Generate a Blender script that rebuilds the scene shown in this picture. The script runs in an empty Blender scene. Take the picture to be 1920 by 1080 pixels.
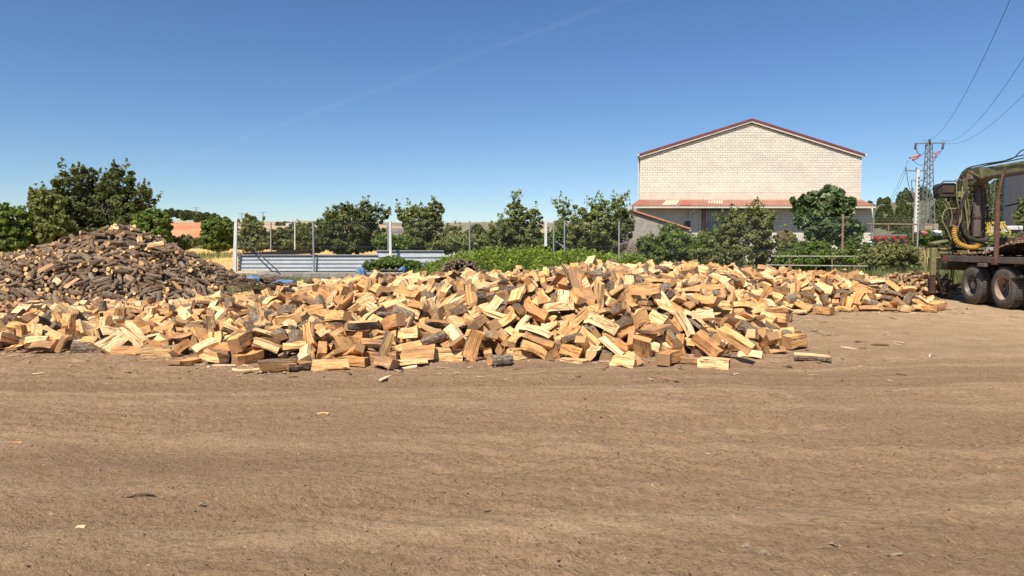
import bpy, math, random
import numpy as np
from mathutils import Matrix, Quaternion, Vector
S = bpy.context.scene
C = S.collection
R = math.radians
import random
CAM_H = 1.6; FPX = 1300.0; PITCH = math.atan((540-462)/FPX)
def at(px, py, Y):            # world point seen at photo pixel (px, py) at distance Y ahead
    u = (px-960)/FPX; v = (540-py)/FPX
    dy = math.cos(PITCH)+v*math.sin(PITCH); dz = -math.sin(PITCH)+v*math.cos(PITCH)
    return (u/dy*Y, Y, CAM_H+dz/dy*Y)
EXPOSURE = 0.50
SKY_STR = .080
SKY_SAT = 1.15
SKY_HUE = .5
SKY_TINT = (.90, .95, 1.03, 1)
SUN_STR = 4.9

# ---------------------------------------------------------------- camera, world, sun, exposure
cam = bpy.data.cameras.new('camera'); co = bpy.data.objects.new('camera', cam); C.objects.link(co)
co.location = (0, 0, CAM_H); co.rotation_euler = (math.pi/2-PITCH, 0, 0)
cam.sensor_width = 36; cam.lens = 36*FPX/1920; cam.clip_end = 9000; cam.clip_start = .05
S.camera = co
SUN_EL, SUN_AZ = R(54), R(-27)          # sun behind the camera and to its left
S.view_settings.view_transform = 'Standard'; S.view_settings.look = 'None'
S.view_settings.gamma = 1; S.view_settings.use_curve_mapping = False
S.view_settings.exposure = EXPOSURE
W = bpy.data.worlds.new('World'); S.world = W; W.use_nodes = True
wt = W.node_tree; wt.nodes.clear()
sky = wt.nodes.new('ShaderNodeTexSky'); sky.sky_type = 'NISHITA'; sky.sun_disc = False
sky.sun_elevation = SUN_EL; sky.altitude = 900; sky.air_density = 1.0; sky.dust_density = .12; sky.ozone_density = 2.6
sun_dir = Vector((math.sin(SUN_AZ)*math.cos(SUN_EL), -math.cos(SUN_AZ)*math.cos(SUN_EL), math.sin(SUN_EL)))   # towards the sun
sky.sun_rotation = math.atan2(sun_dir.x, sun_dir.y)
# one faint old contrail, a straight streak across the sky (great circle through two directions)
def _sd(px, py): return (Vector(at(px, py, 1000))-Vector((0, 0, CAM_H))).normalized()
a_, b_ = _sd(1150, 8), _sd(280, 322)
nrm = a_.cross(b_).normalized(); mid = (a_+b_).normalized(); half = a_.angle(b_)/2
tc = wt.nodes.new('ShaderNodeTexCoord')
def wm(op, x, y=None, z=None):
    n = wt.nodes.new('ShaderNodeMath'); n.operation = op
    for i, v in enumerate((x, y, z)):
        if v is None: continue
        if hasattr(v, 'default_value') or hasattr(v, 'links'): wt.links.new(v, n.inputs[i])
        else: n.inputs[i].default_value = v
    return n.outputs[0]
def wdot(v):
    n = wt.nodes.new('ShaderNodeVectorMath'); n.operation = 'DOT_PRODUCT'
    wt.links.new(tc.outputs['Generated'], n.inputs[0]); n.inputs[1].default_value = v
    return n.outputs['Value']
wn = wt.nodes.new('ShaderNodeTexNoise'); wn.inputs['Scale'].default_value = 26; wn.inputs['Detail'].default_value = 4
wt.links.new(tc.outputs['Generated'], wn.inputs['Vector'])
dist = wm('ADD', wdot(nrm), wm('MULTIPLY', wm('SUBTRACT', wn.outputs['Fac'], .5), .004))
band = wm('POWER', 2.718, wm('MULTIPLY', wm('POWER', wm('DIVIDE', dist, .0035), 2.0), -1.0))
inside = wm('MULTIPLY', band, wm('LESS_THAN', wm('ARCCOSINE', wm('MINIMUM', wdot(mid), 1.0)), half*1.25))
fade = wm('MULTIPLY', inside, wm('MULTIPLY_ADD', wn.outputs['Fac'], .12, -.02))
mx = wt.nodes.new('ShaderNodeMix'); mx.data_type = 'RGBA'
wt.links.new(fade, mx.inputs[0]); 
# the phone's sky is a softer, slightly greener blue than the bare model
hs = wt.nodes.new('ShaderNodeHueSaturation'); hs.inputs['Saturation'].default_value = SKY_SAT; hs.inputs['Hue'].default_value = SKY_HUE
wt.links.new(sky.outputs[0], hs.inputs['Color']); tint = wt.nodes.new('ShaderNodeMix'); tint.data_type = 'RGBA'; tint.blend_type = 'MULTIPLY'; tint.inputs[0].default_value = 1; tint.inputs[7].default_value = SKY_TINT
wt.links.new(hs.outputs[0], tint.inputs[6]); wt.links.new(tint.outputs[2], mx.inputs[6])
mx.inputs[7].default_value = (5.2, 6.2, 7.4, 1)
bg = wt.nodes.new('ShaderNodeBackground'); bg.inputs[1].default_value = SKY_STR
wo = wt.nodes.new('ShaderNodeOutputWorld')
wt.links.new(mx.outputs[2], bg.inputs[0]); wt.links.new(bg.outputs[0], wo.inputs[0])
sl = bpy.data.lights.new('sun', 'SUN'); sl.energy = SUN_STR; sl.angle = R(.53); sl.color = (1, .925, .82)
so = bpy.data.objects.new('sun', sl); C.objects.link(so); so.rotation_euler = sun_dir.to_track_quat('Z', 'Y').to_euler(); so.location = (-10, -20, 40)

# ---------------------------------------------------------------- material helpers
class NT:
    def __init__(s, name):
        s.m = bpy.data.materials.new(name); s.m.use_nodes = True; s.t = s.m.node_tree
        s.p = s.t.nodes['Principled BSDF']; s.out = s.t.nodes['Material Output']
    def n(s, typ, **kw):
        x = s.t.nodes.new('ShaderNode'+typ)
        for k, v in kw.items():
            if k[0] == 'i': x.inputs[int(k[1:])].default_value = v
            else: setattr(x, k, v)
        return x
    def l(s, a, b): s.t.links.new(a, b)
    def math(s, op, a, b=None, c=None, clamp=False):
        x = s.t.nodes.new('ShaderNodeMath'); x.operation = op; x.use_clamp = clamp
        for i, v in enumerate((a, b, c)):
            if v is None: continue
            if isinstance(v, (int, float)): x.inputs[i].default_value = v
            else: s.l(v, x.inputs[i])
        return x.outputs[0]
    def vmath(s, op, a, b=None):
        x = s.t.nodes.new('ShaderNodeVectorMath'); x.operation = op
        for i, v in enumerate((a, b)):
            if v is None: continue
            if isinstance(v, (tuple, list)): x.inputs[i].default_value = v
            else: s.l(v, x.inputs[i])
        return x.outputs[0]
    def coord(s, kind='Object', scale=(1, 1, 1)):
        t = s.n('TexCoord').outputs[kind]
        return s.vmath('MULTIPLY', t, tuple(scale))
    def pos(s, scale=(1, 1, 1)):
        return s.vmath('MULTIPLY', s.n('NewGeometry').outputs['Position'], tuple(scale))
    def attr(s, name, kind='GEOMETRY'): return s.n('Attribute', attribute_name=name, attribute_type=kind)
    def noise(s, vec, scale=1, detail=4, rough=.55, dist=0):
        x = s.n('TexNoise'); x.inputs['Scale'].default_value = scale; x.inputs['Detail'].default_value = detail
        x.inputs['Roughness'].default_value = rough; x.inputs['Distortion'].default_value = dist
        if vec is not None: s.l(vec, x.inputs['Vector'])
        return x.outputs['Fac']
    def vor(s, vec, scale=1, feature='F1', out='Distance'):
        x = s.n('TexVoronoi'); x.feature = feature; x.inputs['Scale'].default_value = scale
        if vec is not None: s.l(vec, x.inputs['Vector'])
        return x.outputs[out]
    def ramp(s, fac, stops):
        x = s.n('ValToRGB'); e = x.color_ramp.elements
        while len(e) < len(stops): e.new(.5)
        for el, (p, c) in zip(e, stops):
            el.position = p; el.color = (c[0], c[1], c[2], 1) if isinstance(c, (tuple, list)) else (c, c, c, 1)
        s.l(fac, x.inputs[0]); return x.outputs[0]
    def mix(s, fac, a, b, mode='MIX'):
        x = s.n('Mix'); x.data_type = 'RGBA'; x.blend_type = mode
        for i, v in ((0, fac), (6, a), (7, b)):
            if isinstance(v, (int, float)): x.inputs[i].default_value = v
            elif isinstance(v, (tuple, list)): x.inputs[i].default_value = (v[0], v[1], v[2], 1)
            else: s.l(v, x.inputs[i])
        return x.outputs[2]
    def base(s, c):
        if isinstance(c, (tuple, list)): s.p.inputs['Base Color'].default_value = (c[0], c[1], c[2], 1)
        else: s.l(c, s.p.inputs['Base Color'])
    def rough(s, r):
        if isinstance(r, (int, float)): s.p.inputs['Roughness'].default_value = r
        else: s.l(r, s.p.inputs['Roughness'])
    def bump(s, h, strength=.5, dist=.01):
        x = s.n('Bump'); x.inputs['Strength'].default_value = strength; x.inputs['Distance'].default_value = dist
        s.l(h, x.inputs['Height']); s.l(x.outputs[0], s.p.inputs['Normal'])

def simple(name, col, rough=.7, metal=0, var=.15, scale=3, rust=0, rustcol=(.12, .055, .025), bump=.0, dirt=0, dirtcol=(.2, .15, .1)):
    m = NT(name); v = m.coord('Object')
    n1 = m.noise(v, scale, 6, .6)
    c = m.mix(m.ramp(n1, [(.3, 0), (.7, 1)]), [x*(1-var) for x in col], [min(1, x*(1+var)) for x in col])
    if dirt: c = m.mix(m.math('MULTIPLY', m.ramp(m.noise(v, scale*1.7, 8, .7), [(.4, 0), (.62, 1)]), dirt), c, dirtcol)
    if rust: c = m.mix(m.ramp(m.noise(v, scale*2.3, 8, .7), [(.62-rust*.35, 0), (.68-rust*.3, 1)]), c, rustcol)
    m.base(c); m.rough(rough); m.p.inputs['Metallic'].default_value = metal
    m.p.inputs['Specular IOR Level'].default_value = .3
    if bump: m.bump(m.noise(v, scale*8, 6, .7), bump, .02)
    return m.m

# wood: every log mesh stores its own coordinates in 'loc' and a shade in 'tone' (mesh attribute on the far logs, object property on single ones)
def wood_common(m):
    tone = m.math('ADD', m.attr('tone').outputs['Fac'], m.attr('tone', 'OBJECT').outputs['Fac'])
    loc = m.attr('loc').outputs['Vector']
    off = m.n('CombineXYZ'); s = m.math('MULTIPLY', tone, 37.0)
    for i in range(3): m.l(s, off.inputs[i])
    return tone, loc, off.outputs[0]
def mat_split():
    m = NT('split_wood'); tone, loc, off = wood_common(m)
    g1 = m.noise(m.vmath('ADD', m.vmath('MULTIPLY', loc, (2.2, 26, 26)), off), 1, 5, .6, .6)
    g2 = m.noise(m.vmath('ADD', m.vmath('MULTIPLY', loc, (5, 110, 110)), off), 1, 3, .6)
    blot = m.noise(m.vmath('ADD', m.vmath('MULTIPLY', loc, (6, 9, 9)), off), 1, 3)
    t2 = m.math('ADD', m.math('FRACT', m.math('MULTIPLY', tone, 7.3)), m.math('MULTIPLY_ADD', blot, .7, -.35), clamp=True)
    c = m.ramp(t2, [(0, (.89, .65, .36)), (.38, (.86, .57, .265)), (.62, (.78, .44, .17)), (.85, (.60, .30, .115)), (1, (.34, .21, .12))])
    c = m.mix(m.ramp(g1, [(.38, .85), (.50, 0)]), c, (.36, .17, .065))
    c = m.mix(m.ramp(g1, [(.60, 0), (.72, .5)]), c, (.92, .72, .44))
    c = m.mix(m.ramp(g2, [(.25, .45), (.5, 0)]), c, (.40, .22, .10))
    c = m.mix(m.ramp(m.noise(m.vmath('ADD', m.vmath('MULTIPLY', loc, (1.4, 34, 34)), off), 1, 2, .5, 1.2), [(.345, .95), (.385, 0)]), c, (.13, .06, .025))
    m.base(c); m.rough(.85); m.p.inputs['Specular IOR Level'].default_value = .12
    m.bump(m.math('ADD', g1, m.math('MULTIPLY', g2, .4)), .85, .02)
    return m.m
def mat_bark(name='bark', sets=((.13, .080, .048), (.235, .165, .105), (.37, .31, .235))):
    m = NT(name); tone, loc, off = wood_common(m)
    v = m.vmath('ADD', m.vmath('MULTIPLY', loc, (9, 34, 34)), off)
    cr = m.vor(v, 1, 'DISTANCE_TO_EDGE'); n1 = m.noise(v, 1.2, 6, .7)
    t2 = m.math('MULTIPLY_ADD', m.math('FRACT', m.math('MULTIPLY', tone, 13.7)), .5, m.math('MULTIPLY', n1, .55), clamp=True)
    c = m.ramp(t2, [(0.1, sets[0]), (.5, sets[1]), (.95, sets[2])])
    c = m.mix(m.ramp(cr, [(.02, .8), (.16, 0)]), c, (.07, .045, .032))
    c = m.mix(m.ramp(m.noise(m.vmath('ADD', m.vmath('MULTIPLY', loc, (22, 22, 22)), off), 1, 4, .6), [(.60, 0), (.68, .55)]), c, (.42, .42, .36))
    m.base(c); m.rough(.95); m.p.inputs['Specular IOR Level'].default_value = .08
    m.bump(m.math('ADD', m.math('MULTIPLY', cr, .8), n1), .9, .02)
    return m.m
def mat_end():
    m = NT('end_grain'); tone, loc, off = wood_common(m)
    sx = m.n('SeparateXYZ'); m.l(loc, sx.inputs[0])
    r = m.math('POWER', m.math('ADD', m.math('POWER', sx.outputs[1], 2.0), m.math('POWER', m.math('ADD', sx.outputs[2], .03), 2.0)), .5)
    ring = m.math('SINE', m.math('ADD', m.math('MULTIPLY', r, 760.0), m.math('MULTIPLY', m.noise(m.vmath('ADD', m.vmath('MULTIPLY', loc, (20, 20, 20)), off), 1, 3), 8)))
    t2 = m.math('FRACT', m.math('MULTIPLY', tone, 7.3))
    c = m.ramp(t2, [(0, (.72, .47, .23)), (.35, (.58, .33, .14)), (.7, (.40, .23, .11)), (1, (.24, .15, .085))])
    c = m.mix(m.math('MULTIPLY_ADD', ring, .07, .12), c, (.33, .17, .075))
    dirt = m.noise(m.vmath('ADD', m.vmath('MULTIPLY', loc, (14, 14, 14)), off), 1, 5, .7)
    c = m.mix(m.ramp(dirt, [(.5, 0), (.72, .65)]), c, (.22, .14, .085))
    m.base(c); m.rough(.9); m.p.inputs['Specular IOR Level'].default_value = .1
    m.bump(m.math('ADD', m.math('MULTIPLY', ring, .1), dirt), .5, .012)
    return m.m
def mat_oldwood():
    m = NT('weathered_wood'); tone, loc, off = wood_common(m)
    g = m.noise(m.vmath('ADD', m.vmath('MULTIPLY', loc, (4, 60, 60)), off), 1, 5, .6)
    t2 = m.math('FRACT', m.math('MULTIPLY', tone, 5.1))
    c = m.ramp(t2, [(0, (.62, .44, .26)), (.5, (.48, .27, .12)), (1, (.32, .22, .14))])
    c = m.mix(m.ramp(g, [(.35, .6), (.5, 0)]), c, (.09, .055, .035))
    m.base(c); m.rough(.9); m.bump(g, .6, .01); m.p.inputs['Specular IOR Level'].default_value = .1
    return m.m
M = {}
M['split'] = mat_split(); M['bark'] = mat_bark(); M['end'] = mat_end()
M['stickbark'] = mat_bark('old_bark', ((.14, .085, .05), (.26, .175, .11), (.42, .33, .235))); M['oldend'] = mat_oldwood()
M['greybark'] = mat_bark('grey_bark', ((.10, .095, .08), (.19, .18, .155), (.30, .29, .26)))

def mat_leaf(name, dark, light, trans=.33, rough=.6):
    m = NT(name)
    t = m.attr('tone').outputs['Fac']
    c = m.ramp(t, [(0, [q*1.2 for q in dark]), (1, [q*1.25 for q in light])])
    m.base(c); m.rough(rough); m.p.inputs['Specular IOR Level'].default_value = .25
    tr = m.n('BsdfTranslucent'); m.l(m.mix(.5, c, (light[0]*1.3, light[1]*1.4, light[2]*.6)), tr.inputs[0])
    mxs = m.n('MixShader'); mxs.inputs[0].default_value = trans
    m.l(m.p.outputs[0], mxs.inputs[1]); m.l(tr.outputs[0], mxs.inputs[2]); m.l(mxs.outputs[0], m.out.inputs[0])
    return m.m
M['leaf_dark'] = mat_leaf('leaf_dark', (.045, .06, .02), (.20, .215, .07))
M['leaf_mid'] = mat_leaf('leaf_mid', (.05, .08, .018), (.21, .27, .06))
M['leaf_olive'] = mat_leaf('leaf_olive', (.065, .08, .026), (.29, .305, .105))
M['leaf_bright'] = mat_leaf('leaf_bright', (.05, .08, .012), (.30, .37, .05), .35)
M['leaf_fig'] = mat_leaf('leaf_fig', (.035, .06, .022), (.15, .20, .075), .15, .45)
M['leaf_rust'] = mat_leaf('leaf_rust', (.08, .04, .016), (.22, .11, .04))
M['dry_twig'] = mat_leaf('dry_twig', (.13, .075, .05), (.30, .20, .13), .1)
M['pine'] = mat_leaf('pine_needles', (.05, .07, .028), (.19, .21, .08))
M['grass'] = mat_leaf('grass_blade', (.05, .085, .025), (.24, .25, .10), .25)
M['dry_grass'] = mat_leaf('dry_grass', (.22, .17, .08), (.50, .40, .20), .25)
M['wheat'] = mat_leaf('wheat_ear', (.42, .26, .09), (.82, .58, .27), .2)
M['trunk'] = simple('trunk_bark', (.10, .075, .055), .95, var=.4, scale=8, bump=.6)

# ---------------------------------------------------------------- mesh helpers
def tag(o, label=None, cat=None, group=None, kind=None):
    if label: o['label'] = label
    if cat: o['category'] = cat
    if group: o['group'] = group
    if kind: o['kind'] = kind
    return o
def thing(name, label, cat, loc=(0, 0, 0), group=None):
    o = bpy.data.objects.new(name, None); C.objects.link(o); o.location = loc; o.empty_display_size = .2
    return tag(o, label, cat, group)
def link(name, me, parent=None, loc=(0, 0, 0)):
    o = bpy.data.objects.new(name, me); C.objects.link(o)
    if parent: o.parent = parent
    o.location = loc
    return o
class MB:
    """collects shapes in world coordinates; build() makes one mesh object relative to its parent's place"""
    def __init__(s): s.V = []; s.F = []; s.T = []
    def add(s, V, F):
        b = len(s.V); s.V += [tuple(v) for v in V]; s.F += [[b+i for i in f] for f in F]; return s
    def box(s, c, d, rz=0, mat=None):
        x, y, z = d[0]/2, d[1]/2, d[2]/2
        vs = [Vector(p) for p in ((-x,-y,-z),(x,-y,-z),(x,y,-z),(-x,y,-z),(-x,-y,z),(x,-y,z),(x,y,z),(-x,y,z))]
        m = mat if mat is not None else Matrix.Rotation(rz, 3, 'Z')
        return s.add([m@v+Vector(c) for v in vs], [(0,3,2,1),(4,5,6,7),(0,1,5,4),(1,2,6,5),(2,3,7,6),(3,0,4,7)])
    def beam(s, a, b, w, h, up=(0, 0, 1), w2=None, h2=None):      # box along a->b, may taper
        a, b = Vector(a), Vector(b); d = (b-a).normalized(); u = Vector(up)
        if abs(d.dot(u)) > .98: u = Vector((0, 1, 0))
        r = d.cross(u).normalized(); u = r.cross(d)
        w2 = w if w2 is None else w2; h2 = h if h2 is None else h2
        V = []
        for p, ww, hh in ((a, w, h), (b, w2, h2)):
            V += [p-r*ww/2-u*hh/2, p+r*ww/2-u*hh/2, p+r*ww/2+u*hh/2, p-r*ww/2+u*hh/2]
        return s.add(V, [(0,3,2,1),(4,5,6,7),(0,1,5,4),(1,2,6,5),(2,3,7,6),(3,0,4,7)])
    def tube(s, pts, r, n=8, cap=True):
        pts = [Vector(p) for p in pts]; rs = r if isinstance(r, (list, tuple)) else [r]*len(pts)
        V = []; F = []; prev = None
        for i, p in enumerate(pts):
            d = (pts[min(i+1, len(pts)-1)]-pts[max(i-1, 0)])
            d = d.normalized() if d.length > 1e-9 else Vector((0, 0, 1))
            if prev is None:
                u = Vector((0, 0, 1)) if abs(d.z) < .9 else Vector((1, 0, 0))
            else: u = prev
            x = (u-d*u.dot(d)).normalized(); prev = x; y = d.cross(x)
            for k in range(n):
                a = 2*math.pi*k/n
                V.append(p+(x*math.cos(a)+y*math.sin(a))*rs[i])
        for i in range(len(pts)-1):
            for k in range(n):
                a = i*n+k; b = i*n+(k+1) % n
                F.append((a, b, b+n, a+n))
        if cap:
            F.append(tuple(range(n))[::-1]); F.append(tuple((len(pts)-1)*n+k for k in range(n)))
        return s.add(V, F)
    def prism(s, poly, ax, t0, t1):       # polygon in the plane across axis ax, pushed from t0 to t1
        def P(p, t):
            return (t, p[0], p[1]) if ax == 0 else ((p[0], t, p[1]) if ax == 1 else (p[0], p[1], t))
        n = len(poly)
        return s.add([P(p, t0) for p in poly]+[P(p, t1) for p in poly],
                     [tuple(range(n)), tuple(range(n, 2*n))[::-1]]+[(i, i+n, (i+1) % n+n, (i+1) % n) for i in range(n)])
    def lathe(s, prof, c, axis, n=32):    # prof: (along, radius)
        ax = Vector(axis).normalized(); u = Vector((0, 0, 1)) if abs(ax.z) < .9 else Vector((1, 0, 0))
        x = (u-ax*u.dot(ax)).normalized(); y = ax.cross(x); V = []; F = []
        for (t, r) in prof:
            for k in range(n):
                a = 2*math.pi*k/n
                V.append(Vector(c)+ax*t+(x*math.cos(a)+y*math.sin(a))*r)
        for i in range(len(prof)-1):
            for k in range(n):
                a = i*n+k; b = i*n+(k+1) % n
                F.append((a, b, b+n, a+n))
        return s.add(V, F)
    def mesh(s, name, mat, origin=(0, 0, 0), smooth=False):
        me = bpy.data.meshes.new(name)
        ox, oy, oz = origin
        me.from_pydata([(v[0]-ox, v[1]-oy, v[2]-oz) for v in s.V], [], s.F)
        me.materials.append(mat)
        me.validate(); me.update()
        import bmesh as _bm
        b = _bm.new(); b.from_mesh(me); _bm.ops.recalc_face_normals(b, faces=b.faces); b.to_mesh(me); b.free()
        if smooth:
            me.polygons.foreach_set('use_smooth', [True]*len(me.polygons))
            try: me.set_sharp_from_angle(angle=R(35))
            except Exception: pass
        return me
    def build(s, name, mat, parent=None, smooth=False, origin=None, bevel=0, label=None):
        if origin is None: origin = tuple(parent.matrix_world.translation) if False else (world_loc(parent) if parent else (0, 0, 0))
        o = link(name, s.mesh(name, mat, origin, smooth), parent)
        if not parent: o.location = origin
        if bevel:
            b = o.modifiers.new('bevel', 'BEVEL'); b.width = bevel; b.segments = 1; b.limit_method = 'ANGLE'
        if label: o['label'] = label
        return o
def world_loc(o):
    x = y = z = 0
    while o is not None:
        x += o.location.x; y += o.location.y; z += o.location.z; o = o.parent
    return (x, y, z)
def np_mesh(name, V, F, mats, mi=None, attrs=None, smooth=False):
    """V (n,3) array, F (m,3 or 4) array"""
    me = bpy.data.meshes.new(name); k = F.shape[1]
    me.vertices.add(len(V)); me.vertices.foreach_set('co', np.ascontiguousarray(V, np.float32).ravel())
    me.loops.add(F.size); me.loops.foreach_set('vertex_index', np.ascontiguousarray(F, np.int32).ravel())
    me.polygons.add(len(F)); me.polygons.foreach_set('loop_start', np.arange(0, F.size, k, dtype=np.int32))
    for m in mats: me.materials.append(m)
    if mi is not None: me.polygons.foreach_set('material_index', np.ascontiguousarray(mi, np.int32))
    for a, (arr) in (attrs or {}).items():
        at_ = me.attributes.new(a, 'FLOAT', 'POINT'); at_.data.foreach_set('value', np.ascontiguousarray(arr, np.float32))
    me.update(calc_edges=True)
    me.polygons.foreach_set('use_smooth', [smooth]*len(F))
    return me
# ---------------------------------------------------------------- ground and terrain
def vnoise(x, y, seed=0):
    xi = np.floor(x).astype(np.int64); yi = np.floor(y).astype(np.int64); fx = x-xi; fy = y-yi
    fx = fx*fx*(3-2*fx); fy = fy*fy*(3-2*fy)
    def h(a, b):
        v = (a*374761393+b*668265263+seed*69069) & 0x7fffffff
        v = ((v ^ (v >> 13))*1274126177) & 0x7fffffff
        v = ((v ^ (v >> 16))*1103515245+12345) & 0x7fffffff
        return v/0x7fffffff
    return (h(xi, yi)*(1-fx)+h(xi+1, yi)*fx)*(1-fy)+(h(xi, yi+1)*(1-fx)+h(xi+1, yi+1)*fx)*fy
def sstep(a, b, x):
    t = np.clip((x-a)/(b-a), 0, 1); return t*t*(3-2*t)
TRACKS = [(8.35, .02, .42), (7.9, .03, .30), (6.3, -.012, .55), (5.3, .035, .5), (4.4, .10, .45), (9.0, .10, .3), (3.4, .14, .5)]
def track_y(i, x):
    c, s, w = TRACKS[i]; return c+s*x+.12*np.sin(x*.35+i*1.7)+.0035*x*x*(1 if i % 2 else -1)
def G(x, y):
    x = np.asarray(x, float); y = np.asarray(y, float)
    g = .95*sstep(30, 110, y)+1.2*sstep(110, 260, y)
    near = 1-sstep(24, 34, y)
    r = (vnoise(x*.5, y*.7, 1)-.5)*.06+(vnoise(x*1.7, y*2.6, 2)-.5)*.034+(vnoise(x*4, y*9, 3)-.5)*.022+(vnoise(x*11, y*16, 5)-.5)*.012
    for i, (c, s, w) in enumerate(TRACKS):
        d = np.abs(y-track_y(i, x))/w
        lug = np.sin((x*1.0+(y-track_y(i, x))*(1.4 if i % 2 else -1.4))*2*math.pi/.21)
        m = np.clip(1.2-d, 0, 1)
        r = r-.016*m*(d < 1.2)+.017*lug*m*(.25+vnoise(x*.8, y*.8, 9+i))+.016*np.exp(-((d-1.3)/.2)**2)*vnoise(x*.9, y*3, 20+i)
    # fine ripples pressed by tyre lugs, wandering across the whole yard
    wv = vnoise(x*.35, y*.35, 41)*9+vnoise(x*1.3, y*1.3, 42)*2.2
    r = r+.0085*np.sin(2*math.pi*(y*.93+x*.36)/.19+wv)*sstep(.35, .75, vnoise(x*.5+7, y*.8, 43))+.006*np.sin(2*math.pi*(y*.8-x*.6)/.26+wv*1.3)*sstep(.4, .8, vnoise(x*.4+3, y*.6, 44))
    # heap footing stays level
    lev = sstep(9.9, 10.8, y)*(1-sstep(23, 25, y))
    return g+r*near*(1-.85*lev)-.012*lev
def Gs(x, y): return float(G(np.array([x]), np.array([y]))[0])

def axis(pts):
    out = []
    for (a, b, st) in pts:
        n = max(1, int(round((b-a)/st))); out += [a+(b-a)*i/n for i in range(n)]
    return np.array(out+[pts[-1][1]])
ax = axis([(-3000, -600, 600), (-600, -100, 50), (-100, -30, 5), (-30, -11, .5), (-11, 12, .062), (12, 32, .4), (32, 100, 5), (100, 600, 50), (600, 3000, 600)])
ay = axis([(-60, -5, 5), (-5, .8, .5), (.8, 10.6, .036), (10.6, 26, .25), (26, 60, 1), (60, 270, 6), (270, 1200, 60), (1200, 4000, 700)])
X, Y = np.meshgrid(ax, ay)
Vg = np.stack([X, Y, G(X, Y)], -1).reshape(-1, 3)
nx_, ny_ = len(ax), len(ay)
ii = (np.arange(ny_-1)[:, None]*nx_+np.arange(nx_-1)[None]).ravel()
Fg = np.stack([ii, ii+1, ii+1+nx_, ii+nx_], -1)
def mat_dirt():
    m = NT('yard_dirt'); P = m.n('NewGeometry').outputs['Position']
    sx = m.n('SeparateXYZ'); m.l(P, sx.inputs[0]); px, py = sx.outputs[0], sx.outputs[1]
    def sc(v): return m.vmath('MULTIPLY', P, v)
    big = m.noise(sc((.22, .45, 0)), 1, 4, .55); midn = m.noise(sc((1.7, 2.1, 0)), 1, 8, .72, .3)
    fine = m.noise(sc((30, 30, 30)), 1, 5, .75); grit = m.noise(sc((140, 140, 0)), 1, 3, .8)
    c = m.ramp(big, [(.32, (.395, .255, .145)), (.68, (.50, .333, .19))])
    c = m.mix(m.ramp(midn, [(.40, .55), (.58, 0)]), c, (.33, .215, .12))
    c = m.mix(m.ramp(midn, [(.58, 0), (.72, .5)]), c, (.55, .395, .24))
    c = m.mix(m.ramp(fine, [(.37, .75), (.49, 0)]), c, (.17, .11, .066))
    c = m.mix(m.ramp(fine, [(.56, 0), (.70, .55)]), c, (.60, .44, .28))
    c = m.mix(m.ramp(grit, [(.34, .6), (.46, 0)]), c, (.10, .07, .048))
    # the drier, paler ground on the right and the darker compacted lane along the heap
    pale = m.math('MULTIPLY', m.ramp(m.math('MULTIPLY_ADD', px, .12, m.math('MULTIPLY_ADD', py, .03, -.75)), [(0, 0), (1, 1)]), m.ramp(midn, [(.35, .25), (.6, .75)]))
    c = m.mix(pale, c, (.58, .42, .255))
    lane = m.math('ABSOLUTE', m.math('SUBTRACT', py, m.math('MULTIPLY_ADD', px, .05, 8.3)))
    c = m.mix(m.math('MULTIPLY', m.ramp(lane, [(.3, 1), (1.6, 0)]), m.ramp(big, [(.3, .2), (.6, .55)])), c, (.29, .195, .11))
    trk = m.attr('track').outputs['Fac']
    c = m.mix(m.math('MULTIPLY', trk, m.ramp(midn, [(.3, .25), (.6, .75)])), c, (.285, .182, .106))
    c = m.mix(m.math('MULTIPLY', m.attr('berm').outputs['Fac'], .28), c, (.60, .44, .27))
    # sawdust and splinter litter, orange, beside the heap and in a few streaks
    saw = m.noise(sc((.8, 3.2, 0)), 1, 6, .7)
    edge = m.ramp(m.math('ABSOLUTE', m.math('SUBTRACT', py, 9.7)), [(.2, .10), (1.0, 0)])
    c = m.mix(m.ramp(m.math('ADD', saw, edge), [(.66, 0), (.76, .75)]), c, (.50, .33, .17))
    flk = m.vor(sc((22, 34, 0)), 1, 'F1', 'Distance'); fm = m.vor(sc((22, 34, 0)), 1, 'F1', 'Color')
    sf = m.n('SeparateColor'); m.l(fm, sf.inputs[0])
    c = m.mix(m.math('MULTIPLY', m.math('LESS_THAN', flk, .17), m.math('GREATER_THAN', sf.outputs[0], .88)), c, (.56, .44, .30))
    c = m.mix(m.math('MULTIPLY', m.math('LESS_THAN', flk, .2), m.math('LESS_THAN', sf.outputs[1], .10)), c, (.07, .05, .04))
    # grassy soil beyond the yard
    grn = m.ramp(m.math('ADD', py, m.math('MULTIPLY', m.math('SUBTRACT', midn, .5), 6.0)), [(0, 0), (1, 1)])
    gm = m.n('MapRange'); m.l(m.math('ADD', py, m.math('MULTIPLY', midn, 5.0)), gm.inputs[0]); gm.inputs[1].default_value = 26.5; gm.inputs[2].default_value = 29
    gcol = m.mix(m.ramp(m.noise(sc((.5, .5, 0)), 1, 5), [(.4, 0), (.6, 1)]), (.07, .085, .03), (.20, .17, .085))
    c = m.mix(gm.outputs[0], c, gcol)
    m.base(c); m.rough(.97); m.p.inputs['Specular IOR Level'].default_value = .06
    h = m.math('ADD', m.math('MULTIPLY', fine, .55), m.math('ADD', m.math('MULTIPLY', grit, .2), m.math('MULTIPLY', m.noise(sc((11, 13, 0)), 1, 6, .7), 1.1)))
    m.bump(h, 1.0, .05)
    return m.m
xf, yf = X.ravel(), Y.ravel(); tk_ = np.zeros(xf.shape); bm_ = np.zeros(xf.shape)      # compacted wheel lanes and the loose crumbs beside them
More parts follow.
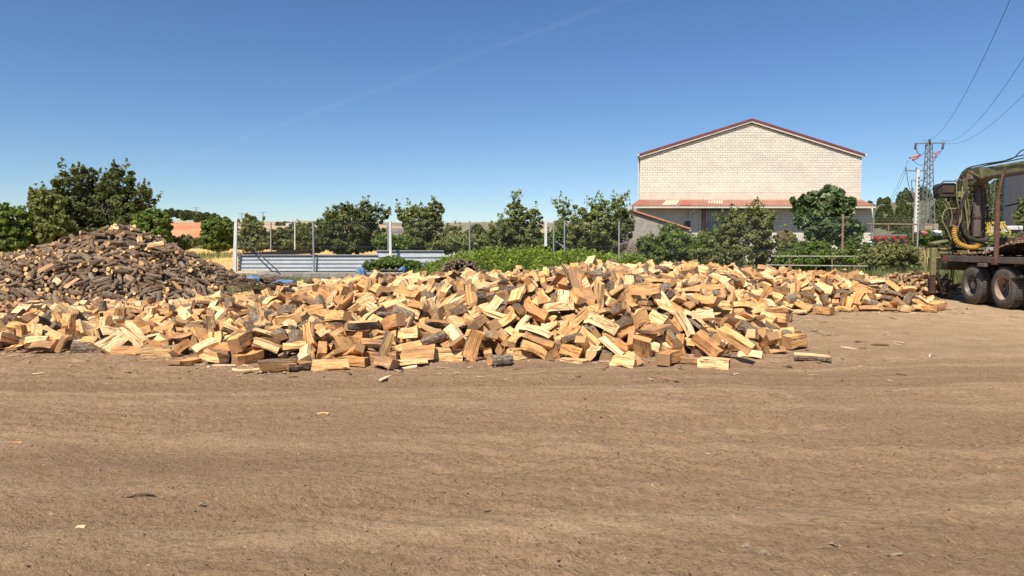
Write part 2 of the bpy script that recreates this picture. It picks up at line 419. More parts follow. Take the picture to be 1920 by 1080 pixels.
for i, (c_, s_, w_) in enumerate(TRACKS):
    d_ = np.abs(yf-track_y(i, xf))/w_; tk_ = np.maximum(tk_, np.clip(1.3-d_, 0, 1)*(.4+.6*vnoise(xf*.4, yf*.4, 60+i))); bm_ = np.maximum(bm_, np.exp(-((d_-1.35)/.18)**2)*vnoise(xf*.9, yf*3, 20+i))
gme = np_mesh('ground', Vg, Fg, [mat_dirt()], attrs={'track': tk_, 'berm': bm_}, smooth=True)
tag(link('ground', gme), kind='structure')

# far rolling land rising to the skyline
def mat_hill():
    m = NT('far_fields'); P = m.n('NewGeometry').outputs['Position']
    v = m.vmath('MULTIPLY', P, (.004, .0075, 0))
    cells = m.vor(v, 1, 'F1', 'Color'); s = m.n('SeparateColor'); m.l(cells, s.inputs[0])
    c = m.ramp(s.outputs[0], [(0, (.40, .28, .17)), (.35, (.52, .38, .23)), (.6, (.36, .27, .17)), (.8, (.15, .15, .08)), (1, (.46, .31, .19))])
    n = m.noise(m.vmath('MULTIPLY', P, (.02, .04, .02)), 1, 6, .65)
    c = m.mix(m.ramp(n, [(.5, 0), (.62, .6)]), c, (.10, .11, .06))
    m.base(c); m.rough(1); return m.m
hx = np.linspace(-1300, 1300, 131); hy = np.concatenate([np.linspace(250, 900, 40), np.linspace(930, 1700, 24)])
HX, HY = np.meshgrid(hx, hy)
def hill_z(x, y):
    base = 1.2+sstep(250, 900, y)*27+sstep(900, 1500, y)*22
    return base*(1-.10*np.clip(x/900, -1, 1))+ (vnoise(x*.006, y*.006, 31)-.5)*9*sstep(260, 600, y)+(vnoise(x*.02, y*.02, 32)-.5)*1.5
Vh = np.stack([HX, HY, hill_z(HX, HY)], -1).reshape(-1, 3); n0 = len(hx)
ii = (np.arange(len(hy)-1)[:, None]*n0+np.arange(n0-1)[None]).ravel()
tag(link('hills', np_mesh('hills', Vh, np.stack([ii, ii+1, ii+1+n0, ii+n0], -1), [mat_hill()], smooth=True)), kind='structure')

def terrain(name, pts_fn, x0, x1, y0, y1, nx, ny, mat, kind='structure', label=None):
    gx = np.linspace(x0, x1, nx); gy = np.linspace(y0, y1, ny); A, B = np.meshgrid(gx, gy)
    V = np.stack([A, B, pts_fn(A, B)], -1).reshape(-1, 3)
    i = (np.arange(ny-1)[:, None]*nx+np.arange(nx-1)[None]).ravel()
    return tag(link(name, np_mesh(name, V, np.stack([i, i+1, i+1+nx, i+nx], -1), [mat], smooth=True)), label=label, kind=kind)
# red earth embankment far left (exposed clay bank), and the tan field above it
def mat_clay():
    m = NT('red_clay'); P = m.n('NewGeometry').outputs['Position']
    n = m.noise(m.vmath('MULTIPLY', P, (.05, .05, .5)), 1, 6, .7)
    c = m.ramp(n, [(.3, (.36, .13, .06)), (.5, (.50, .20, .095)), (.7, (.60, .33, .19))])
    m.base(c); m.rough(1); return m.m
def bank_z(a, b):
    t = (b-305)/26; e = sstep(-168, -160, a)*(1-sstep(-136, -130, a))+.8*sstep(-114, -110, a)*(1-sstep(-99, -95, a))
    return -1+ (1+7.2*0)*0 + e*(sstep(0, .12, t)*7.3+sstep(.2, .62, t)*6.3)*(1+.04*(vnoise(a*.06, b*.1, 7)-.5))*(1-sstep(.86, 1, t)*.5)
terrain('red_earth_bank', bank_z, -235, -65, 300, 335, 90, 40, mat_clay())
def hillr_z(a, b):
    # wooded hillside on the right
    t = sstep(95, 190, b); r = sstep(62, 118, a)
    return .5+t*(3+11.5*r)+(vnoise(a*.06, b*.06, 8)-.5)*2.5*t
mg = simple('hillside_soil', (.13, .13, .07), .95, var=.4, scale=.2)
terrain('wooded_hillside', hillr_z, 40, 320, 95, 300, 80, 60, mg)

# ---------------------------------------------------------------- foliage helpers
def rnd_unit(rng, n):
    v = rng.normal(size=(n, 3)); return v/np.linalg.norm(v, axis=1, keepdims=True)
def leaves(rng, cen, nrm_bias, size, tone, aspect=.55):
    """one rhombus leaf spray per centre"""
    n = len(cen); N = rnd_unit(rng, n)+nrm_bias; N /= np.linalg.norm(N, axis=1, keepdims=True)
    T = rnd_unit(rng, n); T -= N*(T*N).sum(1, keepdims=True); T /= np.linalg.norm(T, axis=1, keepdims=True)
    B = np.cross(N, T); s = (size*rng.uniform(.6, 1.35, n))[:, None]
    V = np.stack([cen-T*s, cen-B*s*aspect+N*s*.15, cen+T*s, cen+B*s*aspect+N*s*.15], 1).reshape(-1, 3)
    F = np.arange(4*n).reshape(n, 4)
    return V, F, np.repeat(tone, 4)
def crown_points(rng, blobs, n, clump=.26, sprigs=0, sprig_len=.8, fill=.12):
    """blobs: (cx, cy, cz, rx, ry, rz); leaves gather in clumps near the blob surfaces, sprigs stick out"""
    vol = np.array([b[3]*b[4]*b[5] for b in blobs])**.67; vol /= vol.sum()
    P = []; T = []; N = []; ctr = []
    for b, w in zip(blobs, vol):
        c = np.array(b[:3]); r = np.array(b[3:])
        k = max(8, int(260*w*(.26/clump)**1.5)); m = int(n*1.25*w*(1-fill)/k)+1
        d = rnd_unit(rng, k); rad = rng.uniform(.55, 1.0, k)**.6
        cc = c+d*r*rad[:, None]*.88
        for j in range(k):
            ctr.append(cc[j]); rr = r.mean()*clump*rng.uniform(.45, 1.05)
            q = rnd_unit(rng, m)*rng.uniform(.25, 1, m)[:, None]**.6*rr*np.array([1, 1, .72])
            P.append(cc[j]+q); T.append(np.clip(rng.normal(.45+rng.normal(0, .13), .22, m), 0, 1)); N.append(q/rr*.8+d[j]*.4)
        m2 = int(n*w*fill)
        q = rnd_unit(rng, m2)*rng.uniform(0, 1, m2)[:, None]**.5
        P.append(c+q*r*.8); T.append(rng.uniform(0, .6, m2)); N.append(q*.5)
    for s in range(sprigs):
        b = blobs[rng.integers(len(blobs))]; c = np.array(b[:3]); r = np.array(b[3:])
        d = rnd_unit(rng, 1)[0]; d[2] = abs(d[2])*1.0+.15; d /= np.linalg.norm(d)
        L = sprig_len*rng.uniform(.3, 1.0); m = int(10+16*L); t = rng.uniform(0, 1, m)
        up = d*.6+np.array([0, 0, .8]); up /= np.linalg.norm(up)
        q = c+d*r*.92+np.outer(t*L, up)+rng.normal(0, .05+.10*L, (m, 3))*(1.2-t)[:, None]
        P.append(q); T.append(np.clip(rng.normal(.6, .2, m), 0, 1)); N.append(np.tile(up*.3, (m, 1)))
    return np.concatenate(P), np.concatenate(T), np.concatenate(N), np.array(ctr)
def plant(name, label, cat, x, y, blobs, n, leaf, mat, seed, trunk=.15, clump=.26, sprigs=0, sprig_len=.8, group=None, tmat='trunk', limbs=14, dz=0, extra=None, aspect=.55):
    rng = np.random.default_rng(seed); z = Gs(x, y)+dz
    t = thing(name, label, cat, (x, y, z), group)
    P, T, N, ctr = crown_points(rng, blobs, n, clump, sprigs, sprig_len)
    N = N+np.array([0, 0, .55])
    keep = P[:, 2] > .03; P, T, N = P[keep], T[keep], N[keep]
    V, F, tn = leaves(rng, P, N, leaf, T, aspect)
    mats = [M[mat]]; mi = None
    if extra:
        mats.append(M[extra[0]]); mi = (rng.uniform(size=len(F)) < extra[1]).astype(int)
    link('crown' if trunk > .05 else 'foliage', np_mesh(name+'_crown', V, F, mats, mi, {'tone': tn}), t)
    b = MB(); zc = np.mean([q[2] for q in blobs]); top = max(q[2]+q[5]*.5 for q in blobs)
    xm = np.mean([q[0] for q in blobs]); ym = np.mean([q[1] for q in blobs])
    h = zc*.75
    if trunk > .05:
        b.tube([(0, 0, -.1), (xm*.15+.04, ym*.15, h*.5), (xm*.4, ym*.4, h)], [trunk*1.25, trunk, trunk*.75], 9)
    else: h = .1
    pick = rng.permutation(len(ctr))[:limbs]
    for j in pick:
        e = ctr[j]; s = Vector((xm*.4, ym*.4, h*rng.uniform(.55, 1))) if trunk > .05 else Vector((e[0]*.3+rng.normal(0, .1), e[1]*.3, 0))
        e = Vector(e); mid = s.lerp(e, .5)+Vector((0, 0, .12*(e-s).length*rng.uniform(-.3, 1)))
        r0 = max(trunk*.45, .018)
        b.tube([s, mid, e], [r0, r0*.6, r0*.2], 5, cap=False)
    o = link('trunk' if trunk > .05 else 'stems', b.mesh('trunk', M[tmat], (0, 0, 0), True), t)
    return t
def px_plant(name, label, cat, px, D, blobs_px, base_py=None, **kw):
    """blobs given in photo pixels (x, y, rx, ry), turned into metres at distance D"""
    x = (px-960)/FPX*D; s = D/FPX; z0 = Gs(x, D)+kw.get('dz', 0)
    B = []
    for (bx, by, rx, ry) in blobs_px:
        cz = at(bx, by, D)[2]-z0
        B.append(((bx-px)*s, (rng0.uniform(-.2, .2))*rx*s, cz, rx*s, max(rx, ry)*s*.9, ry*s))
    return plant(name, label, cat, x, D, B, **kw)
rng0 = np.random.default_rng(3)

def blades(name, pos, h, w, mat, seed, lean=.35, kind='stuff', label=None, cat=None, tone=None):
    rng = np.random.default_rng(seed); n = len(pos)
    a = rng.uniform(0, 2*math.pi, n); d = np.stack([np.cos(a), np.sin(a), np.zeros(n)], 1)
    H = h*rng.uniform(.5, 1.3, n) if np.isscalar(h) else h*rng.uniform(.6, 1.25, n)
    le = rnd_unit(rng, n)*lean*H[:, None]; le[:, 2] = 0
    p0 = pos-d*w/2; p1 = pos+d*w/2; m1 = pos+le*.35+np.array([0, 0, 1])*H[:, None]*.55
    tip = pos+le+np.array([0, 0, 1])*H[:, None]*(.92)
    V = np.stack([p0, p1, m1+d*w*.4, tip, m1-d*w*.4], 1).reshape(-1, 3)
    b = np.arange(n)[:, None]*5
    F = np.concatenate([b+np.array([[0, 1, 2, 4]]), b+np.array([[4, 2, 3, 3]])], 1).reshape(-1, 4)
    F4 = F.reshape(-1, 4); q = F4[0::2]; t = F4[1::2][:, :3]
    # triangles only (keeps one loop size)
    T3 = np.concatenate([q[:, [0, 1, 2]], q[:, [0, 2, 3]], t])
    tn = np.repeat(np.clip(rng.normal(.5, .25, n) if tone is None else tone, 0, 1), 5)
    return tag(link(name, np_mesh(name, V, T3, [M[mat]], None, {'tone': tn})), label=label, cat=cat, kind=kind)
def scatter(rng, n, x0, x1, y0, y1, fn=None):
    x = rng.uniform(x0, x1, n); y = rng.uniform(y0, y1, n)
    if fn is not None:
        k = fn(x, y) > rng.uniform(size=n); x, y = x[k], y[k]
    return np.stack([x, y, G(x, y)], 1)

# ---------------------------------------------------------------- wheat field (left, beyond the fence line)
rng = np.random.default_rng(8)
def wheat_top(a, b): return G(a, b)+.30*sstep(33.2, 34.0, b)*sstep(-200, -190, a)+(vnoise(a*.9, b*.5, 4)-.5)*.10
wm_ = simple('wheat_stand', (.66, .44, .17), .95, var=.25, scale=3, bump=.5)
terrain('wheat_field', wheat_top, -75, -12.5, 33.2, 106, 300, 200, wm_)
def wf(a, b): return np.clip((112-b)/80, .12, 1)**1.5
pw = scatter(rng, 42000, -40, -12.6, 33.2, 100, wf); pw[:, 2] += .12
blades('wheat_ears', pw, .42, .035, 'wheat', 5, .25)

# ---------------------------------------------------------------- trees and shrubs
def tree_left():
    px_plant('walnut_tree', 'tall dark broad-crowned tree rising behind the heap of brown logs', 'tree', 190, 66,
        [(150, 345, 46, 34), (225, 345, 38, 40), (190, 390, 85, 45), (115, 380, 40, 34), (262, 365, 34, 26), (225, 322, 15, 18), (170, 326, 26, 16), (285, 378, 16, 14), (130, 425, 55, 40), (235, 425, 50, 40), (190, 450, 110, 26)],
        n=46000, leaf=.165, mat='leaf_dark', seed=11, trunk=.42, clump=.20, sprigs=46, sprig_len=1.0, limbs=40)
tree_left()
TG = 'trees beyond the wheat field'
px_plant('field_tree', 'pale olive tree standing against the left flank of the tall dark tree', 'tree', 92, 60, [(92, 385, 34, 30), (78, 415, 30, 32), (105, 430, 40, 38), (70, 375, 14, 14)], n=9000, leaf=.19, mat='leaf_olive', seed=12, trunk=.22, clump=.22, sprigs=24, sprig_len=.9, group=TG, limbs=18)
px_plant('field_tree', 'green tree cut off by the left edge of the photo', 'tree', 12, 58, [(10, 408, 44, 30), (-20, 420, 50, 42), (20, 440, 36, 30), (10, 458, 50, 16)], n=11000, leaf=.17, mat='leaf_mid', seed=13, trunk=.25, clump=.22, sprigs=8, group=TG, limbs=18)
px_plant('field_tree', 'bright green rounded tree at the right foot of the tall dark tree', 'tree', 295, 60, [(290, 420, 38, 30), (300, 440, 32, 28), (270, 450, 35, 24)], n=9000, leaf=.17, mat='leaf_mid', seed=14, trunk=.2, clump=.22, sprigs=6, group=TG, limbs=14)
px_plant('field_tree', 'round fresh green tree at the edge of the wheat left of the white fence post', 'tree', 410, 72, [(410, 430, 33, 24), (400, 448, 30, 22), (422, 440, 26, 26), (410, 460, 32, 12)], n=10000, leaf=.18, mat='leaf_mid', seed=15, trunk=.22, clump=.2, group=TG, limbs=14)
px_plant('field_tree', 'conical olive tree just right of the white fence post above the wheat', 'tree', 474, 76, [(474, 428, 26, 24), (478, 448, 32, 22), (468, 412, 12, 10), (476, 460, 34, 12)], n=8000, leaf=.18, mat='leaf_olive', seed=16, trunk=.2, clump=.2, sprigs=8, group=TG, limbs=14)
px_plant('field_tree', 'low dark green tree behind the two thin fence posts of the far field', 'tree', 535, 78, [(530, 445, 34, 20), (560, 440, 26, 24), (540, 458, 44, 14)], n=7000, leaf=.18, mat='leaf_dark', seed=17, trunk=.18, clump=.2, group=TG, limbs=12)
px_plant('scrub_bush', 'grey green scrub between the left trees and the brown log heap', 'bush', 345, 62, [(345, 455, 26, 16), (60, 452, 50, 16)], n=4500, leaf=.16, mat='leaf_olive', seed=18, trunk=.03, clump=.25, limbs=8)
OG = 'orchard trees behind the corrugated sheets'
px_plant('orchard_tree', 'widest dark orchard tree with a spiky top behind the lower corrugated sheet', 'tree', 655, 41, [(655, 425, 62, 38), (600, 440, 40, 30), (680, 395, 30, 18), (712, 405, 20, 16), (640, 392, 16, 12), (625, 415, 26, 22), (590, 455, 34, 22), (650, 458, 60, 22), (705, 450, 30, 26)], n=30000, leaf=.085, mat='leaf_dark', seed=21, trunk=.14, clump=.2, sprigs=40, sprig_len=.55, group=OG, limbs=26)
px_plant('orchard_tree', 'bushy orchard tree just right of the second white post', 'tree', 790, 41, [(790, 420, 44, 38), (760, 400, 20, 16), (815, 395, 22, 18), (840, 445, 34, 24), (870, 452, 20, 14), (780, 455, 44, 22), (825, 460, 40, 18)], n=22000, leaf=.085, mat='leaf_olive', seed=22, trunk=.13, clump=.2, sprigs=34, sprig_len=.6, group=OG, limbs=22)
px_plant('orchard_tree', 'slender pointed tree left of the third white post', 'tree', 968, 36, [(968, 405, 22, 30), (1000, 410, 20, 22), (950, 435, 40, 28), (985, 435, 36, 24), (968, 380, 9, 12), (935, 452, 34, 18), (985, 458, 44, 18)], n=16000, leaf=.07, mat='leaf_olive', seed=23, trunk=.1, clump=.2, sprigs=30, sprig_len=.55, group=OG, limbs=20)
px_plant('orchard_tree', 'wide feathery ash thicket between the third white post and the warehouse', 'tree', 1115, 37, [(1080, 415, 42, 34), (1140, 410, 44, 38), (1110, 440, 60, 34), (1165, 430, 28, 34), (1055, 390, 14, 16), (1120, 385, 18, 14), (1160, 378, 14, 12), (1070, 460, 40, 20), (1130, 465, 55, 22)], n=30000, leaf=.07, mat='leaf_olive', seed=24, trunk=.1, clump=.19, sprigs=60, sprig_len=.6, group=OG, limbs=30)
px_plant('scrub_bush', 'low light green scrub filling the gap left of the second white post', 'bush', 735, 39, [(725, 455, 26, 18), (750, 460, 24, 16)], n=4500, leaf=.08, mat='leaf_mid', seed=35, trunk=.03, clump=.22, sprigs=14, sprig_len=.4, limbs=8)
px_plant('scrub_bush', 'low scrub under the thin post of the middle fence bay', 'bush', 880, 37, [(865, 458, 34, 16), (905, 456, 34, 18)], n=5500, leaf=.075, mat='leaf_olive', seed=36, trunk=.03, clump=.22, sprigs=20, sprig_len=.4, limbs=8)
px_plant('scrub_bush', 'light scrub around the foot of the third white post', 'bush', 1030, 36, [(1025, 455, 26, 22), (1045, 445, 18, 20)], n=5000, leaf=.07, mat='leaf_mid', seed=37, trunk=.03, clump=.22, sprigs=16, sprig_len=.4, limbs=8)
px_plant('scrub_bush', 'green scrub below the white downpipe of the lean-to', 'bush', 1325, 33, [(1318, 462, 22, 24), (1340, 450, 18, 22)], n=5000, leaf=.065, mat='leaf_mid', seed=38, trunk=.03, clump=.22, sprigs=16, sprig_len=.35, limbs=8)
px_plant('distant_tree', 'dark round tree far behind the thin post of the middle fence bay', 'tree', 895, 130, [(893, 432, 14, 12), (880, 442, 14, 10), (907, 438, 10, 10)], n=2500, leaf=.34, mat='leaf_dark', seed=25, trunk=.3, clump=.3, limbs=6)
BG = 'bushes along the right stretch of fence'
px_plant('hedge_bush', 'rounded dense green bush below the small tiled shed', 'bush', 1262, 31, [(1262, 462, 46, 34), (1255, 432, 20, 18), (1230, 485, 36, 26), (1300, 480, 36, 28), (1215, 460, 26, 26), (1190, 490, 26, 20)], n=19000, leaf=.065, mat='leaf_mid', seed=26, trunk=.04, clump=.2, sprigs=14, sprig_len=.3, group=BG, limbs=20)
px_plant('hedge_bush', 'tallest tangled bush in front of the ribbed metal door', 'bush', 1400, 30.5, [(1400, 440, 60, 44), (1365, 430, 30, 28), (1425, 415, 32, 24), (1380, 480, 55, 26), (1345, 462, 30, 34), (1320, 488, 46, 24), (1450, 480, 40, 30), (1470, 455, 24, 30), (1410, 395, 14, 16), (1372, 405, 12, 14)], n=30000, leaf=.065, mat='leaf_olive', seed=27, trunk=.04, clump=.2, sprigs=44, sprig_len=.4, group=BG, limbs=26, extra=('dry_twig', .04))
px_plant('fig_tree', 'dark large-leaved fig tree covering the right corner of the warehouse', 'tree', 1550, 40, [(1545, 385, 44, 28), (1520, 405, 34, 30), (1580, 390, 26, 24), (1550, 430, 52, 30), (1588, 440, 30, 24), (1555, 360, 22, 12), (1500, 390, 16, 14)], n=7500, leaf=.22, mat='leaf_fig', seed=28, trunk=.16, clump=.24, sprigs=12, sprig_len=.5, limbs=24, aspect=.8, extra=('leaf_rust', .025))
px_plant('nettle_clump', 'tall weeds left of the truck crane against the fence', 'bush', 1680, 27, [(1680, 480, 44, 26), (1640, 492, 34, 22), (1705, 500, 22, 30)], n=9000, leaf=.055, mat='leaf_olive', seed=29, trunk=.03, clump=.2, sprigs=50, sprig_len=.35, limbs=14, extra=('dry_twig', .08))
px_plant('low_shrub', 'dark low shrub behind the white rails', 'bush', 1530, 29.5, [(1500, 486, 60, 20), (1570, 486, 60, 20), (1600, 468, 34, 20), (1520, 466, 40, 16)], n=16000, leaf=.06, mat='leaf_mid', seed=30, trunk=.03, clump=.2, sprigs=20, sprig_len=.3, limbs=14)
px_plant('garden_shrub', 'small fresh green shrub beside the base of the lattice pylon', 'bush', 1747, 33, [(1747, 442, 22, 12), (1735, 450, 16, 10)], n=3500, leaf=.08, mat='leaf_mid', seed=31, trunk=.03, clump=.25, limbs=6)
px_plant('yard_tree', 'green tree half hidden by the right edge of the photo beside the dark shed', 'tree', 1915, 33, [(1922, 395, 16, 26), (1912, 412, 12, 12), (1935, 400, 20, 34)], n=4500, leaf=.09, mat='leaf_olive', seed=32, trunk=.1, clump=.25, sprigs=8, sprig_len=.3, limbs=8)
px_plant('weed_clump', 'pale weeds in front of the yellow header behind the truck bed', 'bush', 1868, 37, [(1850, 452, 26, 10), (1890, 450, 26, 12)], n=3500, leaf=.08, mat='leaf_olive', seed=34, trunk=.03, clump=.25, sprigs=10, sprig_len=.3, limbs=6)
# dry vines below the tiled shed
rd = np.random.default_rng(40); t = thing('dry_vine', 'bare brown dead vine tangle between the ash thicket and the green bush', 'plant', (at(1205, 440, 34)[0], 34, Gs(6.5, 34)))
b = MB()
for k in range(150):
    x0 = rd.uniform(-.8, .9); z = rd.uniform(.2, 1.5)
    b.tube([(x0, rd.uniform(-.3, .3), z*.2), (x0+rd.normal(0, .12), rd.uniform(-.3, .3), z), (x0+rd.normal(0, .35), rd.uniform(-.4, .4), z+rd.uniform(.1, .7)), (x0+rd.normal(0, .5), rd.uniform(-.4, .4), z+rd.uniform(-.2, .6))], .009, 3, cap=False)
M['vine'] = simple('dead_vine', (.26, .155, .10), .9, var=.3)
link('stems', b.mesh('stems', M['vine']), t)['kind'] = 'stuff'

# bramble thicket: leafy mass over a mound, nobody could count it
rb = np.random.default_rng(41)
def bramble_h(x, y):
    a = sstep(-6.2, -3.6, x)*(1-sstep(5.6, 8.2, x))
    ridge = np.interp(x, [-6.2, -4.6, -3.4, -2.2, -1, .5, 2.5, 5, 8], [.3, .55, .95, 1.35, 1.6, 1.6, 1.5, 1.3, .9])
    prof = sstep(25.8, 29.6, y)*(1-sstep(33.0, 34.2, y))
    return .74*a*ridge*prof*(.62+.42*vnoise(x*1.0, y*1.3, 51)+.34*vnoise(x*2.6, y*2.6, 52)+.16*vnoise(x*6, y*6, 54))
n = 88000; bx = rb.uniform(-6.2, 8.2, n); by = 25.8+8.0*rb.uniform(0, 1, n)**1.15; hb = bramble_h(bx, by); k = hb > .06; bx, by, hb = bx[k], by[k], hb[k]
P = np.stack([bx, by, G(bx, by)+hb*(1-rb.uniform(0, 1, len(bx))**1.6*.6)+rb.exponential(.035, len(bx))+.02], 1)
V, F, tn = leaves(rb, P, np.tile([0, -.2, .6], (len(P), 1)), .058, np.clip(vnoise(bx*3.1, by*3.1, 53)*.7+rb.normal(.12, .2, len(P)), 0, 1), .7)
px_plant('small_bramble', 'small bramble bush at the foot of the second white post', 'bush', 730, 29.5, [(700, 497, 24, 12), (735, 492, 30, 14), (770, 498, 26, 12)], n=6000, leaf=.055, mat='leaf_mid', seed=33, trunk=.03, clump=.2, limbs=8)
tag(link('bramble_thicket', np_mesh('bramble_thicket', V, F, [M['leaf_bright']], None, {'tone': tn})), kind='stuff')
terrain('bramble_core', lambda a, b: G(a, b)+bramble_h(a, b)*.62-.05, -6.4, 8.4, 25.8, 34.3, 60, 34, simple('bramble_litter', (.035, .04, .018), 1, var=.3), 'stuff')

# grasses and weeds
rg = np.random.default_rng(42)
def gmask(x, y):
    e = 24.2+1.0*vnoise(x*.4, y*.1, 61)+np.where(x < 3, 1.6, 0)
    return sstep(0, 1.4, y-e)*(.35+.65*vnoise(x*.5, y*.5, 62))
pg = scatter(rg, 60000, 5.5, 22, 23.5, 33, gmask)
blades('tall_grass', pg, .34, .022, 'grass', 43, .45)
pg = scatter(rg, 9000, 7, 22, 24, 31, lambda x, y: gmask(x, y)*.7*(vnoise(x*.9, y*.9, 63) > .5))
blades('dry_tall_grass', pg, .62, .018, 'dry_grass', 44, .3)
pg = scatter(rg, 15000, 13, 17.5, 24.5, 31, lambda x, y: gmask(x, y)*.9)
blades('weeds', pg, .8, .03, 'grass', 45, .3)
pg = scatter(rg, 22000, -40, -8.5, 26.5, 33.5, lambda x, y: .7*((x < -12.7) | (y < 29.2))*sstep(26.5, 28, y)*np.clip(1.3-np.abs(y-31)/4, 0, 1))
blades('verge_grass', pg, .34, .025, 'grass', 46, .4)
pg = scatter(rg, 9000, -11.5, -8.6, 21.5, 30, lambda x, y: .9*(vnoise(x, y, 66) > .35))
blades('weeds_by_logs', pg, .33, .022, 'grass', 47, .5)
pg = scatter(rg, 5000, -8.5, -2, 24.5, 29, lambda x, y: .8*(vnoise(x, y, 67) > .45))
blades('weeds_by_brushwood', pg, .35, .02, 'grass', 48, .5)
pg = scatter(rg, 15000, -75, -26, 40, 62, None)
blades('meadow_grass', pg, .6, .06, 'dry_grass', 49, .3)
pg = scatter(rg, 14000, -75, -24, 46, 66, None)
blades('meadow_weeds', pg, .8, .08, 'grass', 50, .3)

pg = scatter(rg, 2600, -4.5, 8, 27.5, 31.5, None); pg[:, 2] += bramble_h(pg[:, 0], pg[:, 1])*.8
blades('bramble_weeds', pg, .42, .022, 'grass', 83, .35)
pg = scatter(rg, 7000, 1.5, 8, 24.6, 27.5, None)
blades('foot_grass', pg, .3, .02, 'grass', 84, .4)
# wooded knoll far left, seen as one mass
rk = np.random.default_rng(70)
def wood_mass(name, px0, px1, D, tops, n, leaf, mat, seed, depth=30, dens=1.0):
    r = np.random.default_rng(seed); x0 = (px0-960)/FPX*D; x1 = (px1-960)/FPX*D
    P = []
    k = int(60*dens)
    for j in range(k):
        u = r.uniform(); X0 = x0+(x1-x0)*u; Yd = D+r.uniform(0, depth); top = np.interp(u, np.linspace(0, 1, len(tops)), tops); zt = at(0, top, D)[2]
        zz = zt-r.uniform(0, .35)**1.0*abs(x1-x0)*.12; rr = abs(x1-x0)/22*r.uniform(.7, 1.3)
        q = rnd_unit(r, n//k); q[:, 2] = np.abs(q[:, 2])*1.3-.5
        P.append(np.array([X0, Yd, zz-rr])+q*rr*r.uniform(.8, 1, n//k)[:, None])
        q2 = rnd_unit(r, n//k//2); P.append(np.array([X0, Yd, zz-2.2*rr])+q2*rr*1.3)
    P = np.concatenate(P)
    V, F, tn = leaves(r, P, np.tile([0, -.2, .8], (len(P), 1)), leaf, np.clip(r.normal(.4, .2, len(P)), 0, 1), .8)
    return tag(link(name, np_mesh(name, V, F, [M[mat]], None, {'tone': tn})), kind='stuff')
wood_mass('distant_wood', 296, 372, 420, [393, 390, 391, 395, 400, 409], 16000, .95, 'pine', 71, 60)
wood_mass('distant_scrub', 500, 560, 640, [415, 414, 416, 417], 5000, 1.2, 'pine', 72, 60, .7)
wood_mass('distant_hedge', 300, 470, 250, [446, 444, 446, 450], 9000, .5, 'leaf_dark', 73, 15)
wood_mass('distant_orchard', 560, 1190, 240, [440, 436, 442, 434, 440, 436, 440], 22000, .5, 'leaf_olive', 74, 15)
# pines on the right hillside: each its own tree
rp = np.random.default_rng(80)
def pine_proto(seed, h):
    r = np.random.default_rng(seed); P = []; T = []; n = 0
    for k in range(26):
        t = .12+.86*k/25; R0 = h*.27*max(0, 1-t**2.2)**.6*r.uniform(.75, 1.15)+.1
        m = int(46*(1-t*.6)+14); a = r.uniform(0, 2*math.pi, m); q = R0*r.uniform(.3, 1, m)**.5
        P.append(np.stack([q*np.cos(a), q*np.sin(a), h*t-q*.25+r.normal(0, h*.012, m)], 1)); T.append(np.clip(r.normal(.45, .2, m), 0, 1))
    P = np.concatenate(P); T = np.concatenate(T)
    V, F, tn = leaves(r, P, np.tile([0, 0, .8], (len(P), 1)), h*.045, T, .6)
    cr = np_mesh('pine_crown', V, F, [M['pine']], None, {'tone': tn})
    b = MB().tube([(0, 0, -.6), (0, 0, h*.9)], [h*.022, h*.006], 6)
    return cr, b.mesh('pine_trunk', M['trunk'])
protos = [pine_proto(s, 6.5) for s in (1, 2, 3, 4)]
spots = []
for k in range(330):
    x = rp.uniform(50, 150); y = rp.uniform(104, 200); u = x/y
    if .50 < u < .80: spots.append((y, x))
spots.sort(); n_p = len(spots)
pzones = [(0, 1690, 'left of the concrete pole'), (1690, 1735, 'behind the concrete pole'), (1735, 1775, 'behind the lattice pylon'), (1775, 1850, 'behind the crane'), (1850, 1880, 'between crane and stake'), (1880, 3000, 'behind the grey shed')]
ptrees = {}
for k, (y, x) in enumerate(spots):
    cr, tr = protos[k % 4]; z = float(hillr_z(np.array([x]), np.array([y]))[0])
    t = thing('pine_tree', None, 'tree', (x, y, z-.1), 'pines on the right hillside')
    s = rp.uniform(.5, .9)*(.5+.5*min(1, max(0, (x/y-.50)/.14))); w_ = rp.uniform(1.2, 1.8); t.scale = (s*w_, s*w_, s*rp.uniform(.7, 1.1)); t.rotation_euler.z = rp.uniform(0, 6)
    link('crown', cr, t); link('trunk', tr, t)
    px = 960+FPX*x/y
    zn = [n_ for a, c, n_ in pzones if a <= px < c][0]; row = 'lowest row' if y < 125 else ('middle slope' if y < 155 else 'skyline row')
    wd = 'broad dark pine' if w_ > 1.5 else 'narrow dark pine'
    ptrees.setdefault((wd, row, zn), []).append((px, t))
onum = ['first', 'second', 'third', 'fourth', 'fifth', 'sixth', 'seventh', 'eighth', 'ninth', 'tenth', 'eleventh', 'twelfth', 'thirteenth', 'fourteenth', 'fifteenth', 'sixteenth', 'seventeenth', 'eighteenth']
for (wd, row, zn), L_ in ptrees.items():
    L_.sort(key=lambda q: q[0])
    for i, (px, t) in enumerate(L_):
        t['label'] = f'{wd}, {row}, {zn}' + (f', {onum[i] if i < 18 else "last"} from left' if len(L_) > 1 else '')
pg = scatter(rg, 9000, 24, 60, 45, 95, None); blades('far_dry_grass', pg, .8, .1, 'dry_grass', 81, .3)
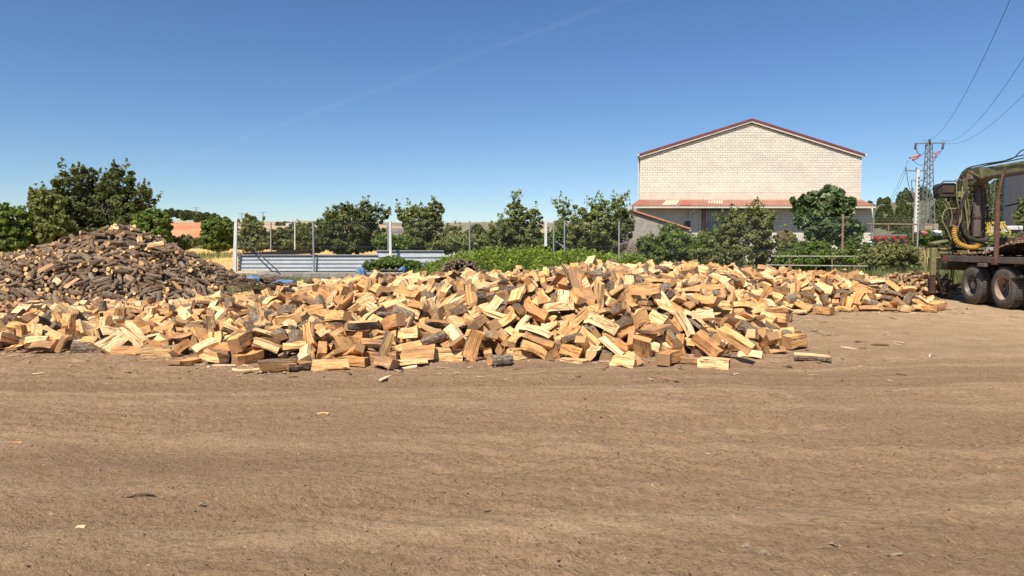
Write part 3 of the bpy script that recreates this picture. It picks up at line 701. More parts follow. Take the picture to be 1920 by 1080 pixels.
def log_section(kind, R, rng):
    # closed polygon (y,z,surface) : surface of the edge starting at that vertex: 0 split wood, 1 bark
    pts = []
    if kind == 'round':
        n = 9
        for i in range(n):
            a = 2*math.pi*i/n
            r = R*rng.uniform(.93, 1.06)
            pts.append((r*math.cos(a), r*math.sin(a), 1))
    elif kind in ('quarter', 'half', 'third', 'thin'):
        ang = {'quarter': 92, 'half': 176, 'third': 122, 'thin': 58}[kind]*rng.uniform(.9, 1.08)
        ang = math.radians(min(ang, 178))
        n = 3 if kind == 'thin' else 4
        pts.append((rng.uniform(-.04, .04)*R, rng.uniform(-.04, .04)*R, 0))
        for i in range(n+1):
            a = -ang/2+ang*i/n
            r = R*rng.uniform(.95, 1.05)
            pts.append((r*math.cos(a), r*math.sin(a), 1 if i < n else 0))
    elif kind == 'slab':      # middle split: two flat faces, bark on one or two narrow edges
        t = R*rng.uniform(.42, .62)
        w = R*rng.uniform(.8, 1.0)
        pts = [(-w, -t/2*rng.uniform(.8, 1.1), 0), (w*.95, -t/2, 1), (w*1.06, 0, 1), (w*.94, t/2, 0), (-w*.97, t/2*rng.uniform(.8, 1.1), 0)]
    elif kind == 'block':     # inner split, all faces wood
        w = R*rng.uniform(.55, .8)
        t = w*rng.uniform(.6, .95)
        pts = [(-w*rng.uniform(.85, 1), -t, 0), (w, -t*rng.uniform(.8, 1), 0), (w*rng.uniform(.85, 1), t, 0), (-w*rng.uniform(.8, 1), t*rng.uniform(.8, 1), 0)]
    cy = sum(p[0] for p in pts)/len(pts); cz = sum(p[1] for p in pts)/len(pts)
    return [(p[0]-cy, p[1]-cz, p[2]) for p in pts]

def log_variant(kind, R, L, rng, rings=4):
    sec = log_section(kind, R, rng)
    n = len(sec)
    V = []; F = []; M = []
    s0 = rng.uniform(-.22, .22); s1 = rng.uniform(-.22, .22)
    bow = rng.uniform(-.03, .03); bow2 = rng.uniform(-.03, .03)
    tap = rng.uniform(.84, 1.12); tw = rng.uniform(-.12, .12)
    for j in range(rings+1):
        t = j/rings
        x = (t-.5)*L
        k = 1+(tap-1)*t
        oy = bow*(1-(2*t-1)**2); oz = bow2*(1-(2*t-1)**2)
        c, s = math.cos(tw*(t-.5)), math.sin(tw*(t-.5))
        for (y, z, m) in sec:
            f = k*rng.uniform(.88, 1.10)
            yy, zz = (y*c-z*s)*f+oy, (y*s+z*c)*f+oz
            xx = x
            if j == 0: xx += s0*yy+rng.uniform(-.008, .008)
            if j == rings: xx += s1*yy+rng.uniform(-.008, .008)
            V.append((xx, yy, zz))
    for j in range(rings):
        for i in range(n):
            a = j*n+i; b = j*n+(i+1) % n
            F.append((a, b, b+n, a+n)); M.append(sec[i][2])
    F.append(tuple(range(n))[::-1]); M.append(2)
    F.append(tuple(rings*n+i for i in range(n))); M.append(2)
    return V, F, M

def split_variants():
    rng = random.Random(77)
    out = []
    kinds = ['quarter']*8+['half']*3+['third']*4+['thin']*7+['slab']*10+['block']*9+['round']*2
    for k in kinds:
        R = rng.uniform(.088, .15)
        if k in ('quarter', 'third'): R *= 1.05
        if k == 'thin': R *= 1.25
        if k == 'half': R *= .82
        if k == 'round': R *= .55
        L = rng.uniform(.30, .48)
        out.append((k, R, L)+log_variant(k, R, L, rng))
    return out

def stick_variants():
    rng = random.Random(99)
    out = []
    for i in range(22):
        k = 'round' if i < 18 else 'half'
        R = rng.uniform(.034, .066) if i < 14 else rng.uniform(.06, .085)
        L = rng.uniform(.3, .5)
        out.append((k, R, L)+log_variant(k, R, L, rng, 3))
    return out
def poly_dist(x, y, P):
    ins = False; d = 1e9
    for i in range(len(P)):
        x1, y1 = P[i]; x2, y2 = P[(i+1) % len(P)]
        if (y1 > y) != (y2 > y) and x < (x2-x1)*(y-y1)/(y2-y1)+x1: ins = not ins
        dx, dy = x2-x1, y2-y1
        t = max(0, min(1, ((x-x1)*dx+(y-y1)*dy)/(dx*dx+dy*dy)))
        d = min(d, math.hypot(x-x1-t*dx, y-y1-t*dy))
    return d if ins else -d
def idw(x, y, C):
    s = w = 0
    for cx, cy, h in C:
        k = 1/(((x-cx)**2+(y-cy)**2)**1.5+.05)
        s += k*h; w += k
    return s/w
HEAP_P = [(-12.5,10.9),(-7.5,10.5),(-5.8,10.3),(-4,9.8),(-3.2,9.4),(-1.8,9.6),(-.4,10.2),(1,10.15),(2.4,10.2),(3.0,10.35),(3.6,10.9),(4.1,12),(4.9,14.5),(6.4,17.3),(8.5,17.4),(10.6,17.9),(11.4,20),(9.9,21.5),(6,21.5),(3,20.5),(0,18.5),(-3,18.5),(-6,19),(-7.5,17.6),(-13,17.6)]
HEAP_C = [(1.3,13,1.2),(.3,13,.84),(2.6,12.2,.92),(3.4,12.4,.72),(4.1,12,.42),(0,15,.74),(-2,14,.74),(-3.2,15,.72),(-5,15.5,.52),(-6.5,16.5,.28),(-8,14,.22),(-7,12,.26),(-9,16,.12),(-11,12,.2),(-4.5,12,.36),(-2.5,11,.42),(-.8,12,.72),(1,11.4,.78),(-11,14,.2),(4.2,17,1.02),(3,16.5,.9),(5,19,1.0),(2,16,.82),(7.5,20,.84),(6.2,18.6,.6),(9,20,.68),(10.2,19.5,.62),(8,18.6,.5),(4.6,14.8,.45)]
PILE_P = [(-18,18.9),(-13.6,18.9),(-10.8,18.8),(-9.9,20.5),(-9.5,23),(-10,25.5),(-11.5,27),(-15,27),(-19,26)]
PILE_C = [(-13.3,23.2,2.5),(-12.6,23.2,2.15),(-11.5,23,1.28),(-10.2,23,.3),(-14.2,23.2,1.98),(-14.6,22.8,1.42),(-15.6,22,.95),(-17,22,.85),(-12.5,21,1.1),(-11,21,.75),(-14,20.8,.85),(-16,20.6,.5)]
def heap_h(x, y, inset=0):
    d = poly_dist(x, y, HEAP_P)-inset
    if d <= 0: return -.05
    return min(.95*d, max(0, idw(x, y, HEAP_C)-.36))+.0
def pile_h(x, y, inset=0):
    d = poly_dist(x, y, PILE_P)-inset
    if d <= 0: return -.05
    return min(.8*d, max(0, idw(x, y, PILE_C)-.20))
# ---------------------------------------------------------------- warehouse
def P3(px, py, Y): return Vector(at(px, py, Y))
WD = 56.0
def wx(px, Y=WD): return (px-960)/FPX*Y
def wz(py, Y=WD): return at(960, py, Y)[2]
M['cream_block'] = None
def mat_block(name, a, b_, joint=False, sc=6):
    m = NT(name); tone = m.math('ADD', m.attr('tone').outputs['Fac'], m.attr('tone', 'OBJECT').outputs['Fac'])
    c = m.mix(tone, a, b_)
    n = m.noise(m.pos((.35, .35, .8)), 1, 5, .6); c = m.mix(m.ramp(n, [(.42, 0), (.62, .30)]), c, (.50, .48, .44))
    n2 = m.noise(m.pos((sc, sc, sc)), 1, 5, .7); c = m.mix(m.ramp(n2, [(.3, .35), (.5, 0)]), c, [x*.6 for x in a])
    m.base(c); m.rough(.95); m.bump(n2, .4, .01); m.p.inputs['Specular IOR Level'].default_value = .1
    return m.m
M['cream_block'] = mat_block('cream_block', (.68, .61, .49), (.78, .71, .575))
M['mortar'] = simple('mortar', (.60, .55, .455), 1, var=.12, scale=2)
M['render'] = simple('cream_render', (.66, .59, .47), .95, var=.08, scale=1.5, dirt=.25, dirtcol=(.38, .33, .27))
M['white_metal'] = simple('white_painted_metal', (.62, .61, .58), .45, var=.06)
M['purple_trim'] = simple('oxblood_trim', (.20, .052, .055), .5, var=.15, scale=1)
M['red_roof'] = simple('faded_red_roof', (.34, .15, .105), .7, var=.2, scale=1.2, dirt=.5, dirtcol=(.46, .27, .20))
M['redder_roof'] = simple('bright_red_roof_sheet', (.50, .10, .07), .6, var=.15, scale=3, dirt=.25, dirtcol=(.6, .45, .4))
M['translucent_sheet'] = simple('cream_roof_light', (.66, .60, .44), .4, var=.08)
M['grey_sheet'] = simple('grey_ribbed_sheet', (.22, .24, .26), .5, var=.12, scale=2, dirt=.2)
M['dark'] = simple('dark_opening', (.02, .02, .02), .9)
wl, wr, apx = wx(1198), wx(1610), wx(1403)
z_e, z_a = wz(296), wz(231); gz = .25
wh = thing('warehouse', 'tall cream block warehouse with oxblood gabled roof and red lean-to', 'building', (apx, WD, gz))
def roof_z(x): return z_a-(z_a-z_e)*abs(x-apx)/(apx-wl if x < apx else wr-apx)
z_b = wz(361); z_l = wz(374)
SK = .20        # the building's plan is a parallelogram: its sides run off to the right as they go back
def skew(b):
    b.V = [(v[0]+max(0, v[1]-WD)*SK, v[1], v[2]) for v in b.V]; return b
b = skew(MB().prism([(wl, gz), (wr, gz), (wr, z_e-.02), (apx, z_a-.02), (wl, z_e-.02)], 1, WD+.10, WD+34))
b.build('wall', M['mortar'], wh)
b = MB().box(((wl+wr)/2, WD+.045, (z_l-1.5+z_b)/2), (wr-wl, .106, z_b-z_l+1.5-.01)); b.build('concrete_band', M['render'], wh)
b = MB(); 
for xx in np.arange(wl+2.2, wr, 2.95): b.box((xx, WD-.011, (z_b+z_l)/2), (.02, .006, z_b-z_l-.1))
b.build('band_joint', M['mortar'], wh)
def block_mesh(w, d, h):
    return MB().box((0, 0, 0), (w, d, h)).mesh('block', M['cream_block'])
bw, bh = .4, .198
full = block_mesh(bw-.016, .10, bh-.014)
rk2 = random.Random(4); cnt_b = 0; sb = MB(); st_tone = []
row = 0; z = z_b+.01
while z < z_a-.1:
    off = (row % 2)*bw/2; x = wl-off
    tone_row = rk2.uniform(0, .5)
    while x < wr-.03:
        x0 = max(x, wl)+.011; x1 = min(x+bw, wr)-.011
        if x1-x0 > .06:
            t0, t1 = roof_z(x0)-.03, roof_z(x1)-.03; zt = z+bh-.018
            tone = min(1, max(0, rk2.gauss(.5, .28)+(.25 if z < z_b+1.6 else -.05))); pr = rk2.uniform(0, .006)
            if min(t0, t1) > zt and x1-x0 > bw-.03 and cnt_b < 300:
                o = link('block', full, wh, ((x0+x1)/2-apx, .05-pr, z+(bh-.018)/2-gz)); o['tone'] = tone; cnt_b += 1
            elif max(t0, t1) > z+.02:
                a0, a1 = min(zt, max(t0, z+.01)), min(zt, max(t1, z+.01)); y0 = WD-pr
                sb.add([(x0, y0, z), (x1, y0, z), (x1, y0, a1), (x0, y0, a0), (x0, WD+.1, z), (x1, WD+.1, z), (x1, WD+.1, a1), (x0, WD+.1, a0)],
                       [(0, 1, 2, 3), (0, 3, 7, 4), (1, 5, 6, 2), (3, 2, 6, 7), (0, 4, 5, 1)]); st_tone += [tone]*8
        x += bw
    z += bh; row += 1
def with_tone(o, tones, name='tone'):
    at_ = o.data.attributes.new(name, 'FLOAT', 'POINT'); at_.data.foreach_set('value', tones); return o
o = sb.build('blockwork', M['cream_block'], wh); o['kind'] = 'stuff'
if len(o.data.vertices) == len(st_tone): with_tone(o, st_tone)
# roof: two slopes with rake trim
rf = MB(); ov = .12
for s, xe, ze in ((-1, wl-.12, z_e), (1, wr+.12, z_e)):
    zz = roof_z(wl) ; e = Vector((xe, 0, z_e-.01)); a = Vector((apx, 0, z_a+.03))
    for (n0, n1, th, y0, y1) in ((.16, .40, 0, WD-.22, WD+34.2),):
        V = [(e.x, y0, e.z+n0), (a.x, y0, a.z+n0), (a.x, y0, a.z+n1-.08), (e.x, y0, e.z+n1-.08), (e.x, y1, e.z+n0), (a.x, y1, a.z+n0), (a.x, y1, a.z+n1-.08), (e.x, y1, e.z+n1-.08)]
        rf.add(V, [(0, 1, 2, 3), (4, 7, 6, 5), (0, 4, 5, 1), (3, 2, 6, 7), (0, 3, 7, 4), (1, 5, 6, 2)])
skew(rf); rfo = rf.build('roof', M['purple_trim'], wh)
tr = MB()
for s, xe in ((-1, wl-.10), (1, wr+.10)):
    e = Vector((xe, 0, z_e-.01)); a = Vector((apx, 0, z_a+.03)); y0, y1 = WD-.17, WD+.02
    V = [(e.x, y0, e.z+.01), (a.x, y0, a.z+.01), (a.x, y0, a.z+.155), (e.x, y0, e.z+.155), (e.x, y1, e.z+.01), (a.x, y1, a.z+.01), (a.x, y1, a.z+.155), (e.x, y1, e.z+.155)]
    tr.add(V, [(0, 1, 2, 3), (4, 7, 6, 5), (0, 4, 5, 1), (3, 2, 6, 7), (0, 3, 7, 4), (1, 5, 6, 2)])
tr.build('fascia', M['render'], wh)
for xe, s in ((wl-.2, -1), (wr+.2, 1)):
    skew(MB().tube([(xe, WD-.3, z_e+.2), (xe, WD+34, z_e+.2)], .085, 8)).build('gutter', M['white_metal'], wh)
MB().tube([(wl-.08, WD+.2, z_e+.1), (wl-.08, WD+.2, gz)], .05, 8).build('downpipe', M['white_metal'], wh)
# lean-to along the front
lt_top = [wx(1196), wx(1612)]; LD = 52.6; lx0, lx1 = wx(1180, LD), wx(1637, LD); ez = wz(386.5, LD); tz = wz(375, WD)
lb0, lb1 = wx(1196, LD+.4), wx(1634, LD+.4)
lr = link('lean_to_roof', bpy.data.meshes.new('lean_to_roof'), wh)
nrib = 88
def roof_pt(u, v, dz=0):   # u across, v 0 at the wall to 1 at the eave
    xt = lt_top[0]+(lt_top[1]-lt_top[0])*u; xb = lx0+(lx1-lx0)*u
    return (xt+(xb-xt)*v, WD-.02+(LD-WD)*v, tz+(ez-tz)*v+dz)
def ribbed(u0, u1, v0, v1, dz):
    b = MB(); n = max(2, int(round((u1-u0)*nrib))); V = []; k = 0
    for i in range(n):
        for f, hgt in ((0, 0), (.25, 0), (.4, .05), (.65, .05), (.8, 0)):
            u = u0+(u1-u0)*(i+f)/n; V += [roof_pt(u, v0, hgt+dz), roof_pt(u, v1, hgt+dz)]; k += 1
    V += [roof_pt(u1, v0, dz), roof_pt(u1, v1, dz)]; k += 1
    return b.add(V, [(2*i, 2*i+1, 2*i+3, 2*i+2) for i in range(k-1)])
bpy.data.objects.remove(lr)
lr = ribbed(0, 1, 0, 1, 0).build('lean_to_roof', M['red_roof'], wh)
def u_of(px): return (px-1187)/(1625-1187)
ribbed(u_of(1242), u_of(1268), .12, .9, .012).build('roof_light', M['translucent_sheet'], lr)
ribbed(u_of(1324), u_of(1352), .15, .68, .012).build('roof_light', M['translucent_sheet'], lr)
ribbed(u_of(1274), u_of(1294), .12, .92, .012).build('patch_sheet', M['redder_roof'], lr)
ribbed(u_of(1192), u_of(1202), .3, .8, .012).build('patch_sheet', M['redder_roof'], lr)
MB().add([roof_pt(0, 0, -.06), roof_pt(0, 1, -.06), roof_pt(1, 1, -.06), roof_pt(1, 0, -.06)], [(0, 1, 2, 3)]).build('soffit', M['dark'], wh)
MB().box(((lx0+lx1)/2, LD-.08, ez-.09), (lx1-lx0, .14, .13)).build('eave_gutter', M['render'], wh)
lw = MB(); fy = LD+1.05; b0, b1 = wx(1198, fy), wx(1634, fy); dl, dr = wx(1313, fy), wx(1392, fy)
for (xa, xb) in ((b0, dl), (dr, b1)):
    lw.box(((xa+xb)/2, fy+.12, (gz+ez)/2), (xb-xa, .2, ez-gz-.02))
for xs in (b0+.1, b1-.1): lw.box((xs, (fy+WD)/2+.2, (gz+ez)/2), (.2, WD-fy-.25, ez-gz-.05))
lw.box(((dl+dr)/2, fy+3.1, (gz+ez)/2), (dr-dl, .1, ez-gz-.1))
lw.build('lean_to_wall', M['render'], wh)
sb = MB(); tones = []; row = 0; z = gz+.05
while z < ez-.25:
    for (xa, xb) in ((b0, dl-.15), (dr, b1)):
        x = xa-(row % 2)*.2
        while x < xb-.05:
            x0, x1 = max(x, xa)+.011, min(x+.4, xb)-.011
            if x1-x0 > .06: sb.box(((x0+x1)/2, fy, z+.09), (x1-x0, .05, .18)); tones += [min(1, max(0, rk2.gauss(.6, .2)))]*8
            x += .4
    z += .198; row += 1
o = sb.build('blockwork', M['cream_block'], wh); o['kind'] = 'stuff'
if len(o.data.vertices) == len(tones): with_tone(o, tones)
MB().box((dl-.08, fy-.04, (gz+ez)/2-.1), (.13, .12, ez-gz-.3)).build('door_post', M['white_metal'], wh)
MB().box((dl+.17, fy-.03, (gz+ez)/2-.1), (.26, .1, ez-gz-.25)).build('brick_jamb', simple('brick_jamb', (.33, .15, .10), .9, var=.25, scale=8), wh)
# sliding door: upper ribbed row of planks, lower flat sheet
dx0, dx1 = dl+.34, dr-.02; zm = wz(414, fy)
dwt = MB().box(((dx0+dx1)/2, fy+.05, (zm+ez)/2-.1), (dx1-dx0, .04, ez-zm-.2)).build('door', M['grey_sheet'], wh)
nb = 16
pm = MB().box((0, 0, 0), ((dx1-dx0)/nb-.05, .05, ez-zm-.25)).mesh('plank', simple('pale_door_plank', (.42, .41, .40), .7, var=.15))
wlx = world_loc(dwt)
for k in range(nb):
    link('plank', pm, dwt, (dx0+(k+.5)*(dx1-dx0)/nb-wlx[0], fy+.01-wlx[1], (zm+ez)/2-.13-wlx[2]))
MB().box(((dx0+dx1)/2, fy+.03, (gz+zm)/2-.02), (dx1-dx0, .05, zm-gz-.04)).build('lower_sheet', M['grey_sheet'], wh)
MB().tube([P3(1301, 391, fy-.45), P3(1301, 395, fy-.45), P3(1294, 400, fy-.15), P3(1294, 452, fy-.12)], .085, 8).build('downpipe', M['white_metal'], wh, True)
MB().box(P3(1289, 420, fy-.12), (.4, .3, .45)).build('vent_box', simple('dark_grey_box', (.05, .055, .06), .6), wh, bevel=.03)
# clutter in front of the right part of the lean-to
b = MB().beam(P3(1497, 446, 50.5), P3(1495, 470, 50.5), .22, .1); b.beam(P3(1470, 471, 50.4), P3(1500, 458, 50.4), .12, .1)
tag(b.build('metal_stand', M['white_metal'], origin=tuple(P3(1497, 470, 50.5))), 'leaning white metal frame against the warehouse between bush and fig tree', 'stand')
t = thing('wooden_door', 'brown plank door under the lean-to beside the fig tree', 'door', tuple(P3(1478, 475, 51.6)))
pmb = simple('brown_plank', (.24, .12, .075), .85, var=.3)
for k in range(5): MB().box(P3(1459+k*5.6, 455, 51.6), (.2, .05, 1.75)).build('plank', pmb, t)

# small tiled shed
t = thing('tiled_shed', 'small grey shed with a sloping orange tiled roof edge left of the warehouse', 'building', tuple(P3(1215, 470, 47)))
p0, p1, p2 = P3(1181, 395, 47), P3(1272, 424, 47), P3(1300, 445, 47)
b = MB().prism([(p0.x, .2), (p1.x+.9, .2), (p1.x+.9, p1.z-.35), (p0.x, p0.z-.05)], 1, 47.1, 50.5); b.build('wall', simple('grey_render', (.36, .33, .29), .95, var=.15, dirt=.3), t)
ts = (p1-p0)*1.25; L = ts.length; dirv = ts.normalized(); tile_m = simple('terracotta_tile', (.44, .19, .10), .85, var=.3, scale=4, dirt=.3, dirtcol=(.25, .18, .13))
tile = MB()
tile.tube([(0, 0, 0), (.36*dirv.x, 0, .36*dirv.z)], [.085, .07], 7); tme = tile.mesh('tile', tile_m)
for r_ in range(3):
    for k in range(int(L/.33)):
        q = p0+dirv*(k*.33); link('tile', tme, t, (q.x-t.location.x, .0+r_*.2-.02, q.z-t.location.z+.05))
b = MB().add([p0+Vector((0, .5, .02)), p0+ts+Vector((0, .5, .02)), p0+ts+Vector((0, 3.6, .02)), p0+Vector((0, 3.6, .02))], [(0, 1, 2, 3)]); b.build('roof', tile_m, t)

# ---------------------------------------------------------------- grey shed at the right edge
sh = thing('grey_shed', 'tall grey panelled shed cut off by the right edge of the photo', 'building', (42.5, 60, 1))
q0 = Vector((42.5, 60, 0)); dv = Vector((-.46, -1, 0)).normalized(); nv = Vector((dv.y, -dv.x, 0))
zt_, zb_ = wz(322, 60), .3
if nv.x > 0: nv = -nv
M['panel'] = simple('grey_brown_panel', (.42, .335, .29), .6, var=.1, scale=.8)
M['panel_blue'] = simple('blue_corner_trim', (.07, .10, .16), .5)
b = MB(); a1 = q0+dv*24; bk = -nv
V = [q0+Vector((0, 0, zb_)), a1+Vector((0, 0, zb_)), a1+Vector((0, 0, zt_)), q0+Vector((0, 0, zt_))]
V += [v+bk*16 for v in V]
b.add(V, [(0, 1, 2, 3), (4, 7, 6, 5), (0, 3, 7, 4), (1, 5, 6, 2), (3, 2, 6, 7)]); b.build('wall', M['dark'], sh)
zs = wz(387, 60)
for k in range(8):
    for (z0, z1) in ((zb_, zs-.06), (zs+.06, zt_)):
        a = q0+dv*(k*3+.04)+nv*.03; c = q0+dv*(k*3+2.93)+nv*.03
        MB().beam(((a.x, a.y, (z0+z1)/2)), (c.x, c.y, (z0+z1)/2), .07, z1-z0).build('panel', M['panel'], sh)
MB().beam(q0+Vector((-.05, 0, zb_)), q0+Vector((-.05, 0, zt_+.1)), .25, .25).build('corner_trim', M['panel_blue'], sh)

# ---------------------------------------------------------------- fence along the back of the yard
FD = 31.5
M['galv'] = simple('galvanised_wire', (.16, .165, .16), .6, var=.1)
M['grime0'] = simple('dark_steel', (.09, .08, .07), .7, var=.2)
M['galv_post'] = simple('galvanised_post', (.33, .34, .33), .5, metal=.3, var=.15)
M['white_post'] = simple('white_concrete', (.70, .68, .64), .85, var=.08, scale=4, dirt=.15)
M['rust_post'] = simple('rusty_post', (.26, .17, .11), .85, var=.3, scale=6)
fz = lambda py, D=FD: at(960, py, D)[2]
fx = lambda px, D=FD: (px-960)/FPX*D
fence = thing('chain_link_fence', 'long chain-link fence with white and grey posts behind the firewood', 'fence', (fx(733), FD, 0))
def mesh_panel(x0, x1, z0, z1, y, st=.15, r=.0012, slant=0):
    b = MB(); w = x1-x0; h = z1-z0; k = -h
    while k < w:
        for s in (1, -1):
            xa, xb, za, zb = (k, k+h, z0, z1) if s == 1 else (k+h, k, z0, z1)
            if s == 1:
                ta = max(0, -xa/h); tb = min(1, (w-xa)/h)
                if tb <= ta: continue
                a = (x0+xa+h*ta, y, z0+h*ta); c = (x0+xa+h*tb, y, z0+h*tb)
            else:
                ta = max(0, (xa-w)/h); tb = min(1, xa/h)
                if tb <= ta: continue
                a = (x0+xa-h*ta, y+.006, z0+h*ta); c = (x0+xa-h*tb, y+.006, z0+h*tb)
            b.beam(a, c, 2*r, 2*r)
        k += st
    for zz in (z1, (z0+z1)/2, z0+.02): b.beam((x0, y-.008, zz), (x1, y-.008, zz), .007, .007)
    return b
spans = [(443, 589), (589, 733), (733, 881), (881, 1023), (1023, 1160)]
for (a, c) in spans:
    o = mesh_panel(fx(a), fx(c), .47, fz(417), FD).build('wire_mesh', M['galv'], fence); o['kind'] = 'stuff'
# third bay leans back behind the ash and goes on right at a slight angle
for (a, c) in ((1160, 1370), (1370, 1578), (1578, 1718)):
    o = mesh_panel(fx(a, 29), fx(c, 29), .05, fz(408 if c > 1400 else 414, 29), 29.0).build('wire_mesh', M['galv'], fence); o['kind'] = 'stuff'
# white concrete posts with a notched row of holes
def white_post(px, pyt, pyb, lean=0, w=.125):
    b = MB(); zb, zt = fz(pyb), fz(pyt)
    b.beam((fx(px)-lean/2, FD-.07, zb), (fx(px)+lean/2, FD-.07, zt), w, .10, up=(0, 1, 0), w2=w*.82)
    o = b.build('post', M['white_post'], fence, bevel=.01, label='white concrete post')
    hb = MB(); n = 16
    for k in range(n):
        t_ = (k+.6)/n; hb.box((fx(px)-lean/2+lean*t_+.0, FD-.121, zb+(zt-zb)*t_), (.025, .006, .035))
    hb.build('hole', M['mortar'], o)
white_post(443.5, 410, 509, .12, .16); white_post(733, 413, 505); white_post(1023, 411, 462)
for (px, D, m_) in ((589, FD, 'galv_post'), (881, FD, 'galv_post'), (1160, 29.2, 'galv_post'), (1058, 30.4, 'galv_post'), (1038, 31, 'galv_post'), (1370, 29.2, 'galv_post')):
    if px == 1370: continue
    MB().tube([(fx(px, D), D-.04, .1), (fx(px, D), D-.04, fz(414, D))], .036 if px != 589 else .045, 8).build('post', M[m_], fence, True)
MB().tube([(fx(1578, 29), 28.95, .1), (fx(1577, 29), 28.95, fz(404, 29))], .045, 8).build('post', M['rust_post'], fence, True, label='rusty post in front of the fig tree')
MB().tube([(fx(1718, 27.5), 27.5, .1), (fx(1719, 27.5), 27.5, fz(404, 27.5))], .03, 8).build('post', M['galv_post'], fence, True)
MB().beam(P3(456, 448, FD-.1), P3(524, 511, FD-.35), .03, .05).build('brace', M['grime0'], fence, label='dark brace leaning from the first white post')
MB().beam(P3(447, 445, FD+.1), P3(460, 483, FD+.5), .03, .04).build('brace', M['rust_post'], fence)
MB().beam(P3(1042, 452, FD), P3(1062, 466, FD-.2), .04, .04).build('brace', M['galv_post'], fence)
# second, thinner fence further back at the wheat
t = thing('field_fence', 'thin old fence of three posts running off beside the wheat', 'fence', (fx(508, 44), 44, .3))
for (px, D, top, bot) in ((508, 41, 417, 474), (553, 48, 417, 468), (728, 38, 418, 470)):
    MB().tube([P3(px, bot, D), P3(px, top, D)], .045, 6).build('post', M['white_post'] if px == 553 else M['galv_post'], t)
b = MB()
for dz in (0, .5, 1.0): b.tube([P3(508, 420, 41)-Vector((0, 0, dz)), P3(553, 420, 48)-Vector((0, 0, dz))], .006, 3); b.tube([P3(508, 420, 41)-Vector((0, 0, dz)), P3(448, 420, 34)-Vector((0, 0, dz))], .006, 3)
b.build('wire', M['galv'], t)
t = thing('leaning_board', 'dark board lying on edge between the corrugated sheet and the wheat', 'board', tuple(P3(540, 476, 34)))
MB().beam(P3(455, 478, 33.4), P3(600, 471, 42), .08, .22).build('board', M['rust_post'], t)

# low block wall under the fence, each block its own part
M['grey_block'] = mat_block('grey_block', (.20, .185, .155), (.30, .28, .24), sc=9)
lw = thing('block_wall', 'low grey concrete block wall under the corrugated sheets', 'wall', (fx(570), FD-.25, 0))
core = MB().box((fx(437)+4.3, FD-.16, .21), (8.6, .12, .42)).build('mortar_bed', M['mortar'], lw)
gb = MB().box((0, 0, 0), (.388, .2, .188)).mesh('block', M['grey_block']); gb2 = MB().box((0, 0, 0), (.188, .2, .188)).mesh('half_block', M['grey_block'])
for r_, z in enumerate((.105, .306)):
    x = fx(437)-.2+(.2 if r_ else 0)
    for k in range(22):
        o = link('block', gb, lw, (x+.2-lw.location.x, rk2.uniform(-.006, .006)+.05, z+rk2.uniform(-.003, .003)))
        o['tone'] = rk2.random(); x += .402

# corrugated sheets leaning behind the wire
M['corr'] = simple('zinc_sheet', (.56, .59, .61), .5, metal=.0, var=.06, scale=1.5, dirt=.12)
def corrugated(x0, x1, z0, z1, y, nb, lean=.06):
    b = MB(); V = []; prof = []
    for k in range(nb):
        for f, d in ((0, 0), (.66, 0), (.69, .11), (.90, .11), (.99, .0)): prof.append(((k+f)/nb, d))
    prof.append((1, 0))
    for f, d in prof:
        z = z0+(z1-z0)*f; V += [(x0, y+d+lean*f, z), (x1, y+d+lean*f, z)]
    return b.add(V, [(2*i, 2*i+1, 2*i+3, 2*i+2) for i in range(len(prof)-1)])
cz = [(446, 709, 508.5, 479, FD+.12, 4, 'lower corrugated zinc sheet behind the wire left of the bramble'), (705, 832, 503, 471, FD+.42, 3, 'raised corrugated zinc sheet running into the bramble')]
for (a, c, pb, pt, y, nb, lab) in cz:
    t = thing('corrugated_sheet', lab, 'metal sheet', (fx(a), y, fz(pb, y)), 'corrugated sheets behind the fence')
    o = corrugated(fx(a, y), fx(c, y), fz(pb, y), fz(pt, y), y, nb).build('sheet', M['corr'], t)
    sm = o.modifiers.new('th', 'SOLIDIFY'); sm.thickness = .004
    MB().box(((fx(a, y)+fx(c, y))/2, y+.03, fz(pt, y)+.02), (fx(c, y)-fx(a, y), .08, .05)).build('top_rail', M['galv_post'], t)
for (px, D, w, h, lab) in ((777, 60, .9, .35, 'small white vehicle roof glimpsed above the raised corrugated sheet'), (912, 48, 2.0, .30, 'long white roof glimpsed above the bramble behind the middle bay')):
    c = P3(px, 468 if px < 800 else 461, D); t = thing('parked_van', lab, 'van', (c.x, D, c.z-1.4))
    MB().prism([(-w*1.6, 0), (w*1.6, 0), (w*1.6, 1.0), (w*1.2, 1.45+h), (-w*1.3, 1.45+h), (-w*1.5, 1.1)], 1, -.8, .8).build('body', M['white_metal'], t, origin=(0, 0, 0), bevel=.06)
    MB().box((0, -.82, 1.25), (w*2.0, .03, .25)).build('window', M['dark'], t, origin=(0, 0, 0))
c = P3(748, 470, 56); t = thing('small_hut', 'grey timber hut with a pale corner seen between the two orchard trees', 'hut', (c.x, 56, .4))
hm = simple('grey_board', (.27, .25, .22), .9, var=.2)
for k in range(7): MB().box((c.x-.1, 56, 1.1+k*.30), (2.0, .06 + .02*(k % 2), .27)).build('plank', hm, t)
MB().box((c.x+1.0, 56, 1.9), (.22, .2, 2.2)).build('corner_post', M['render'], t)
MB().box((c.x+.0, 57.2, 1.5), (2.1, 2.2, 2.6)).build('wall', hm, t)

M['old_white'] = simple('weathered_white_rail', (.48, .45, .38), .8, var=.25, scale=5, dirt=.4)
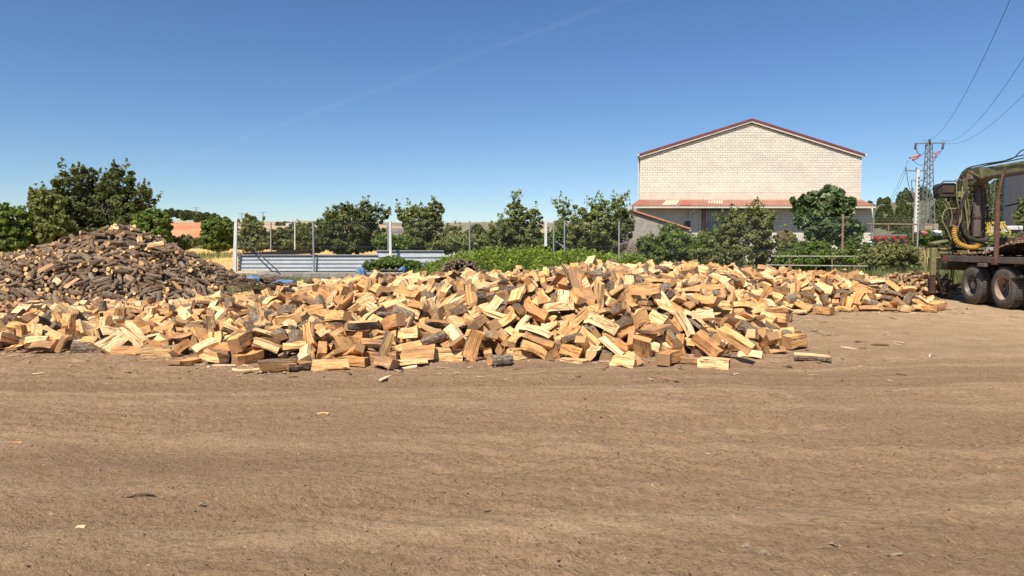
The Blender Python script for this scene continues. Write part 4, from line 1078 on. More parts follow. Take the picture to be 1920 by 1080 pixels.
# white rails at the foot of the bushes
t = thing('white_rail', 'upper long white rail in front of the dark low shrub', 'rail', tuple(P3(1535, 480, 27.6)), 'white rails')
MB().beam(P3(1447, 480, 27.6), P3(1632, 480.5, 27.6), .04, .034).build('rail', M['old_white'], t)
for px in (1480, 1560, 1610): MB().beam(P3(px, 481.5, 27.63), P3(px, 520, 27.63), .035, .035).build('leg', M['rust_post'], t)
t = thing('white_rail', 'lower white rail half buried in the tall grass', 'rail', tuple(P3(1530, 500, 26.8)), 'white rails')
MB().beam(P3(1436, 496.5, 26.8), P3(1638, 499, 26.8), .04, .034).build('rail', M['old_white'], t)
for px in (1450, 1530, 1600): MB().beam(P3(px, 501, 26.83), P3(px, 521, 26.83), .035, .035).build('leg', M['rust_post'], t)

# ---------------------------------------------------------------- pylon, pole, lamp, wires
t = thing('lattice_pylon', 'grey lattice power pylon with a T crossarm on a concrete foot', 'pylon', tuple(P3(1740, 432, 75)))
PD = 75; M['steel'] = simple('pylon_steel', (.22, .235, .24), .6, metal=.3, var=.15)
bp, tp = P3(1740, 421, PD), P3(1742, 268, PD); hw0, hw1 = .46, .22
def corner(f, sx, sy): w = hw0+(hw1-hw0)*f; p = bp.lerp(tp, f); return Vector((p.x+sx*w, p.y+sy*w, p.z))
b = MB()
for sx in (-1, 1):
    for sy in (-1, 1): b.beam(corner(0, sx, sy), corner(1, sx, sy), .075, .075)
b.build('leg', M['steel'], t)
b = MB(); n = 20
for k in range(n):
    f0, f1 = k/n, (k+1)/n; s = 1 if k % 2 else -1
    for (q1, q2) in (((s, -1), (-s, -1)), ((-s, 1), (s, 1)), ((-1, s), (-1, -s)), ((1, -s), (1, s))): b.beam(corner(f0, *q1), corner(f1, *q2), .045, .045)
b.build('lattice', M['steel'], t)
MB().box(P3(1740, 426.5, PD), (1.4, 1.4, .75)).build('concrete_foot', simple('foot_concrete', (.36, .30, .25), .95), t, bevel=.03)
ca = MB().beam(P3(1716, 269, PD), P3(1772, 268, PD), .16, .12); ca.build('crossarm', M['steel'], t)
M['insul'] = simple('pink_insulator', (.55, .20, .17), .4, var=.1)
M['insul2'] = simple('brown_insulator', (.20, .15, .13), .4, var=.1)
for (x0, y0, x1, y1, m_) in ((1726, 291, 1706, 296, 'insul'), (1722, 294, 1712, 300, 'insul'), (1752, 290, 1762, 283, 'insul'), (1750, 297, 1757, 291, 'insul'), (1717, 270, 1716, 279, 'insul2'), (1769, 269, 1767, 279, 'insul2'), (1743, 262, 1743, 268, 'insul2')):
    a, c = P3(x0, y0, PD), P3(x1, y1, PD-.3); pts = [a.lerp(c, k/12) for k in range(13)]
    MB().tube(pts, [.05 if k % 2 else .12 for k in range(13)], 8).build('insulator', M[m_], t)
b = MB()
def sag(a, c, s, n=14): return [a.lerp(c, k/n)-Vector((0, 0, s*4*(k/n)*(1-k/n))) for k in range(n+1)]
for (x0, y0, x1, y1, s) in ((1716, 279, 1736, 282, .5), (1767, 279, 1750, 285, .5), (1712, 300, 1738, 305, .4), (1757, 291, 1748, 300, .3), (1717, 272, 1726, 291, .3)):
    b.tube(sag(P3(x0, y0, PD-.2), P3(x1, y1, PD-.2), s), .022, 4)
b.build('jumper_wire', M['dark'], t)
t = thing('concrete_pole', 'white concrete pole with a row of holes and small crossarm left of the pylon', 'pole', tuple(P3(1717, 440, 66)))
D2 = 66
pb, pt_ = P3(1717, 436, D2), P3(1721, 319, D2)
o = MB().beam(pb, pt_, .40, .3, up=(0, 1, 0), w2=.28, h2=.22).build('post', M['white_post'], t, bevel=.03)
hb = MB()
for k in range(13): q = pb.lerp(pt_, .12+.82*k/13); hb.box((q.x+.04, q.y-.19+.04*k/13, q.z), (.11, .03, .16))
hb.build('hole', M['dark'], o)
MB().beam(P3(1697, 320, D2), P3(1738, 320.5, D2), .12, .1).build('crossarm', M['steel'], t)
MB().beam(P3(1709, 338, D2), P3(1732, 338, D2), .08, .08).build('crossarm', M['steel'], t)
for px in (1699, 1718, 1732): MB().tube([P3(px, 320, D2), P3(px, 314, D2)], .07, 6).build('insulator', M['insul2'], t)
b = MB()
for (x0, y0, x1, y1, s) in ((1700, 322, 1712, 352, .8), (1736, 322, 1724, 345, .7), (1732, 339, 1722, 360, .4), (1709, 339, 1713, 362, .5), (1712, 352, 1713, 372, .1)): b.tube(sag(P3(x0, y0, D2-.25), P3(x1, y1, D2-.25), s), .03, 4)
b.build('jumper_wire', M['dark'], t)
MB().beam(P3(1709, 360, D2-.3), P3(1713, 372, D2-.3), .3, .25).build('fuse_box', M['insul2'], t)
MB().tube([P3(1710, 365, D2-.25), P3(1709, 440, D2-.25)], .05, 6).build('cable', M['dark'], t)
M['wire'] = simple('power_wire', (.03, .03, .035), .6)
for (x0, y0, x1, y1, lab) in ((1730, 263, 1868, -25, 'leftmost of the three power wires rising overhead from the pylon'), (1764, 262, 1935, 0, 'middle one of the three power wires rising overhead from the pylon'), (1773, 268, 1940, 105, 'lowest and rightmost of the three power wires rising from the pylon')):
    a, c = P3(x0, y0, PD), P3(x1, y1, 30)
    tag(MB().tube(sag(a, c+(c-a)*.35, 2.6 if y1 < 50 else 1.6, 30), .011, 4).build('power_wire', M['wire'], origin=tuple(a)), lab, 'wire', 'wires from the pylon')
for (x0, y0, x1, y1, D3, lab) in ((1703, 300, 1620, 440, 110, 'thin wire falling from the pylon towards the street lamp'), (1698, 322, 1640, 398, 100, 'thin wire falling left from the concrete pole to the tree line')):
    a, c = P3(x0, y0, 74), P3(x1, y1, D3)
    tag(MB().tube(sag(a, c, 1.5), .016, 4).build('power_wire', M['wire'], origin=tuple(a)), lab, 'wire')
t = thing('street_lamp', 'slim double-armed street lamp at the right end of the warehouse', 'lamp', tuple(P3(1637, 440, 58)))
MB().tube([P3(1637, 470, 58), P3(1638, 410, 58), P3(1640, 396, 58), P3(1648, 386, 58), P3(1655, 384, 58)], [.07, .05, .045, .04, .035], 8).build('post', M['steel'], t, True)
MB().tube([P3(1643, 390, 58), P3(1637, 383, 58)], .03, 6).build('arm', M['steel'], t)
for (a, c) in (((1652, 384), (1659, 385)), ((1639, 384), (1633, 382))): MB().beam(P3(*a, 58), P3(*c, 58), .22, .1).build('lamp_head', M['steel'], t, bevel=.02)
t = thing('lattice_mast', 'slim distant lattice mast between the crane and the stake', 'mast', tuple(P3(1858, 405, 95)))
b = MB()
for k in range(16):
    z0 = P3(1858, 400, 95).lerp(P3(1864, 318, 95), k/16); z1 = P3(1858, 400, 95).lerp(P3(1864, 318, 95), (k+1)/16)
    for s in (-.26, .26): b.beam(z0+Vector((s, 0, 0)), z1+Vector((s, 0, 0)), .05, .05)
    s = .26 if k % 2 else -.26; b.beam(z0+Vector((s, 0, 0)), z1-Vector((s, 0, 0)), .035, .035)
b.build('lattice', M['steel'], t)
for (px, top, bot, D, lab) in ((368, 388, 402, 420, 'tiny distant mast on the wooded knoll'), (453, 399, 412, 500, 'faint distant mast behind the first white post'), (493, 397, 416, 480, 'distant lattice pylon above the conical tree'), (907, 414, 432, 200, 'small distant power pole above the round tree in the middle bay')):
    b = MB(); a, c = P3(px, bot, D), P3(px, top, D); w = .8 if D > 300 else .25
    for s in (-w/2, w/2): b.beam(a+Vector((s, 0, 0)), c+Vector((s*.4, 0, 0)), .14*D/400, .14*D/400)
    for k in range(6): b.beam(a.lerp(c, k/6)+Vector((-w/2*(1-k/8), 0, 0)), a.lerp(c, (k+1)/6)+Vector((w/2*(1-k/8), 0, 0)), .12*D/400, .1*D/400)
    b.beam(c+Vector((-2.2*D/400, 0, -.5)), c+Vector((2.2*D/400, 0, -.5)), .25*D/400, .2*D/400)
    tag(b.build('distant_pylon', M['steel'], origin=tuple(a)), lab, 'pylon')
# far white farm building by the red bank
t = thing('farm_house', 'tiny white farm building on the red slope between the thin posts', 'building', tuple(P3(543, 424, 290)))
MB().box(P3(543, 421, 290), (2.6, 2, 1.2)).build('wall', M['white_metal'], t)
MB().prism([(P3(543, 0, 290).x-1.5, P3(0, 418, 290)[2]), (P3(543, 0, 290).x+1.5, P3(0, 418, 290)[2]), (P3(543, 0, 290).x, P3(0, 415.5, 290)[2])], 1, 288.9, 291.1).build('roof', M['red_roof'], t)

# ---------------------------------------------------------------- farm machines and van behind the fence, right
M['mach_red'] = simple('machine_red', (.36, .04, .025), .5, var=.15)
M['mach_yellow'] = simple('machine_yellow', (.50, .37, .08), .5, var=.1)
M['mach_green'] = simple('machine_green', (.09, .14, .05), .55, var=.1)
t = thing('red_seed_drill', 'row of red farm implement units with dark wheels beyond the weeds', 'farm machine', tuple(P3(1663, 458, 44)))
MB().beam(P3(1630, 441, 44.3), P3(1700, 441, 44.3), .12, .12).build('toolbar', M['steel'], t)
for k, px in enumerate((1642, 1657, 1674, 1691)):
    c = P3(px, 450, 44); u = MB()
    u.prism([(c.x-.12, c.z-.10), (c.x+.04, c.z-.26), (c.x+.16, c.z-.20), (c.x+.10, c.z+.06), (c.x+.18, c.z+.26), (c.x-.02, c.z+.28), (c.x-.14, c.z+.08)], 1, 43.85, 44.15)
    o = u.build('row_unit', M['mach_red'], t, bevel=.02)
    MB().tube([(c.x-.16, 43.7, c.z-.12), (c.x-.16, 44.25, c.z-.12)], .17, 14).build('wheel', M['dark'], o)
    MB().beam((c.x-.2, 43.8, c.z+.22), (c.x+.22, 43.8, c.z-.2), .05, .05).build('arm', M['mach_red'], o)
t = thing('yellow_harvester_header', 'yellow harvester header with triangular end frames behind the crane', 'farm machine', tuple(P3(1855, 442, 40)))
b = MB(); D = 40
b.beam(P3(1822, 419, D), P3(1884, 417, D), .10, .10); b.beam(P3(1822, 437, D), P3(1894, 437, D), .14, .12); b.beam(P3(1822, 428, D), P3(1880, 428, D), .08, .08)
b.build('frame', M['mach_yellow'], t)
for k, px in enumerate((1826, 1837, 1849, 1861)):
    b = MB()
    for (x0, y0, x1, y1) in ((0, 419, 6, 436), (9, 418, 3, 436), (0, 428, 9, 430)): b.beam(P3(px+x0, y0, D-.1), P3(px+x1, y1, D-.1), .09, .07)
    b.prism([(P3(px+1, 0, D).x, fz(437, D)), (P3(px+8, 0, D).x, fz(437, D)), (P3(px+5, 0, D).x, fz(427, D))], 1, D-.3, D-.18)
    b.build('tine_bracket', M['mach_yellow'], t)
b = MB()
for (x0, y0, x1, y1) in ((1872, 437, 1880, 418), (1880, 418, 1894, 436), (1869, 425, 1880, 437)): b.beam(P3(x0, y0, D-.2), P3(x1, y1, D-.2), .11, .1)
b.build('end_frame', M['mach_yellow'], t)
MB().box(P3(1858, 442, D-.4), (2.0, .3, .22)).build('green_beam', M['mach_green'], t, bevel=.03)
for px in (1857, 1872, 1887): MB().tube([P3(px, 441, D-.6), P3(px+1, 449, D-.9)], [.09, .02], 6).build('tine', M['mach_yellow'], t)
c = P3(1890, 420, 48); t = thing('white_truck_cab', 'white van cab with dark windscreen in front of the grey shed', 'van', (c.x, 48, c.z-1.0))
MB().prism([(-.72, -1.0), (.9, -1.0), (.9, .75), (.75, .85), (-.62, .85), (-.72, .1)], 1, -.9, 1.1).build('body', M['white_metal'], t, origin=(0, 0, 0), bevel=.08)
MB().box((-.05, -.93, .38), (1.1, .04, .42)).build('windscreen', M['dark'], t, origin=(0, 0, 0))
for s in (-.5, .6): MB().box((s, -.93, -.2), (.2, .04, .14)).build('headlight', M['translucent_sheet'], t, origin=(0, 0, 0))
MB().box((0, -.95, -.5), (1.5, .08, .2)).build('bumper', M['dark'], t, origin=(0, 0, 0))
# pipe rail and rear fence beyond, red post and coloured bags near the pylon foot
t = thing('pipe_fence', 'dark pipe-rail fence on the far side of the weeds', 'fence', tuple(P3(1680, 440, 46)))
MB().tube([P3(1626, 420, 46), P3(1752, 421, 46)], .05, 6).build('rail', M['rust_post'], t)
for px in (1634, 1666, 1712, 1750): MB().tube([P3(px, 420, 46), P3(px, 455, 46)], .045, 6).build('post', M['rust_post'], t)
for (px, py, nm, lab, col, sz) in ((1757, 437, 'white_sack', 'crumpled white sack on the shrub beside the crane', 'white_metal', .25), (1731, 437, 'pink_sack', 'small pinkish sack at the foot of the pylon', 'insul', .2), (1629, 456, 'white_bucket', 'small pale bucket lying in the weeds right of the warehouse', 'white_metal', .16)):
    c = P3(px, py, 32.5); r = random.Random(px); b = MB()
    prof = [(-sz*.5, .01), (-sz*.42, sz*.7), (0, sz), (sz*.35, sz*.7), (sz*.5, .02)]
    b.lathe(prof, c, (.2, .1, 1), 11); b.V = [(v[0]*1+r.uniform(-.05, .05), v[1]+r.uniform(-.05, .05), v[2]+r.uniform(-.04, .04)) for v in b.V]
    tag(b.build(nm, M[col], origin=tuple(c), smooth=True), lab, nm.split('_')[1])
# kind, place in cm, rotation vector x 50: seven numbers for every log
HEAP_LOGS = [39,279,983,20,-38,-121,-23,26,-130,950,11,-110,2,-5,27,-601,1032,18,43,7,66,27,-585,1061,21,-99,20,41,39,-374,952,28,56,47,68,20,132,1022,44,18,-109,81,39,215,939,9,-1,-1,46,37,-362,942,9,-65,139,8,37,264,898,7,-3,0,-22,33,-216,923,6,-2,1,-9,30,185,986,17,55,-92,21,39,-176,1027,47,67,-46,-22,39,444,1082,11,76,25,26,6,-511,990,9,45,6,13,20,33,1006,31,5,-62,120,20,212,1103,93,25,139,46,3,-187,949,23,-16,90,-119,14,-405,945,10,-50,4,12,41,-16,920,8,37,-128,-54,39,-178,943,9,156,-8,1,
15,149,909,7,27,-5,-29,35,-439,988,15,-120,-41,-18,7,71,1066,65,-9,124,-83,6,-798,1086,14,74,-89,-21,30,-279,898,5,0,-3,-123,27,196,1046,49,-30,74,-84,33,39,992,22,-41,20,-6,25,-217,1050,43,-74,124,33,38,-266,1055,53,-2,17,129,26,422,968,4,1,0,138,25,31,979,14,15,22,-4,35,39,1050,57,-39,-128,-61,39,-857,1117,15,-1,-5,149,26,140,1114,81,25,-80,5,40,261,1043,43,-57,-103,-22,9,-711,1041,7,-15,121,-90,3,-165,904,6,-52,24,-38,27,84,1011,35,0,44,-91,36,-342,957,22,19,-137,20,31,-76,968,20,-44,-2,75,
20,10,982,7,26,9,32,3,-641,1038,7,13,-57,-120,34,-284,971,35,-84,-100,-66,1,-280,945,11,-57,67,-32,39,-182,1193,74,20,149,44,1,83,975,12,-16,-134,-58,15,-150,1007,35,18,141,39,33,316,1124,74,-27,-61,92,41,-113,993,27,-32,-19,6,37,106,1173,105,-78,65,43,37,387,1036,18,99,-97,37,6,233,996,27,90,93,51,27,208,1008,40,0,-9,20,27,-448,934,5,-2,2,61,35,101,980,17,61,-99,31,31,5,1093,82,1,-30,60,14,-81,989,33,-22,-93,53,39,-89,1101,68,128,75,27,38,-534,1038,12,151,0,2,40,-482,1004,12,89,-82,-53,
7,104,1084,81,-59,-80,44,19,229,1069,50,37,0,-48,39,-193,1132,63,24,34,-143,6,-357,1105,44,-37,-17,18,11,-137,922,4,-64,-19,25,0,-113,1035,41,-106,-21,18,22,299,1083,53,22,137,48,7,-745,1163,24,25,-74,25,3,-299,968,17,-75,-8,9,0,157,1058,64,-7,55,101,37,-50,1023,46,29,-23,-94,23,-238,938,15,55,123,-1,1,-734,1064,10,-33,150,-15,10,-47,1111,77,1,-12,-115,20,115,1007,23,-35,-87,58,22,-821,1073,9,-114,-85,-17,31,-454,1019,24,-20,-112,-1,4,341,985,3,-26,-103,94,24,243,1096,70,49,35,-40,18,142,978,17,-44,-121,-12,
5,-95,984,11,-25,-63,60,38,-859,1135,24,-34,-10,144,9,-86,1062,61,72,12,34,23,-689,1057,10,-86,59,-40,5,-265,959,15,-58,-92,30,27,-77,1030,44,-113,-68,26,30,254,1051,40,-8,50,-100,6,114,965,10,-93,-71,30,33,-215,939,17,-31,-4,-52,17,98,1047,55,-43,113,67,14,345,1048,8,58,-3,-4,24,-272,1130,67,-48,92,-41,34,-147,1081,66,-55,-131,29,9,-317,992,27,92,-63,-69,14,-497,1047,22,-87,-5,-8,39,-408,1391,76,-142,46,-6,18,-53,995,30,-77,36,-29,0,8,992,23,-94,-65,14,14,-10,1041,48,0,99,-75,15,-373,1144,54,9,-49,-143,
27,-391,947,20,-5,10,-78,10,133,971,6,63,57,56,16,168,1035,45,105,24,31,0,416,1252,49,8,-104,117,20,379,1093,25,-42,-22,-150,36,169,1031,30,118,30,30,39,734,1628,9,-1,0,-45,15,55,966,8,80,-114,-28,10,-821,1201,23,-100,-84,61,36,-269,992,27,107,-86,73,29,86,948,3,63,142,0,9,352,1112,36,19,-131,-40,4,396,1034,3,-73,-14,17,39,-724,1088,13,5,10,-23,38,375,1066,23,-15,-7,-110,3,-333,1170,53,27,-14,-12,21,-24,1060,57,29,15,-5,37,82,1103,74,-90,-90,-20,30,176,1006,23,49,66,21,39,-321,1294,78,62,-28,-39,
19,-247,1183,62,-62,-23,-10,19,349,1093,29,13,-81,-85,22,154,995,14,-41,58,-119,8,-28,1075,67,-7,105,-31,39,464,1333,37,-13,120,92,16,-168,1063,57,131,-4,-23,27,-703,1151,21,26,46,43,34,-149,981,16,-36,-18,24,21,-123,1022,38,14,25,36,14,-36,1000,30,80,-44,-16,38,-33,1029,39,-30,-12,100,39,227,1006,13,-90,-120,-15,34,-65,1110,79,81,39,-73,35,-233,1025,28,1,5,146,3,-416,1034,29,-46,73,-126,37,-718,1123,15,-10,-20,-91,15,-62,1070,57,21,117,44,2,-809,1135,16,22,-75,21,38,-162,1080,59,-23,-109,-91,21,300,1161,83,-37,-63,96,
25,714,1691,17,-56,-127,-57,18,246,1080,56,34,-86,111,33,-336,1276,64,50,83,-75,12,-49,989,21,21,-64,-75,11,331,1121,56,-22,91,-109,7,-487,1106,26,65,-53,69,28,-651,1080,16,80,57,-63,12,-333,995,35,61,82,71,21,86,987,30,95,44,32,23,-239,984,22,-41,34,-78,20,-982,1248,25,-29,94,104,37,-223,1243,77,6,-41,-110,20,-616,1310,28,8,11,-46,14,-529,1248,28,-19,110,-11,0,-747,1082,20,-13,62,-22,25,-70,997,20,45,22,-33,39,505,1320,24,-1,0,-34,20,75,1209,101,-5,68,74,13,12,1064,66,77,77,56,38,-699,1185,20,-10,-79,3,
19,-658,1121,15,-38,63,-100,39,-269,1307,79,94,38,-111,38,-836,1178,19,-41,11,4,0,-112,1179,83,-20,53,-74,27,-358,1009,30,35,-131,21,0,-186,1004,20,-54,-4,-8,7,875,1744,35,-43,-49,0,23,169,1128,85,-96,105,-42,7,151,1126,73,-51,45,-43,12,190,1081,69,-61,66,-39,23,311,1079,29,-22,43,-121,22,-434,1012,22,30,20,-62,24,-225,992,20,-93,-76,41,6,-117,1077,54,95,-102,-39,37,-773,1365,20,-52,-58,-55,27,-996,1403,31,-15,-44,136,30,120,1019,33,93,-73,-37,27,112,1122,78,15,79,-134,7,164,943,4,-63,58,-59,32,-799,1062,5,-124,96,-1,
38,415,1622,102,85,-43,-21,20,93,1170,94,102,82,-3,10,-35,1018,14,-35,-31,24,36,270,1006,7,-63,-59,53,21,16,1035,37,37,69,-92,17,-18,994,10,-43,-82,53,6,196,1169,97,-77,-77,20,1,49,1075,74,72,85,16,1,487,1313,22,-55,-135,-35,7,1020,1777,23,63,-27,-124,4,73,993,17,19,62,16,3,-157,1313,94,-19,75,-99,39,-575,1481,52,-88,-39,18,25,281,1063,50,1,31,-11,27,796,1768,50,-8,-54,103,15,180,1111,83,76,-121,-55,3,882,1711,5,-78,8,-8,33,-626,1187,23,136,49,-40,19,-245,1029,41,15,24,83,35,200,1001,12,41,132,63,
6,669,1723,51,38,19,15,15,250,1013,16,4,-78,14,25,-374,1272,59,7,25,3,22,265,1117,69,-31,-18,-54,2,56,1015,39,44,99,-105,9,-353,1035,35,-57,64,-64,29,366,1058,9,38,49,78,19,-188,1318,93,5,105,-95,12,-656,1072,10,29,154,-10,42,256,1132,79,56,127,-34,35,320,1057,16,53,-34,-90,9,689,1708,33,107,18,31,9,-6,1144,85,-9,-56,122,3,586,1598,48,-39,-47,-28,22,113,1069,65,-73,-119,-41,39,-328,1446,83,103,26,34,6,742,1739,37,51,81,97,28,-131,1100,61,-29,-83,-43,21,-221,1077,50,3,27,-90,13,-349,989,25,47,112,58,
24,-22,1181,97,14,-9,-101,31,301,1125,67,-32,9,-108,37,347,1147,46,-24,-40,123,38,-842,1196,24,-124,35,-67,23,213,1115,70,0,-2,-48,42,306,1045,22,75,-78,-55,30,152,1194,106,143,22,25,15,-535,1413,50,-60,82,-78,11,-849,1435,24,-86,-40,-97,31,-912,1403,24,-70,18,50,27,1024,1794,44,-17,146,-51,37,-830,1270,20,-7,60,6,3,-105,1122,64,14,67,-91,36,1023,1692,7,68,141,5,10,968,1835,65,-41,-116,83,25,-572,1206,18,88,95,-53,37,-353,1321,69,144,-42,-30,11,-16,1086,66,83,-98,-69,37,574,1544,30,14,-12,79,1,-772,1410,24,-83,-44,45,
39,-279,1356,80,-120,21,14,35,-15,1021,28,-96,-86,39,29,-775,1076,3,-88,-130,1,28,403,1194,37,-31,14,16,39,-303,1508,87,12,105,-37,40,576,1507,21,-6,153,16,39,405,1143,23,49,-116,-55,10,522,1630,80,36,1,-60,3,283,1110,67,58,58,51,0,-469,1342,50,-14,50,-81,22,-155,1028,44,48,-14,-89,21,-1,1029,32,-78,-120,6,23,46,1216,98,-62,36,-97,7,-50,1215,86,-69,-29,34,9,-645,1252,22,-17,-128,87,7,1002,1821,54,-28,-77,57,6,-713,1361,21,-23,79,29,7,-588,1176,12,-18,1,21,6,190,1245,110,-15,92,-121,38,752,1765,46,-67,-96,65,
28,-148,1018,23,69,132,5,25,132,1207,105,28,-71,-87,15,29,1085,65,-19,-73,62,27,400,1153,38,-20,2,100,31,280,1058,42,130,-58,-42,1,-537,1064,12,-61,40,-20,13,-435,1135,26,38,-115,-15,12,-347,1076,37,-46,-86,61,42,-795,1193,16,-8,-38,-5,7,245,1193,94,-34,70,-102,14,-19,1122,79,-58,100,-54,21,-542,1365,42,95,79,9,32,-68,1045,50,104,-87,-34,10,-268,1132,55,-56,-111,81,23,-742,1195,17,-25,61,-115,22,-252,998,34,75,106,9,6,-145,1200,82,-40,57,-61,6,-386,1018,33,71,-94,-69,28,-458,1368,55,-40,-14,-36,37,965,1702,7,-3,2,-85,
22,-132,1085,46,-51,-78,-22,35,-190,1294,85,30,42,-30,7,-508,1458,50,18,-99,37,30,983,1788,37,135,4,-17,27,129,1047,58,-69,129,-22,6,-468,1260,27,18,0,120,7,392,1064,21,-46,-6,49,14,55,1067,51,-58,30,-17,20,939,1916,86,49,4,29,23,-196,1092,50,115,32,11,0,-285,997,34,-27,75,-74,41,355,1641,107,-139,61,5,10,-466,1028,18,-10,9,-82,41,-92,1181,87,72,106,30,38,-464,1317,41,-16,61,116,30,707,1758,52,-75,38,-40,39,-297,1121,47,-121,63,-13,23,89,1050,39,28,-36,89,14,-440,1255,34,91,60,8,36,-239,1066,38,117,26,-51,
0,839,1724,18,10,73,-66,38,1072,1743,9,-16,153,3,14,-326,1104,39,-38,-57,-79,33,-606,1051,10,-72,-38,41,6,385,1354,76,-12,-94,114,25,113,1107,69,4,-68,126,40,-706,1375,28,77,1,18,8,345,1071,11,-26,25,-21,8,-109,987,9,-50,85,-48,5,-34,969,6,-87,76,-40,38,643,1881,84,-30,-96,55,10,777,1760,51,86,106,70,5,-452,1399,67,-114,-27,40,20,256,1112,61,26,25,7,27,101,1193,109,-115,44,68,20,726,1983,92,-2,-88,108,12,64,1145,86,-42,30,-86,16,411,1296,59,-41,-52,31,24,-235,1137,55,16,-25,110,19,196,1021,24,-18,10,-37,
11,-112,1378,98,-97,-42,53,17,28,1232,91,66,-105,60,42,-350,1260,57,-64,69,-10,13,-768,1242,23,90,65,-29,26,199,1778,117,44,20,-105,2,248,1134,90,97,24,49,29,-239,1098,55,-43,-13,91,28,-949,1376,28,2,135,-12,12,33,1149,80,-52,-5,-83,28,498,1531,52,4,-36,32,14,-32,1088,69,95,52,-78,0,-568,1395,45,88,-34,-65,38,431,1685,108,-14,-141,67,30,-32,1259,97,7,-142,17,7,485,1561,70,38,39,-21,26,666,1794,67,-66,-84,51,28,290,1236,84,30,110,55,16,841,1756,44,17,61,132,23,-1074,1685,23,-55,-7,-144,30,887,1722,17,133,5,-24,
0,-125,1139,63,-35,-68,40,15,118,1184,89,13,101,-73,42,173,1177,84,-35,-103,-1,41,958,1773,28,65,128,36,12,-270,1050,40,70,-36,-33,4,-189,1026,24,-103,-17,41,13,-137,1151,66,88,-26,-75,26,-672,1391,21,106,79,3,13,368,1248,55,-6,4,-6,6,1007,1718,6,-83,-19,16,39,-2,1092,55,98,70,38,24,822,1707,6,7,5,-41,31,764,1742,20,-11,-63,55,41,-935,1290,23,-29,-124,63,19,-266,1035,30,-17,-120,67,12,830,1734,28,38,-53,31,34,-530,1080,15,19,-12,115,13,527,1728,91,-46,111,-81,30,280,1274,100,106,-95,0,25,650,1710,38,33,2,-30,
30,169,1222,100,48,-34,2,20,1054,1787,19,6,-32,92,27,971,1732,13,-29,-19,-136,27,219,1097,62,-8,1,-104,28,-408,1004,29,-30,-27,107,41,-666,1056,8,-7,-36,130,9,-755,1351,15,73,-32,33,33,-367,965,13,19,0,-113,3,183,1167,92,19,15,-87,40,918,1807,52,79,17,-12,7,-410,1338,59,-24,3,-46,22,204,1035,38,92,103,-4,29,47,1297,104,-16,5,-28,24,-245,1282,75,-112,36,15,37,-435,1049,26,34,-43,73,15,463,1709,102,-1,-105,89,12,963,1793,49,68,-10,48,38,-1001,1341,23,-12,-1,16,31,148,1001,16,-107,-17,39,14,-217,1344,85,-34,104,-28,
40,56,1212,96,-40,52,-65,38,-634,1470,31,-97,-116,-28,20,585,1628,44,7,-104,111,9,-931,1266,19,-11,-67,137,21,-270,984,18,26,-8,-27,18,206,1122,76,-44,84,-78,31,778,1724,23,86,5,110,30,-210,1111,48,99,54,-52,26,-431,1168,20,-81,12,-45,18,-612,1145,18,-48,-9,-23,27,-382,1334,58,5,-57,115,11,97,1075,57,0,-102,103,26,-512,1300,31,5,-18,-40,7,-868,1290,28,79,109,45,23,7,1069,48,-20,-21,59,5,-402,1071,37,40,94,101,18,263,1024,20,66,124,38,7,276,1248,93,-66,-99,58,21,339,1123,39,-32,4,9,26,487,1628,85,-127,49,12,
9,-432,1453,79,118,22,60,31,318,1218,85,113,-41,-40,26,-76,1324,90,8,22,-81,6,-724,1562,21,132,21,10,21,-175,1032,27,-49,-33,78,41,469,1202,7,-31,-122,71,28,63,1306,104,-112,-83,-64,10,-249,1365,86,-60,-103,84,36,391,1291,61,108,37,78,5,-181,1273,79,-77,-25,26,30,-80,1146,81,-4,-12,-59,39,-742,1724,32,-122,-2,-25,33,113,1087,65,-110,12,5,27,-680,1529,36,68,139,-11,25,-508,1273,21,-43,41,-2,23,-743,1293,16,73,55,53,1,-142,1351,94,-106,-15,7,31,-8,1226,99,-7,-13,-38,14,-474,1494,75,29,-104,-92,9,361,1259,77,61,25,21,
39,471,1536,55,39,107,26,37,-269,1269,64,-51,2,9,34,-682,1279,19,-64,108,61,35,853,1894,73,83,34,46,1,-152,1282,87,-30,-27,-52,6,82,1137,80,30,-69,-109,27,-720,1621,36,27,14,5,10,-1193,1549,18,47,10,64,20,-387,1162,36,-33,-8,46,37,780,1865,68,5,48,89,26,921,1832,68,147,-50,-18,16,-308,1070,31,108,-22,59,35,-590,1144,15,112,-73,-17,33,731,1909,84,18,128,54,30,880,1856,72,-15,33,-102,42,-492,1353,46,4,4,80,1,-973,1285,17,116,73,-56,18,963,1767,11,-27,-113,54,1,225,1309,105,-74,-105,64,9,-311,1349,72,-82,79,8,
21,221,1168,91,-42,-133,60,39,-454,1274,27,110,39,-71,41,-914,1208,23,-94,18,-18,38,64,1037,37,-4,52,136,20,483,1241,9,36,142,34,7,376,1454,75,-37,-49,-18,6,-75,1442,93,-56,-83,93,11,-765,1435,30,-33,-20,-48,35,864,1881,70,0,24,-103,29,727,1767,53,-97,-54,-39,22,692,1663,4,1,0,-13,17,231,1084,51,4,9,120,11,-738,1130,20,84,-52,16,14,642,1809,73,-20,-63,95,3,744,1780,58,38,106,-88,36,321,1198,77,12,48,105,3,-1155,1547,22,-31,-70,-128,14,-483,1297,35,72,123,65,31,-666,1452,20,12,-8,85,37,-284,1011,24,32,2,29,
